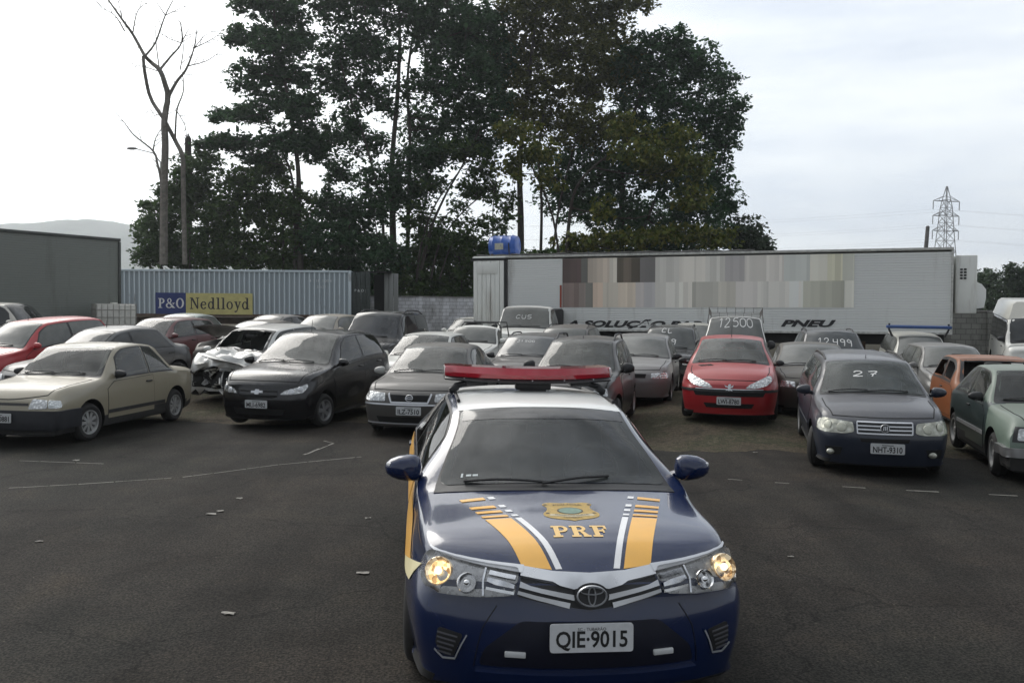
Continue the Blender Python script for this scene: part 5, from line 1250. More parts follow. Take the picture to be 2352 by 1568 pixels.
def gravel_mat():
    m, t, nn, p = nodes('dirt_and_gravel')
    a = nnoise(t, .9, 8, .7); c = nnoise(t, 13, 8, .75); v = nn.new('ShaderNodeTexVoronoi'); v.inputs['Scale'].default_value = 44
    cc = nn.new('ShaderNodeTexCoord'); t.links.new(cc.outputs['Object'], v.inputs['Vector'])
    base = nramp(t, a.outputs['Fac'], [(.3, (.030, .026, .020)), (.47, (.070, .058, .042)), (.58, (.046, .046, .028)), (.7, (.10, .088, .066))])
    g = nramp(t, nmath(t, 'ADD', nmath(t, 'MULTIPLY', c.outputs['Fac'], .7), nmath(t, 'MULTIPLY', v.outputs['Distance'], .25)), [(.3, (.4, .4, .4)), (.45, (1, 1, 1)), (.62, (1.9, 1.85, 1.7))])
    m1 = nn.new('ShaderNodeMix'); m1.data_type = 'RGBA'; m1.blend_type = 'MULTIPLY'; m1.inputs['Factor'].default_value = 1
    t.links.new(base.outputs[0], m1.inputs['A']); t.links.new(g.outputs[0], m1.inputs['B']); t.links.new(m1.outputs['Result'], p.inputs['Base Color'])
    p.inputs['Roughness'].default_value = .95; p.inputs['Specular IOR Level'].default_value = .2
    nbump(t, p, nmath(t, 'ADD', v.outputs['Distance'], c.outputs['Fac']), .9, .03)
    return m
xs = sorted(set([-3000, -800, -250, -100, -60, 60, 100, 250, 800, 3000] + [round(v, 2) for v in np.arange(-40, 40.1, .8)]))
ys = sorted(set([-60, -20, 90, 140, 260, 600, 1500, 3000] + [round(v, 2) for v in np.arange(-8, 60.1, .8)]))
vs = [(x, y, ground_z(x, y) + (.025 * noise.noise(Vector((x * .7, y * .7, 0))) - .028 if 12.5 < y < 45 else -.028)) for y in ys for x in xs]; nx = len(xs)
fs = [[j * nx + i, j * nx + i + 1, (j + 1) * nx + i + 1, (j + 1) * nx + i] for j in range(len(ys) - 1) for i in range(nx - 1)]
structure(mesh_obj('ground', vs, fs, gravel_mat()))
def asphalt_edge(x):
    b = 13.35 + 2.3 * sstep(1.0, -1.5, x) - .6 * sstep(3, 7, x)
    return b + .55 * noise.noise(Vector((x * .55, 3, 0))) + .24 * noise.noise(Vector((x * 3.1, 8, 0)))
vs = []; fs = []; ax = np.arange(-45, 45.01, .25); rows = [0, .35, .55, .7, .8, .87, .93, .965, .985, 1.0]
for x in ax:
    e = asphalt_edge(x)
    for k in rows:
        y = -20 + (e + 20) * k; vs.append((x, y, ground_z(x, y) + .004 - (.02 if k == 1 else 0)))
n = len(rows)
for i in range(len(ax) - 1):
    for k in range(n - 1): fs.append([i * n + k, (i + 1) * n + k, (i + 1) * n + k + 1, i * n + k + 1])
structure(mesh_obj('asphalt', vs, fs, asphalt_mat()))
LINE = plain('worn_white_line', (.17, .16, .145), .8, var=.35, scale=7)
def ground_line(pts, w, seed, keep=.8, name='road_marking'):
    rnd = random.Random(seed); mb = MB(); P = [on_ground(px, py, .0) for px, py in pts]
    for a, b in zip(P, P[1:]):
        d = (b - a); L = d.length; d.normalize(); nrm = Vector((-d.y, d.x, 0)); s_ = 0
        while s_ < L:
            l_ = min(rnd.uniform(.08, .5), L - s_)
            if rnd.random() < keep:
                q0, q1 = a + d * s_, a + d * (s_ + l_ * .96); w0, w1 = w * rnd.uniform(.35, 1), w * rnd.uniform(.35, 1)
                o = nrm * rnd.uniform(-.006, .006)
                mb.add([(q0 + nrm * w0 / 2 + o), (q0 - nrm * w0 / 2 + o), (q1 - nrm * w1 / 2 + o), (q1 + nrm * w1 / 2 + o)], [[0, 1, 2, 3]])
            s_ += l_
    for v in mb.v: v.z = .0095
    structure(mb.build(name, LINE, None, False))
ground_line([(20, 1122), (180, 1113), (420, 1097), (640, 1068), (830, 1050)], .03, 1, .85)
ground_line([(655, 1058), (705, 1043), (766, 1019), (738, 1012)], .045, 2, .9)
ground_line([(45, 1059), (240, 1066)], .03, 3, .7)
ground_line([(1672, 1101), (1780, 1109), (1990, 1122), (2100, 1128), (2340, 1140)], .05, 4, .62)
ground_line([(1760, 1382), (2010, 1390)], .02, 5, .45)
SCRAP = plain('pale_scrap', (.26, .245, .22), .8, var=.2)
rnd = random.Random(5)
for k, (px, py, sz) in enumerate([(485, 1182, .16), (505, 1175, .10), (548, 1146, .10), (836, 1318, .16), (525, 1411, .14), (1815, 1280, .08), (845, 1191, .07), (92, 1245, .10), (1735, 1040, .10), (175, 1058, .13)]):
    sz *= .62; p = on_ground(px, py); mb = MB(); vs = []
    for j in range(4):
        for i in range(5): vs.append(Vector((p.x + (i / 4 - .5) * sz + rnd.uniform(-.015, .015), p.y + (j / 3 - .5) * sz * .55 + rnd.uniform(-.015, .015), .010 + rnd.uniform(0, .007))))
    q = len(vs); vs += [v + Vector((0, 0, -.004)) for v in vs]
    f_ = [[j * 5 + i, j * 5 + i + 1, (j + 1) * 5 + i + 1, (j + 1) * 5 + i] for j in range(3) for i in range(4)]
    mb.add(vs, f_ + [[q + i for i in g[::-1]] for g in f_])
    tag(mb.build('litter_scrap', SCRAP, None, False), 'small pale scrap of litter lying on the open asphalt', 'litter', 'litter on the asphalt')

# ------------------------------------------------------------------ shipping container on its chassis
def xyz_frame(O, X, U):
    X = X.normalized(); U = (U - X * U.dot(X)).normalized(); Nn = X.cross(U)      # Nn points to the viewer's side
    return Matrix(((X.x, -Nn.x, U.x, O.x), (X.y, -Nn.y, U.y, O.y), (X.z, -Nn.z, U.z, O.z), (0, 0, 0, 1)))
def plane_hit(M, px, py):
    """local x, z of a pixel on the front plane of a frame"""
    d = _fw + _rt * ((px - CX) / F_PX) + _up * ((CY - py) / F_PX); o = Vector((0, 0, CAM_H)); Mi = M.inverted()
    lo, ld = Mi @ o, Mi.to_3x3() @ d; k = -lo.y / ld.y; q = lo + ld * k; return q.x, q.z
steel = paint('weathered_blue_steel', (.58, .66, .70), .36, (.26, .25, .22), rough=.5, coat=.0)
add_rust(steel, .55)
rust = plain('rusty_steel', (.10, .065, .045), .8, var=.4, scale=5)
YC = 49.0
BL, BR = at(268, 726, YC), at(806, 730, YC); TL = at(268, 615, YC)
MC = xyz_frame(BL, BR - BL, TL - BL); LC = (BR - BL).length; HC = 2.59
root = empty('shipping_container', BL); root.matrix_world = MC; tag(root, 'weathered light blue corrugated shipping container with a blue and yellow sign', 'container')
bpy.context.view_layer.update()
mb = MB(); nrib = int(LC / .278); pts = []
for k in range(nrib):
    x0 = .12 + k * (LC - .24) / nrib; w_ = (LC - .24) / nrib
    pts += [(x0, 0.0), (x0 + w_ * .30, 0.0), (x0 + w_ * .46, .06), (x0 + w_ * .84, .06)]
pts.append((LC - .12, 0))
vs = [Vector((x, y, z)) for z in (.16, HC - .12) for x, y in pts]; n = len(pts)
mesh_obj('side_panel', vs, [[i, i + 1, n + i + 1, n + i] for i in range(n - 1)], [steel, paint('shaded_blue_steel', (.32, .37, .40), .4, (.2, .12, .10), rough=.6, coat=.0)], root, fmat=[(0, 1, 1, 1)[i % 4] for i in range(n - 1)], smooth=False)  # darker colour on recessed and sloped faces paints in the rib shading
mb.box((LC / 2, 1.24, HC - .05), (LC - .02, 2.38, .03)); mb.box((LC / 2, 2.40, HC / 2), (LC - .3, .05, HC - .3)); mb.box((.05, 1.22, HC / 2), (.05, 2.3, HC - .3)); mb.build('shell', steel, root)
for nm_, c, d, mt in (('top_rail', (LC / 2, .02, HC - .06), (LC - .2, .10, .12), steel), ('bottom_rail', (LC / 2, .02, .08), (LC - .2, .12, .16), rust), ('corner_post', (.06, .03, HC / 2), (.16, .16, HC), steel), ('corner_post', (LC - .06, .03, HC / 2), (.16, .16, HC), steel), ('corner_post', (LC - .06, 2.36, HC / 2), (.16, .16, HC), steel)):
    m = MB(); m.box(c, d, 0, None, .015); m.build(nm_, mt, root)
# sign
sx0, sz1 = plane_hit(MC, 358, 671); sx1, sz0 = plane_hit(MC, 428, 721); sx2, _ = plane_hit(MC, 581, 700); sz1 = sz1 - .02
blue = plain('sign_blue', (.018, .035, .16), .55, var=.12, scale=4); yel = plain('sign_yellow', (.56, .50, .20), .6, var=.12, scale=3)
sg_ = MB(); sg_.box(((sx0 + sx1) / 2, -.055, (sz0 + sz1) / 2), (sx1 - sx0 - .01, .02, sz1 - sz0)); s1 = sg_.build('sign_panel', blue, root)
sg_ = MB(); sg_.box(((sx1 + sx2) / 2, -.0555, (sz0 + sz1) / 2 - .01), (sx2 - sx1 - .01, .02, sz1 - sz0)); s2 = sg_.build('sign_panel', yel, root)
# bold serif letters, unit height
def ser(x0, x1, y, t=.07): return rc(x0, y, x1, y + t)
GP = (.66, [rc(.10, .05, .28, .95), ser(0, .40, 0), ser(0, .36, .93), *arc_band(.34, .73, .30, .27, -90, 90, .17, .08), rc(.27, .46, .35, .54), rc(.27, .92, .35, 1)])
GA = (.92, [*arc_band(.36, .76, .22, .24, 0, 360, .12, .07, 16), *arc_band(.34, .26, .34, .28, 40, 330, .16, .09, 16), [(.22, .60), (.38, .60), (.88, .06), (.68, .02)], ser(.66, .94, 0, .06), [(.66, .34), (.76, .34), (.84, .50), (.76, .50)], ser(.64, .92, .48, .05)])
GO = (.80, arc_band(.40, .5, .40, .52, 0, 360, .19, .08, 24))
GN = (.86, [rc(.10, .04, .19, .96), rc(.66, .04, .76, .96), [(.08, .98), (.28, .98), (.78, .04), (.66, .0)], ser(0, .26, .93), ser(.55, .86, .93), ser(0, .30, 0)])
Ge = (.58, arc_band(.29, .33, .29, .35, 20, 330, .16, .08, 18) + [rc(.10, .34, .52, .41)])
Gd = (.66, arc_band(.27, .33, .27, .35, 0, 360, .14, .08, 18) + [rc(.40, .03, .56, 1.0), ser(.30, .5, .94), ser(.42, .66, 0)])
Gl = (.36, [rc(.10, .03, .26, 1.0), ser(0, .2, .94), ser(.0, .36, 0)])
Go = (.60, arc_band(.30, .33, .30, .35, 0, 360, .15, .08, 18))
Gy = (.62, [[(.06, .64), (.24, .64), (.40, .08), (.30, -.02)], [(.50, .64), (.58, .64), (.26, -.24), (.16, -.24)], ser(0, .30, .62, .06), ser(.42, .64, .62, .06), *arc_band(.12, -.20, .09, .08, 0, 360, .08, .07, 10)])
def serif_word(glyphs, x0, x1, z0, z1, parent, mt, y):
    mb = MB(); tot = sum(g[0] for g in glyphs) + .10 * (len(glyphs) - 1); poly_text(glyphs, Matrix.Identity(4), mb, 0, 1.0, .10)
    for v in mb.v: v.xyz = (x0 + (x1 - x0) * v.x / tot, y - v.z, z0 + (z1 - z0) * v.y)
    return mb.build('lettering', mt, parent, False)
w_ = sx1 - sx0; h_ = sz1 - sz0
serif_word([GP, GA, GO], sx0 + .09 * w_, sx1 - .06 * w_, sz0 + .28 * h_, sz1 - .26 * h_, s1, plain('sign_white', (.72, .72, .70), .6), -.068)
w_ = sx2 - sx1
serif_word([GN, Ge, Gd, Gl, Gl, Go, Gy, Gd], sx1 + .06 * w_, sx2 - .05 * w_, sz0 + .24 * h_, sz1 - .22 * h_, s2, plain('sign_ink', (.025, .022, .03), .6), -.0685)
mk = plain('stencil_white', (.62, .64, .64), .7, var=.3)
for txt, a, b in (('4 310 1004', (710, 650), (762, 640)), ('22G1', (728, 663), (748, 655))):
    x0, z0 = plane_hit(MC, *a); x1, z1 = plane_hit(MC, *b)
    lettering('stencil_mark', txt, .2, Matrix.Translation(((x0 + x1) / 2, -.052, (z0 + z1) / 2)) @ Matrix.Rotation(R(90), 4, 'X'), mk, root, width=x1 - x0)
dk_ = plain('dark_green_steel', (.035, .045, .042), .7, var=.35)
ig = plain('painted_dark_inside', (.012, .012, .012), .9)
def door(hx, hy, ang, mt):
    m = MB(); Mz = Matrix.Rotation(R(ang), 3, 'Z')
    for k in range(4 if ang < 0 else 3): c = Mz @ Vector((.13 + .27 * k, .0, 0)); m.box((hx + c.x, hy + c.y, HC / 2), (.25, .05 + .012 * (k % 2), HC - .16), 0, Mz, .01)
    for q in (.28, .72): c = Mz @ Vector((q, -.05, 0)); m.tube([(hx + c.x, hy + c.y, .15), (hx + c.x, hy + c.y, HC - .15)], .022, 6)
    return m.build('container_door', mt, root)
d1 = door(LC + .02, .05, -8, dk_); door(LC + 1.55, 1.9, 4, paint('pale_door_steel', (.30, .31, .30), .5, coat=0))
lettering('stencil_mark', 'P & O', .2, Matrix.Translation((LC + .48, -.12, HC * .58)) @ Matrix.Rotation(R(90), 4, 'X') @ Matrix.Rotation(R(0), 4, 'Y'), mk, d1, width=.5)
m = MB(); m.box((LC + 1.28, 2.0, HC / 2 - .1), (.62, .06, HC - .1)); m.box((LC + 1.0, 1.3, HC - .03), (2.0, 1.2, .06)); m.build('dark_end_panel', ig, root)  # flat near-black panel, shade of the open end put into its colour
m = MB(); m.box((LC / 2, .9, -.22), (LC, .18, .36)); m.box((LC / 2, 1.7, -.22), (LC, .18, .36)); m.build('chassis_beam', rust, root)
tm, wm = wheel_mesh(.48, 'steel')
for x in (1.4, 2.7, LC - 3.2, LC - 1.9):
    w = link(bpy.data.objects.new('wheel', wm), root); w.rotation_euler = (0, 0, R(-90)); w.location = (x, .25, -.72); link(bpy.data.objects.new('tyre', tm), w)
m = MB()
for x in (4.5, LC - 4.6):
    for y in (.9, 1.7): m.box((x, y, -.8), (.14, .14, .85))
islands(m.build('landing_leg', rust, root))

# ------------------------------------------------------------------ white box trailer
YL, YR = 33.6, 28.2
BL, BR, TL = at(1090, 757, YL), at(2187, 768, YR), at(1090, 591, YL)
MT = xyz_frame(BL, BR - BL, TL - BL); LT = (BR - BL).length; HT = (TL - BL).length
root = empty('box_trailer', BL); root.matrix_world = MT; tag(root, 'long white ribbed box trailer with black slogan and streaked stand-in panel', 'trailer'); bpy.context.view_layer.update()
wh = paint('trailer_white', (.80, .81, .79), .18, (.30, .29, .25), rough=.45, coat=.1)
wh2 = paint('trailer_offwhite', (.74, .75, .71), .26, (.30, .28, .24), rough=.55, coat=.0)
xd, _ = plane_hit(MT, 1166, 660)
prof = []; nr = 31; pz = (HT - .16) / nr
for k in range(nr): prof += [(.0, .06 + k * pz), (.0, .06 + k * pz + pz * .66), (.03, .06 + k * pz + pz * .74), (.03, .06 + k * pz + pz * .96)]
prof.append((0, .06 + nr * pz)); n = len(prof)
vs = [Vector((x, y, z)) for x in (xd, LT - .06) for y, z in prof]
mesh_obj('side_panel', vs, [[i, n + i, n + i + 1, i + 1] for i in range(n - 1)], wh, root, smooth=False)
m = MB(); m.box((LT / 2, 1.3, HT - .03), (LT - .04, 2.5, .04)); m.box((LT / 2, 2.56, HT / 2), (LT - .04, .05, HT - .1)); m.box((LT - .04, 1.3, HT / 2), (.05, 2.46, HT - .1)); m.box((.06, 1.3, HT / 2), (.05, 2.46, HT - .1)); m.box((LT / 2, 1.3, .03), (LT - .04, 2.46, .05)); m.build('shell', wh2, root)
m = MB(); rnd = random.Random(8)
m.box((LT / 2, .0, HT + .0), (LT, .08, .07)); m.box((LT - .03, -.012, HT / 2), (.06, .06, HT)); m.box((LT / 2 + xd / 2, -.006, .03), (LT - xd, .05, .07)); m.build('edge_trim', plain('trailer_trim', (.50, .50, .47), .5, var=.3), root)
m = MB(); pts = []
for k in range(60): pts.append((.1 + (LT * .62) * k / 59, .02 + rnd.uniform(-.02, .02), HT + .055 + rnd.uniform(-.012, .02)))
m.tube(pts, [rnd.uniform(.022, .05) for _ in pts], 6); m.build('rolled_tarpaulin', plain('dirty_tarpaulin', (.08, .08, .075), .8, var=.4), root)
add_rust(wh, .22, (1, 1, .12), (.22, .19, .15), 2.2); add_rust(wh2, .3, (1, 1, .12), (.20, .16, .12), 2.2)
# door end
m = MB(); x0, z1 = plane_hit(MT, 1090, 600); x1, _ = plane_hit(MT, 1160, 600); nd = 7
for k in range(nd):
    xx = x0 + (x1 - x0) * (k + .5) / nd; m.box((xx, -.10 - .012 * (k % 2), (z1 - .1) / 2), ((x1 - x0) / nd - .012, .05, z1 + .1), 0, None, .008)
dd = m.build('ribbed_door', wh2, root)
m = MB(); m.box(((x0 + x1) / 2 - .05, -.145, z1 - .28), ((x1 - x0) * .66, .02, .40), 0, None, .01); m.build('door_panel', wh2, dd)
m = MB(); m.box((x1 + .06, -.06, z1 / 2), (.09, .12, z1 + .1)); m.box(((x0 + x1) / 2, -.06, z1 + .06), (x1 - x0 + .2, .14, .09)); m.build('door_frame', plain('dark_door_frame', (.02, .02, .02), .7), root)
m = MB(); m.box(((x0 + x1) / 2, .0, HT - .05), (x1 - x0 + .1, .2, .12), 0, None, .03); m.build('gutter', wh2, root)
# generic stand-in for hidden writing, two rows of streaks
m_, t, nn, p = nodes('standin_panel'); at_ = nn.new('ShaderNodeVertexColor'); at_.layer_name = 'streak'; t.links.new(at_.outputs[0], p.inputs['Base Color']); p.inputs['Roughness'].default_value = .6
def lin(c): return tuple(((v / 255) / 12.92 if v < 11 else (((v / 255) + .055) / 1.055) ** 2.4) * 1.0 for v in c)
rows_ = (((588, 647), [(1292, (88, 74, 72)), (1325, (98, 80, 80)), (1335, (96, 98, 96)), (1350, (150, 142, 132)), (1372, (172, 162, 150)), (1400, (178, 176, 168)), (1417, (90, 84, 72)), (1432, (108, 98, 86)), (1450, (84, 78, 68)), (1470, (112, 112, 114)), (1505, (168, 170, 168)), (1560, (178, 178, 174)), (1620, (170, 172, 170)), (1665, (150, 150, 154)), (1710, (172, 172, 170)), (1760, (182, 182, 180)), (1800, (168, 176, 176)), (1860, (182, 184, 176)), (1900, (176, 178, 158)), (1935, (172, 178, 170)), (1962, None)]),
         ((647, 706), [(1292, (128, 112, 108)), (1330, (140, 130, 126)), (1345, (120, 122, 118)), (1362, (178, 160, 144)), (1385, (170, 166, 156)), (1420, (182, 172, 158)), (1460, (166, 164, 166)), (1480, (150, 152, 158)), (1505, (176, 178, 176)), (1560, (184, 184, 180)), (1590, (150, 152, 148)), (1650, (166, 166, 160)), (1690, (184, 184, 184)), (1740, (178, 180, 178)), (1790, (186, 188, 186)), (1845, (158, 162, 152)), (1890, (150, 154, 144)), (1940, (180, 184, 178)), (1962, None)]))
rnd = random.Random(4); vs = []; fs = []; cols = []
for (ya, yb), keys in rows_:
    for (a, c), (b, _) in zip(keys, keys[1:]):
        q = a
        while q < b - .5:
            e = min(b, q + rnd.uniform(4, 14)); d_ = rnd.uniform(.86, 1.10)
            k = len(vs)
            xa, za = plane_hit(MT, q, 646); xb, _ = plane_hit(MT, e, 646); _, zt = plane_hit(MT, 1640, ya); _, zb2 = plane_hit(MT, 1640, yb)
            vs += [(xa, -.010, zb2), (xb, -.010, zb2), (xb, -.010, zt), (xa, -.010, zt)]; fs.append([k, k + 1, k + 2, k + 3]); cols.append(tuple(min(.9, (1.06, 1.0, .93)[ci_] * (v * .72 + .28 * sum(lin(c)) / 3) * d_ * (1.25 if sum(lin(c)) < .8 else 1.7)) for ci_, v in enumerate(lin(c)))); q = e
bo = mesh_obj('standin_panel', vs, fs, m_, root, smooth=False)
ca = bo.data.color_attributes.new('streak', 'FLOAT_COLOR', 'CORNER')
for i, pl in enumerate(bo.data.polygons):
    for li in pl.loop_indices: ca.data[li].color = (*cols[i], 1)
x0, z0 = plane_hit(MT, 1288, 706); _, z1 = plane_hit(MT, 1288, 655); m = MB(); m.box((x0, -.012, (z0 + z1) / 2), (.07, .012, z1 - z0)); m.build('red_strip', plain('faded_red', (.30, .06, .03), .6), root)
bl = plain('slogan_black', (.014, .014, .016), .5)
for txt, a, b in (('A SOLUÇÃO PARA', 1298, 1640), ('PNEU', 1793, 1920)):
    x0, z0 = plane_hit(MT, a, 751.5); x1, _ = plane_hit(MT, b, 752); zz = z0
    lettering('slogan', txt, .30, Matrix.Translation(((x0 + x1) / 2, -.012, zz + (.135 if 'Ç' not in txt else .135))) @ Matrix.Rotation(R(90), 4, 'X'), bl, root, shear=.32, bold=.014, width=x1 - x0)
# refrigeration unit and fairing at the front end
x0, z1 = plane_hit(MT, 2193, 586); x1, z0 = plane_hit(MT, 2240, 720)
m = MB(); m.box(((x0 + x1) / 2 + .05, .75, (z0 + z1) / 2), (x1 - x0, 1.3, z1 - z0), 0, None, .03); ru = m.build('cooling_unit', wh2, root)
a0, b1 = plane_hit(MT, 2205, 615); a1, b0 = plane_hit(MT, 2222, 642); m = MB()
for i in range(2):
    for j in range(4): m.box((a0 + (a1 - a0) * (i + .5) / 2, .09, b0 + (b1 - b0) * (j + .5) / 4), ((a1 - a0) / 2 - .035, .03, (b1 - b0) / 4 - .04))
islands(m.build('vent', GAP, ru))
a0, b1 = plane_hit(MT, 2238, 645); a1, b0 = plane_hit(MT, 2262, 710); m = MB()
m.prism([(0, 0), (a1 - a0 - .05, .05), (a1 - a0, .35), (a1 - a0, (b1 - b0) * .7), (a1 - a0 - .12, b1 - b0 - .1), (0, b1 - b0)], 1.0, 0, Matrix.Translation((a0 + .07, 1.3, b0)) @ Matrix.Rotation(R(90), 4, 'X')); m.build('fan_cover', wh, ru)
m = MB(); m.box((LT / 2, .8, -.2), (LT - .3, .16, .34)); m.box((LT / 2, 1.8, -.2), (LT - .3, .16, .34)); m.box((LT * .45, .25, -.42), (LT * .35, .05, .5)); m.build('chassis_beam', BLACK, root)
for x in (1.6, 2.9, 4.2):
    w = link(bpy.data.objects.new('wheel', wm), root); w.rotation_euler = (0, 0, R(-90)); w.location = (x, .25, -.66); link(bpy.data.objects.new('tyre', tm), w)
m = MB()
for y in (.7, 1.9): m.box((LT - 2.6, y, -.75), (.16, .16, .95))
islands(m.build('landing_leg', rust, root))
# blue drum on the trailer roof
c = MT @ Vector((plane_hit(MT, 1138, 590)[0], 1.0, HT + .46))
dr = empty('water_drum', c); dr.matrix_world = Matrix.Translation(c) @ MT.to_3x3().to_4x4(); tag(dr, 'blue plastic water drum lying on the trailer roof beside the trees', 'drum')
m = MB(); m.lathe([(-.55, 0), (-.56, .28), (-.53, .37), (-.40, .40), (-.36, .425), (-.32, .40), (-.05, .405), (0, .425), (.05, .405), (.32, .40), (.36, .425), (.40, .40), (.53, .37), (.56, .28), (.55, 0)], 28); m.build('drum_body', plain('blue_drum_plastic', (.018, .085, .36), .38, var=.25, scale=4, coat=.3), dr)
m = MB(); m.box((-.08, -.41, -.03), (.34, .02, .24), 0, None, .006); m.build('paper_label', plain('drum_label', (.40, .40, .33), .7), dr)
m = MB(); m.box((0, 0, -.42), (1.1, .5, .08)); m.box((-.4, 0, -.36), (.1, .6, .1)); m.box((.4, 0, -.36), (.1, .6, .1)); m.build('cradle', plain('old_timber', (.10, .07, .045), .85, var=.3), dr)
m = MB(); m.tube([(.10, -.1, .38), (.10, -.1, .62)], .03, 8); m.tube([(.3, -.42, .1), (.34, -.44, -.3), (.36, -.46, -.9)], .02, 6); m.build('filler_pipe', BLACK, dr)

# ------------------------------------------------------------------ green truck box, water crate, walls
NR, FR = at(-30, 522, 26.4), at(276, 548, 30.4); zlow = 1.0
X = FR - NR; X.z = 0
MB_ = xyz_frame(Vector((NR.x, NR.y, zlow)) - X.normalized() * 4, X, Vector((0, 0, 1))); LB = X.length + 4; HB = (NR.z + FR.z) / 2 - zlow
root = empty('truck_box', (0, 0, 0)); root.matrix_world = MB_; tag(root, 'plain dark green cargo box body rising behind the red hatchback', 'truck box'); bpy.context.view_layer.update()
grn = paint('dark_green_box_paint', (.19, .205, .185), .3, (.085, .085, .075), rough=.5, coat=.1)
add_rust(grn, .4, (1, 1, .15), (.10, .10, .085), 1.4)
m = MB(); nr = 40; prof = []
for k in range(nr): z = .1 + k * (HB - .2) / nr; pz = (HB - .2) / nr; prof += [(0, z), (0, z + pz * .8), (.008, z + pz * .86), (.008, z + pz * .95)]
prof.append((0, HB - .1)); n = len(prof); vs = [Vector((x, y, z)) for x in (.05, LB - .05) for y, z in prof]
mesh_obj('side_panel', vs, [[i, n + i, n + i + 1, i + 1] for i in range(n - 1)], grn, root, smooth=False)
m = MB(); m.box((LB / 2, 1.25, HB - .03), (LB, 2.4, .05)); m.box((LB / 2, 2.46, HB / 2), (LB, .05, HB)); m.box((LB - .03, 1.25, HB / 2), (.05, 2.4, HB)); m.box((.03, 1.25, HB / 2), (.05, 2.4, HB)); m.box((LB / 2, 1.25, .03), (LB, 2.4, .06)); m.build('shell', grn, root)
m = MB(); m.box((LB / 2, -.01, HB - .05), (LB, .06, .10), 0, None, .01); m.box((LB - .04, -.012, HB / 2 - .05), (.09, .06, HB - .12), 0, None, .01); m.box((LB / 2, -.01, .05), (LB, .06, .1), 0, None, .01); m.build('edge_trim', plain('box_edge_trim', (.06, .066, .06), .5, .1), root)
m = MB(); m.box((LB / 2, .8, -.18), (LB, .15, .3)); m.box((LB / 2, 1.7, -.18), (LB, .15, .3)); m.build('chassis_beam', BLACK, root)
for x in (1.4, 2.7, LB - 1.5):
    w = link(bpy.data.objects.new('wheel', wm), root); w.rotation_euler = (0, 0, R(-90)); w.location = (x, .25, -.5); link(bpy.data.objects.new('tyre', tm), w)

c = at(262, 712, 29.0); ib = empty('water_crate', (c.x, c.y, 0), R(32)); gz = ground_z(c.x, c.y); ib.location.z = 2.03 - 1.12; tag(ib, 'white plastic water tank in a wire cage in front of the green truck box', 'water tank')
m = MB(); m.box((0, 0, .60), (1.16, .96, .96), 0, None, .07); m.lathe([(0, .11), (.05, .11), (.05, 0)], 16, 0, Matrix.Translation((0, 0, 1.08)), 'z'); m.build('tank', plain('white_tank_plastic', (.62, .61, .56), .5, var=.1), ib)
m = MB()
for z in (.18, .42, .66, .9, 1.08): m.tube([(-.6, -.5, z), (.6, -.5, z), (.6, .5, z), (-.6, .5, z), (-.6, -.5, z)], .011, 6)
for x in np.linspace(-.6, .6, 8):
    for y in (-.5, .5): m.tube([(x, y, .1), (x, y, 1.08)], .011, 6)
for y in np.linspace(-.5, .5, 6):
    for x in (-.6, .6): m.tube([(x, y, .1), (x, y, 1.08)], .011, 6)
m.build('wire_cage', plain('galvanised_wire', (.35, .34, .31), .5, .5), ib)
m = MB(); m.box((0, 0, .07), (1.2, 1.0, .03)); [m.box((x, 0, .02), (.1, 1.0, .08)) for x in (-.5, 0, .5)]; m.build('pallet', plain('old_timber', (.10, .07, .045), .85), ib)
h_ = 2.03 - 1.12 - gz - .03; m = MB(); nl = 5
for k in range(nl):
    z = gz + h_ * (k + .5) / nl
    for q in np.linspace(-.5, .5, 6): m.box((c.x + q, c.y, z + h_ / nl * .32), (.16, 1.0, h_ / nl * .25))
    for q in (-.4, 0, .4): m.box((c.x, c.y + q, z - h_ / nl * .15), (1.15, .1, h_ / nl * .6))
tag(m.build('pallet_stack', plain('old_timber', (.10, .07, .045), .85), None, False), 'stack of wooden pallets underneath the caged water tank', 'pallets')

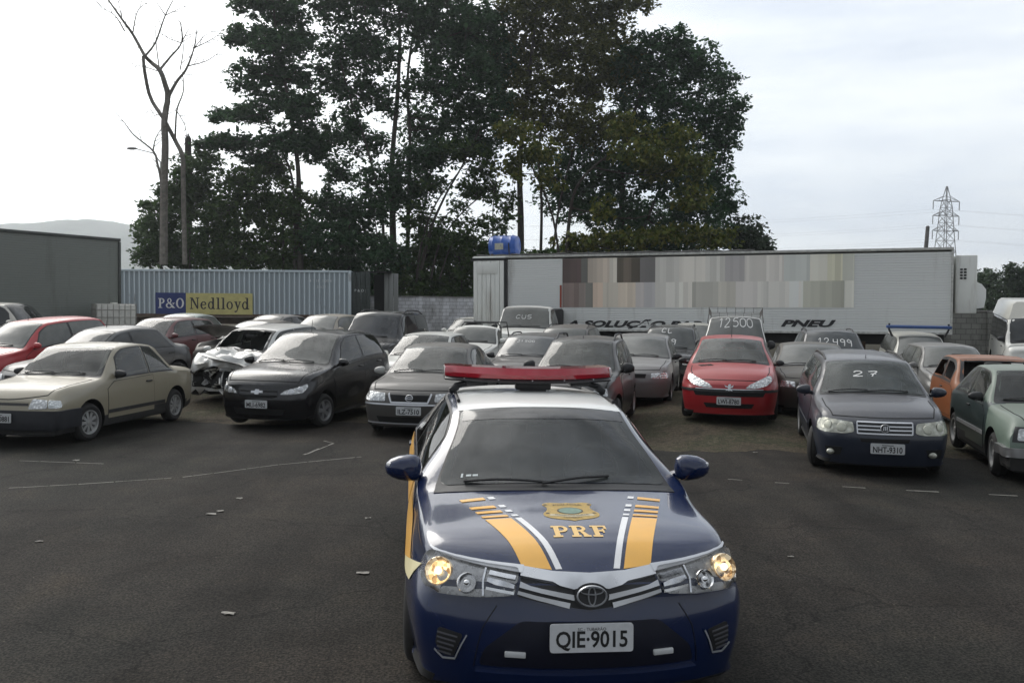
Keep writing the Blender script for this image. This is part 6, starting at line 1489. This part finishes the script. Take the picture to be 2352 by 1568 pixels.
def block_wall(name, x0, x1, y, zt, tint, label, th=.16, coping=True):
    m_, t, nn, p = nodes(name + '_masonry'); b = nn.new('ShaderNodeTexBrick'); b.inputs['Scale'].default_value = 1.0; b.inputs['Brick Width'].default_value = .40; b.inputs['Row Height'].default_value = .21; b.inputs['Mortar Size'].default_value = .014
    b.inputs['Color1'].default_value = (*tint, 1); b.inputs['Color2'].default_value = (*[v * .82 for v in tint], 1); b.inputs['Mortar'].default_value = (*[v * .5 for v in tint], 1)
    c = nn.new('ShaderNodeTexCoord'); mp = nn.new('ShaderNodeMapping'); mp.inputs['Rotation'].default_value = (R(90), 0, 0); t.links.new(c.outputs['Object'], mp.inputs[0]); t.links.new(mp.outputs[0], b.inputs['Vector'])
    n1 = nnoise(t, .9, 6, .65, stretch=(1, 1, .45)); r = nramp(t, n1.outputs['Fac'], [(.34, (.36, .35, .32)), (.55, (1, 1, 1))])
    mm = nn.new('ShaderNodeMix'); mm.data_type = 'RGBA'; mm.blend_type = 'MULTIPLY'; mm.inputs['Factor'].default_value = 1; t.links.new(b.outputs['Color'], mm.inputs['A']); t.links.new(r.outputs[0], mm.inputs['B']); t.links.new(mm.outputs['Result'], p.inputs['Base Color'])
    p.inputs['Roughness'].default_value = .9; nbump(t, p, b.outputs['Fac'], -.4, .02)
    root = empty(name, ((x0 + x1) / 2, y, 0)); tag(root, label, 'wall'); L = x1 - x0
    m = MB(); m.box((0, 0, zt / 2 - .2), (L, th, zt + .4)); m.build('wall_face', m_, root, False)
    m = MB(); nP = max(2, int(L / 3.2))
    for k in range(nP + 1): m = MB(); m.box((-L / 2 + L * k / nP, -.04, zt / 2 - .19), (.24, th + .10, zt + .40), 0, None, .01); m.build('pier', m_, root, False)
    if coping: m = MB(); m.box((0, 0, zt + .03), (L, th + .08, .06), 0, None, .01); m.build('coping', plain('wall_coping', (.20, .195, .18), .9, var=.35, scale=3), root)
    return root
p0, p1 = at(880, 681, 52.6), at(1130, 683, 52.6)
block_wall('block_wall', -13.0, 6.0, 52.6, p0.z, (.74, .74, .76), 'whitewashed block wall between the container doors and the trailer')
p0 = at(2240, 716, 34.5)
block_wall('block_wall', 14.6, 26.0, 34.5, p0.z, (.22, .22, .20), 'grey block wall right of the trailer behind the white minibus')
# ------------------------------------------------------------------ trees
BARK = plain('dark_bark', (.050, .042, .034), .9, var=.4, scale=6)
BARK_P = plain('pale_bark', (.15, .135, .115), .9, var=.35, scale=5)
def leaves(mb, c, rad, rnd, n, size, droop=.35, flat=1.0):
    """one tuft: n leaf blades around c"""
    for _ in range(n):
        d = Vector((rnd.gauss(0, 1), rnd.gauss(0, 1), rnd.gauss(0, 1)))
        if d.length < 1e-3: continue
        d.normalize(); p = c + Vector((d.x * rad, d.y * rad, d.z * rad * .7 * flat)) * (rnd.random() ** .45)
        a = Vector((rnd.gauss(0, 1), rnd.gauss(0, 1), rnd.gauss(0, .55) - droop)).normalized(); b = a.cross(Vector((rnd.gauss(0, .6), rnd.gauss(0, .6), 1))).normalized()
        s_ = size * rnd.uniform(.65, 1.35); w = s_ * rnd.uniform(.26, .42); up = a.cross(b) * (s_ * .10)
        mb.add([p, p + a * (s_ * .45) + b * w + up, p + a * s_, p + a * (s_ * .45) - b * w + up], [[0, 1, 2], [0, 2, 3]])
def tree(name, label, cat, Y, trunks, clumps, mat, bark=BARK, leaf=.26, dens=1.0, seed=1, flat=1.0, droop=.35, twigs=True, group='trees behind the containers', extra=()):
    """trunks: [(radius at base, radius at tip, [pixels])]; clumps: (px, py, rx, ry[, density]) in pixels at depth Y"""
    rnd = random.Random(seed); k = Y / F_PX; tb = MB(); nodes_ = []
    b0 = at(trunks[0][2][0][0], 700, Y)
    for r0, r1, pts in trunks:
        P = []; dy = rnd.uniform(-.6, .6) if len(trunks) > 1 else 0
        for i, (px, py) in enumerate(pts):
            p = at(px, py, Y + dy + rnd.uniform(-.2, .2) * (i > 0)); P.append(p)
        if P[0].z < 2.6: P.insert(0, Vector((P[0].x, P[0].y, -.1)))
        S_ = smooth_outline(P, 5, False); m_ = len(S_) - 1
        r0 *= .72; r1 *= .72; tb.tube(S_, [r0 + (r1 - r0) * (i / m_) ** .8 for i in range(m_ + 1)], 9); nodes_ += [(q, r0 + (r1 - r0) * (i / m_) ** .8) for i, q in enumerate(S_)]
    lb = MB()
    for cl in clumps:
        px, py, rx, ry, *dn = cl; dn = dn[0] if dn else 1.0
        c = at(px, py, Y + rnd.uniform(-1.6, 1.6)); RX, RZ = rx * k * 1.14, ry * k * 1.14; RY = (RX + RZ) / 2 * rnd.uniform(.8, 1.1)
        # a limb that carries the clump
        best = min(nodes_, key=lambda q: (q[0] - c).length + max(0, q[0].z - c.z + .3) * 2.0)
        mid = best[0].lerp(c, .5) + Vector((rnd.uniform(-.4, .4), rnd.uniform(-.4, .4), -.12 * (best[0] - c).length + rnd.uniform(-.2, .3)))
        rl = max(.035, min(best[1] * .55, .03 + .022 * (best[0] - c).length)); tb.tube(smooth_outline([best[0], mid, c], 4, False), [rl * (1 - .75 * i / 8) for i in range(9)], 6)
        nt_ = max(8, int(dens * dn * (RX * RZ + RX * RY + RY * RZ) * 14.5))
        for q in range(nt_):
            d = Vector((rnd.gauss(0, 1), rnd.gauss(0, 1), rnd.gauss(0, 1))).normalized(); rr = rnd.random() ** .42 * rnd.uniform(.85, 1.12)
            p = c + Vector((d.x * RX * rr, d.y * RY * rr, d.z * RZ * rr))
            leaves(lb, p, rnd.uniform(.30, .56), rnd, int(rnd.uniform(13, 22)), leaf * 1.08, droop, flat)
            if twigs and q % 5 == 0: tb.tube([c.lerp(p, .15), c.lerp(p, .6) + Vector((0, 0, rnd.uniform(-.15, .15))), p], [.03, .02, .008], 4, cap=False)
    root = empty(name, (b0.x, b0.y, 0)); tag(root, label, cat, group)
    o = Vector((b0.x, b0.y, 0))
    for v in tb.v: v -= o
    for v in lb.v: v -= o
    tb.build('trunk', bark, root); mesh_obj('crown', lb.v, lb.f, mat, root, smooth=False)
    return root
F_DARK = foliage('dark_blue_green_leaves', [(.016, .040, .020), (.038, .088, .038), (.072, .145, .060)])
F_MID = foliage('dark_green_leaves', [(.020, .044, .013), (.048, .094, .024), (.098, .155, .044)])
F_OLIVE = foliage('olive_brown_leaves', [(.034, .044, .012), (.084, .098, .024), (.17, .165, .044)], .35)
F_YEL = foliage('yellowish_leaves', [(.026, .046, .010), (.10, .13, .022), (.24, .23, .045)], .35)
F_BUSH = foliage('bright_bush_leaves', [(.024, .048, .016), (.055, .10, .034), (.10, .16, .06)])
F_FAR = foliage('far_tree_leaves', [(.022, .036, .022), (.042, .066, .036), (.07, .10, .055)])

tree('layered_tree', 'tall dark tree with layered branches reaching out of the picture top', 'tree', 55,
     [(.30, .07, [(690, 640), (686, 480), (684, 380), (662, 230), (636, 90), (618, -90)]), (.14, .05, [(676, 640), (674, 430), (640, 330), (600, 250)])],
     [(600, 0, 66, 34), (655, 30, 46, 40), (585, 80, 62, 20), (545, 92, 34, 12), (640, 105, 66, 34), (690, 90, 34, 34), (595, 165, 62, 26), (670, 175, 56, 40), (570, 200, 36, 14), (555, 262, 62, 20), (505, 268, 26, 9), (640, 245, 72, 34), (700, 250, 40, 40), (545, 325, 70, 20), (486, 330, 36, 14), (650, 325, 62, 34), (705, 330, 44, 40), (585, 360, 46, 16), (612, -70, 60, 40)], F_DARK, seed=11, flat=.5, droop=.1, dens=1.05)
tree('tall_tree', 'tall dark broad tree with two upright trunks left of centre', 'tree', 57,
     [(.36, .09, [(905, 650), (902, 500), (900, 380), (914, 200), (918, 60), (912, -120)]), (.22, .07, [(935, 650), (938, 480), (942, 330), (936, 180), (960, 20), (985, -90)]), (.16, .05, [(884, 650), (876, 480), (840, 330), (800, 210), (770, 90)])],
     [(760, 10, 56, 52), (840, 0, 70, 56), (930, 20, 70, 60), (1010, 10, 66, 56), (790, 110, 66, 50), (870, 120, 60, 50), (1010, 100, 66, 56), (1070, 70, 60, 60), (760, 180, 46, 40), (820, 215, 50, 40), (890, 230, 46, 40), (1000, 190, 62, 54), (1075, 170, 60, 60), (790, 290, 46, 30), (840, 320, 52, 40), (970, 290, 60, 36), (1050, 270, 66, 44), (1120, 60, 56, 60), (1125, 150, 50, 56), (1125, 240, 50, 50), (1105, 320, 56, 34), (960, 360, 56, 30), (1040, 335, 60, 30), (930, 455, 54, 30), (870, 480, 50, 40), (985, 430, 50, 26), (740, 330, 46, 40), (780, 395, 50, 34), (870, 420, 50, 36), (940, 390, 50, 30), (1010, 360, 56, 24), (880, -90, 120, 50), (1010, -80, 90, 50)], F_DARK, seed=12, dens=.85)
tree('slender_tree', 'thin bare-limbed tree leaning right between the two big trunks', 'tree', 56,
     [(.17, .04, [(962, 650), (985, 540), (1020, 455), (1062, 380), (1105, 290)]), (.12, .03, [(956, 650), (968, 560), (1000, 470), (1050, 400), (1090, 350)]), (.10, .03, [(990, 640), (1010, 560), (1060, 490), (1120, 440), (1160, 420)]), (.08, .02, [(1010, 640), (1040, 560), (1100, 520), (1160, 500)]), (.07, .02, [(975, 600), (1020, 500), (1090, 450), (1120, 400)]), (.09, .03, [(1132, 640), (1132, 520), (1133, 470), (1140, 400)])],
     [(1060, 340, 50, 22, .8), (1110, 370, 40, 26, .8), (1000, 420, 36, 16, .5), (1060, 470, 40, 14, .3), (1120, 440, 34, 26, .7), (1020, 520, 40, 24, .7), (1090, 505, 40, 20, .6), (1140, 530, 30, 34, .7), (960, 500, 40, 30), (985, 550, 44, 24), (1060, 545, 44, 20), (1160, 470, 30, 40, .7), (1090, 420, 40, 30)], F_MID, seed=13, dens=.8)
tree('tall_tree', 'tall brownish-green tree in the centre above the blue drum', 'tree', 58,
     [(.36, .09, [(1196, 650), (1196, 500), (1194, 380), (1206, 250), (1224, 100), (1240, -90)]), (.16, .05, [(1240, 650), (1244, 470), (1238, 340), (1264, 200), (1310, 80)]), (.13, .05, [(1262, 650), (1285, 470), (1320, 330), (1350, 220)])],
     [(1180, 20, 60, 56), (1265, 10, 80, 56), (1350, 20, 76, 50), (1430, 0, 60, 40), (1480, 8, 36, 12), (1230, 100, 76, 50), (1320, 110, 80, 56), (1400, 90, 66, 56), (1165, 150, 56, 56), (1250, 190, 70, 40), (1345, 200, 76, 54), (1430, 170, 60, 50), (1180, 250, 56, 44), (1270, 280, 66, 44), (1350, 290, 70, 50), (1300, -90, 130, 50)], F_OLIVE, seed=14, dens=.8)
tree('drooping_tree', 'yellow-green drooping tree in front of the centre trees over the trailer', 'tree', 54,
     [(.20, .06, [(1300, 650), (1306, 520), (1330, 420), (1420, 340), (1500, 300)]), (.12, .05, [(1290, 650), (1270, 500), (1220, 380), (1180, 310)])],
     [(1175, 300, 46, 24), (1225, 335, 50, 28), (1175, 385, 36, 34), (1260, 400, 36, 40, .6), (1440, 290, 44, 30), (1470, 345, 56, 30), (1550, 320, 56, 34), (1520, 385, 60, 26), (1600, 370, 44, 34), (1590, 450, 44, 30), (1560, 535, 76, 22), (1440, 548, 86, 20), (1330, 555, 60, 20), (1650, 545, 50, 22), (1380, 470, 40, 26, .6)], F_YEL, seed=15, dens=.66, droop=.9, leaf=.28)
tree('spreading_tree', 'big dark spreading tree at the right end of the grove', 'tree', 59,
     [(.34, .10, [(1425, 650), (1428, 480), (1432, 340), (1470, 220), (1500, 120)]), (.20, .06, [(1440, 640), (1500, 470), (1560, 350), (1610, 240)]), (.16, .05, [(1470, 640), (1560, 520), (1630, 430), (1670, 330)])],
     [(1490, 110, 50, 34), (1550, 100, 50, 34), (1440, 150, 50, 40), (1525, 170, 66, 44), (1610, 150, 56, 46), (1660, 190, 40, 30), (1700, 235, 30, 14), (1480, 230, 60, 44), (1570, 240, 66, 44), (1645, 260, 56, 40), (1685, 285, 24, 22), (1600, 320, 70, 44), (1500, 310, 60, 44), (1665, 330, 32, 40), (1440, 300, 50, 50), (1440, 400, 60, 60), (1350, 380, 66, 56), (1300, 450, 66, 50), (1370, 460, 60, 50), (1270, 380, 46, 46, .8), (1560, 410, 76, 50), (1640, 410, 44, 60), (1670, 470, 34, 44), (1600, 490, 66, 44), (1500, 500, 76, 44), (1420, 500, 66, 46), (1650, 540, 50, 30), (1540, 560, 90, 26), (1440, 575, 80, 24), (1330, 580, 70, 20)], F_DARK, seed=16, dens=.78)
tree('round_bush', 'rounded mid green bush at the far right foot of the grove', 'bush', 60, [(.12, .05, [(1712, 640), (1714, 570), (1718, 530)])],
     [(1712, 528, 40, 28), (1745, 552, 26, 20), (1690, 545, 30, 26), (1725, 572, 44, 14)], F_FAR, seed=17, leaf=.28)
tree('creeper_bush', 'leafy bush climbing beside the bare tree at the left end', 'bush', 56, [(.10, .05, [(436, 650), (436, 560), (434, 470), (433, 380)]), (.08, .04, [(372, 650), (372, 560), (380, 500)])],
     [(344, 545, 30, 40), (326, 520, 20, 10), (345, 470, 26, 12), (378, 500, 44, 40), (405, 440, 40, 40), (440, 390, 40, 44), (455, 450, 50, 50), (400, 560, 50, 40), (470, 530, 50, 46), (350, 592, 50, 22), (430, 590, 60, 28), (480, 375, 34, 24)], F_BUSH, seed=18)
tree('dark_bush', 'dense dark bush hanging over the blue container', 'bush', 55, [(.12, .05, [(560, 650), (560, 540), (570, 450)]), (.12, .05, [(650, 650), (650, 520), (640, 440)])],
     [(560, 425, 54, 40), (625, 390, 50, 34), (520, 480, 50, 44), (600, 480, 56, 46), (670, 460, 50, 44), (540, 555, 64, 46), (630, 560, 66, 46), (700, 530, 50, 46), (490, 590, 40, 24), (580, 600, 80, 22), (690, 600, 56, 24)], F_MID, seed=19)
tree('dark_bush', 'dark bush filling the gap behind the right part of the container', 'bush', 56, [(.12, .05, [(800, 650), (800, 560), (806, 480)]), (.1, .04, [(868, 650), (868, 560), (860, 500)])],
     [(745, 470, 44, 36), (800, 490, 54, 40), (750, 550, 54, 44), (830, 560, 60, 44), (880, 590, 50, 40), (780, 605, 66, 26), (860, 640, 60, 36)], F_DARK, seed=20)
tree('dark_bush', 'low dark bush above the whitewashed wall left of the drum', 'bush', 57, [(.10, .04, [(990, 680), (992, 640), (1000, 600)]), (.1, .04, [(1060, 680), (1060, 630), (1054, 590)])],
     [(940, 600, 44, 34), (990, 575, 48, 32), (1050, 575, 50, 30), (930, 655, 50, 36), (990, 640, 56, 44), (1055, 635, 56, 44), (1110, 620, 40, 40), (1100, 580, 30, 24), (1030, 676, 80, 20), (1160, 600, 60, 20), (1250, 590, 60, 16)], F_MID, seed=21, dens=1.25)
tree('far_tree', 'hazy round tree right of the trailer beyond the grey wall', 'tree', 75, [(.15, .06, [(2262, 730), (2262, 680), (2258, 650)])], [(2250, 640, 30, 24), (2275, 650, 28, 26), (2235, 670, 30, 26), (2265, 690, 46, 26)], F_FAR, seed=22, group='trees beyond the right wall', leaf=.28, dens=.8)
tree('far_tree', 'hazy taller tree at the right edge beyond the grey wall', 'tree', 72, [(.15, .06, [(2336, 730), (2336, 680), (2334, 640)])], [(2330, 625, 26, 20), (2352, 640, 26, 30), (2315, 655, 30, 24), (2345, 680, 40, 30), (2310, 695, 40, 24), (2385, 660, 30, 40)], F_FAR, seed=23, group='trees beyond the right wall', leaf=.28, dens=.8)
# bare tree at the left
Yb = 53.0; q = lambda x, y: (196 + x * .375, y * .375)
tw = MB(); rnd = random.Random(31)
def limb(pts, r0, r1):
    P = smooth_outline([at(*q(*p), Yb + .35 * math.sin(p[0] * .05)) for p in pts], 5, False); n = len(P) - 1
    tw.tube(P, [r0 + (r1 - r0) * i / n for i in range(n + 1)], 7)
    if r1 < .04:
        for i in range(2, n + 1, 2):
            if rnd.random() < .55:
                d = (P[min(i + 1, n)] - P[i - 1]).normalized(); a = Matrix.Rotation(rnd.choice((-1, 1)) * rnd.uniform(.4, .9), 3, 'Y') @ d; l_ = rnd.uniform(.35, 1.1)
                tw.tube([P[i], P[i] + a * l_ * .5 + Vector((0, rnd.uniform(-.1, .1), .03)), P[i] + a * l_ + Vector((0, 0, .12))], [.022, .016, .008], 5)
limb([(480, 1620), (482, 1200), (490, 900), (485, 740), (505, 600), (490, 520), (455, 430), (405, 385), (365, 345)], .24, .10)
limb([(365, 345), (290, 210), (225, 120), (140, 0), (110, -40)], .10, .03)
limb([(610, 1620), (600, 1100), (595, 960), (550, 860), (480, 730), (400, 600), (365, 450), (355, 345)], .15, .09)
limb([(505, 600), (560, 500), (620, 420), (670, 280), (680, 180)], .11, .02)
limb([(455, 430), (520, 350), (590, 260), (580, 130)], .08, .02); limb([(590, 260), (640, 165)], .035, .012)
limb([(365, 345), (430, 260), (490, 95), (550, -20)], .07, .02); limb([(490, 95), (420, -10)], .035, .012); limb([(490, 95), (620, 35)], .03, .01)
limb([(630, 405), (740, 375), (825, 318)], .04, .012); limb([(590, 265), (520, 240), (465, 210)], .03, .01); limb([(668, 295), (760, 250), (825, 208)], .035, .012); limb([(665, 300), (720, 230), (770, 195)], .03, .01)
limb([(440, 435), (360, 410), (290, 395)], .03, .012); limb([(290, 210), (320, 70), (390, 10)], .04, .012); limb([(240, 190), (180, 95), (105, 55)], .045, .012); limb([(225, 120), (200, 0)], .03, .012)
limb([(550, 860), (560, 680), (600, 560), (595, 440)], .06, .02); limb([(560, 680), (610, 770), (620, 850)], .03, .015); limb([(455, 430), (435, 280), (430, 150)], .04, .012); limb([(580, 430), (600, 300), (590, 150)], .035, .012)
limb([(490, 720), (430, 700), (385, 685)], .02, .008); limb([(500, 700), (555, 680)], .02, .01)
b0 = at(378, 700, Yb); root = empty('bare_tree', (b0.x, b0.y, 0)); tag(root, 'leafless pale tree with forking twigs at the upper left', 'tree')
for v in tw.v: v -= Vector((b0.x, b0.y, 0))
tw.build('trunk', BARK_P, root)
tw = MB(); limb([(480, 1600), (468, 1150), (440, 1000), (415, 925), (300, 830), (245, 760), (188, 692)], .10, .012); limb([(415, 925), (430, 850), (470, 780)], .05, .012)
root = empty('bare_sapling', (b0.x - .3, b0.y, 0)); tag(root, 'thin leafless sapling leaning left in front of the hills', 'tree')
for v in tw.v: v -= Vector((b0.x - .3, b0.y, 0))
tw.build('trunk', BARK_P, root)
p0, p1 = at(432, 700, 57.2), at(432, 318, 57.2); tk = MB(); tk.tube([(p0.x, p0.y, -.1), (p0.x + .03, p0.y, p1.z * .5), (p1.x, p0.y, p1.z)], [.26, .23, .20], 10)
for k in range(6): a = k * 1.05; tk.tube([(p1.x + .12 * math.cos(a), p0.y + .12 * math.sin(a), p1.z - .05), (p1.x + .13 * math.cos(a), p0.y + .13 * math.sin(a), p1.z + .1 + .1 * (k % 3))], [.06, .02], 5)
tag(tk.build('dead_trunk', BARK, None), 'dead upright trunk rising out of the creeper bush', 'tree trunk')
lp = MB(); a_, b_ = at(352, 352, 58), at(312, 342, 58); base = at(370, 700, 58)
root = empty('street_lamp', (base.x, base.y, 0)); tag(root, 'small grey street lamp on a bent arm behind the bare sapling', 'street lamp')
lp.tube([Vector((0, 0, -.1)), Vector((0, 0, a_.z - .6)), a_ - Vector((base.x, base.y, 0)), b_ - Vector((base.x, base.y, 0))], [.07, .05, .035, .03], 8); lp.build('pole', plain('lamp_pole_grey', (.22, .22, .22), .6), root)
lp = MB(); lp.ball(b_ - Vector((base.x, base.y, 0)) + Vector((-.25, 0, .02)), (.36, .14, .09), 0, 12, 8); lp.build('lamp_head', plain('lamp_head_grey', (.25, .25, .25), .5), root)

# ------------------------------------------------------------------ hills, pylon, wires
ridge = [(-900, 575), (-400, 540), (-150, 535), (40, 523), (80, 516), (130, 518), (165, 512), (200, 508), (245, 507), (280, 513), (330, 522), (400, 535), (560, 560), (800, 600), (1100, 640)]
YH = 1450.0; vs = []; cols_ = 90; rf = pchip(ridge)
for j in range(9):
    t = j / 8
    for i in range(cols_ + 1):
        px = -700 + 1800 * i / cols_; p = at(px, rf(px), YH); h = p.z * (1 - (1 - t) ** 1.6) if t < 1 else p.z
        y = YH - 500 * (1 - t); n_ = noise.noise(Vector((px * .012, t * 3, 0))) * 9 * (1 - t) * t * 4 + noise.noise(Vector((px * .05, t * 5, 2))) * 2.4
        vs.append((p.x * y / YH * 1.0 if False else p.x, y, max(-2, h + n_) if t > 0 else -3))
fs = [[j * (cols_ + 1) + i, j * (cols_ + 1) + i + 1, (j + 1) * (cols_ + 1) + i + 1, (j + 1) * (cols_ + 1) + i] for j in range(8) for i in range(cols_)]
structure(mesh_obj('hills', vs, fs, plain('wooded_hill', (.050, .070, .045), .9, var=.45, scale=.05)))
Yp = 250.0; k = Yp / F_PX; base = at(2166, 703, Yp); top = at(2172, 428, Yp); Hp = top.z
root = empty('transmission_tower', (base.x, base.y, 0), R(12)); tag(root, 'grey lattice power pylon standing far behind the trailer', 'pylon')
m = MB(); hw = lambda z: 2.6 * (1 - z / Hp) ** 1.15 + .10 + (.75 if z < Hp * .86 else .75 * (Hp - z) / (Hp * .14)) * .9
lv = [0, 6, 11, 15.5, 19, 22, 24.6, 27, 29.2, 31.2, Hp * .9 if Hp * .9 > 31.5 else 32.5, Hp]
lv = sorted(z for z in lv if z <= Hp)
for a, b in zip(lv, lv[1:]):
    ca = [(sx * hw(a), sy * hw(a), a) for sx, sy in ((-1, -1), (1, -1), (1, 1), (-1, 1))]; cb = [(sx * hw(b), sy * hw(b), b) for sx, sy in ((-1, -1), (1, -1), (1, 1), (-1, 1))]
    for i in range(4):
        j = (i + 1) % 4; m.tube([ca[i], cb[i]], .11, 4); m.tube([ca[i], cb[j]], .06, 4); m.tube([ca[j], cb[i]], .06, 4); m.tube([cb[i], cb[j]], .05, 4)
stl = plain('galvanised_lattice', (.22, .22, .22), .6, .3); m.build('lattice_tower', stl, root)
arms = []
for py in (462, 496, 530):
    z = at(2168, py, Yp).z; w_ = 34 * k
    for sg in (-1, 1):
        m = MB()
        for sy in (-1, 1): m.tube([(sg * hw(z) * .8, sy * hw(z) * .8, z), (sg * w_, 0, z)], .09, 4); m.tube([(sg * hw(z) * .7, sy * hw(z) * .7, z + 1.4), (sg * w_, 0, z)], .08, 4)
        m.tube([(sg * (hw(z) + w_) / 2, -.3, z), (sg * (hw(z) + w_) / 2, -.3, z + .7)], .05, 4); ar = m.build('cross_arm', stl, root)
        m = MB(); m.tube([(sg * w_, 0, z), (sg * w_, 0, z - 2.4)], .13, 6); m.build('insulator', plain('insulator_grey', (.3, .3, .32), .4), ar)
        arms.append(Vector((sg * w_, 0, z - 2.4)))
Mr = Matrix.Translation((base.x, base.y, 0)) @ Matrix.Rotation(R(12), 4, 'Z')
for a in arms:
    p = Mr @ a; m = MB()
    for dx, dy in ((230, -30), (-230, 40)):
        pts = [];
        for i in range(13):
            t = i / 12; pts.append((p.x + dx * t, p.y + dy * t, p.z - 9 * 4 * t * (1 - t) * .6 + 2 * t))
        m.tube(pts, .014, 4)
    tag(m.build('power_line', plain('cable_grey', (.18, .18, .19), .6), None), 'thin overhead power line sagging from an arm of the lattice pylon', 'power line', 'power lines on the pylon')
pa, pb = at(2126, 580, 40), at(2131, 521, 40); m = MB(); m.tube([(pa.x - .05, pa.y, 0), pa, pb], [.10, .09, .08], 8); m.ball(pb, (.085, .085, .05), 0, 8, 5)
tag(m.build('wooden_post', plain('grey_post', (.16, .155, .15), .8, var=.3), None), 'short grey leaning post showing above the trailer roof by the pylon', 'post')

# ------------------------------------------------------------------ haze
mh = bpy.data.materials.new('haze_air'); mh.use_nodes = True; t = mh.node_tree; t.nodes.clear(); o_ = t.nodes.new('ShaderNodeOutputMaterial'); pv = t.nodes.new('ShaderNodeVolumePrincipled')
pv.inputs['Color'].default_value = (.90, .95, 1.0, 1); pv.inputs['Density'].default_value = .00045; pv.inputs['Anisotropy'].default_value = .55
t.links.new(pv.outputs[0], o_.inputs['Volume'])
hb = MB(); hb.box((0, 720, 75.5), (3400, 1620, 157)); hz = hb.build('haze', mh, None, False); hz['kind'] = 'stuff'
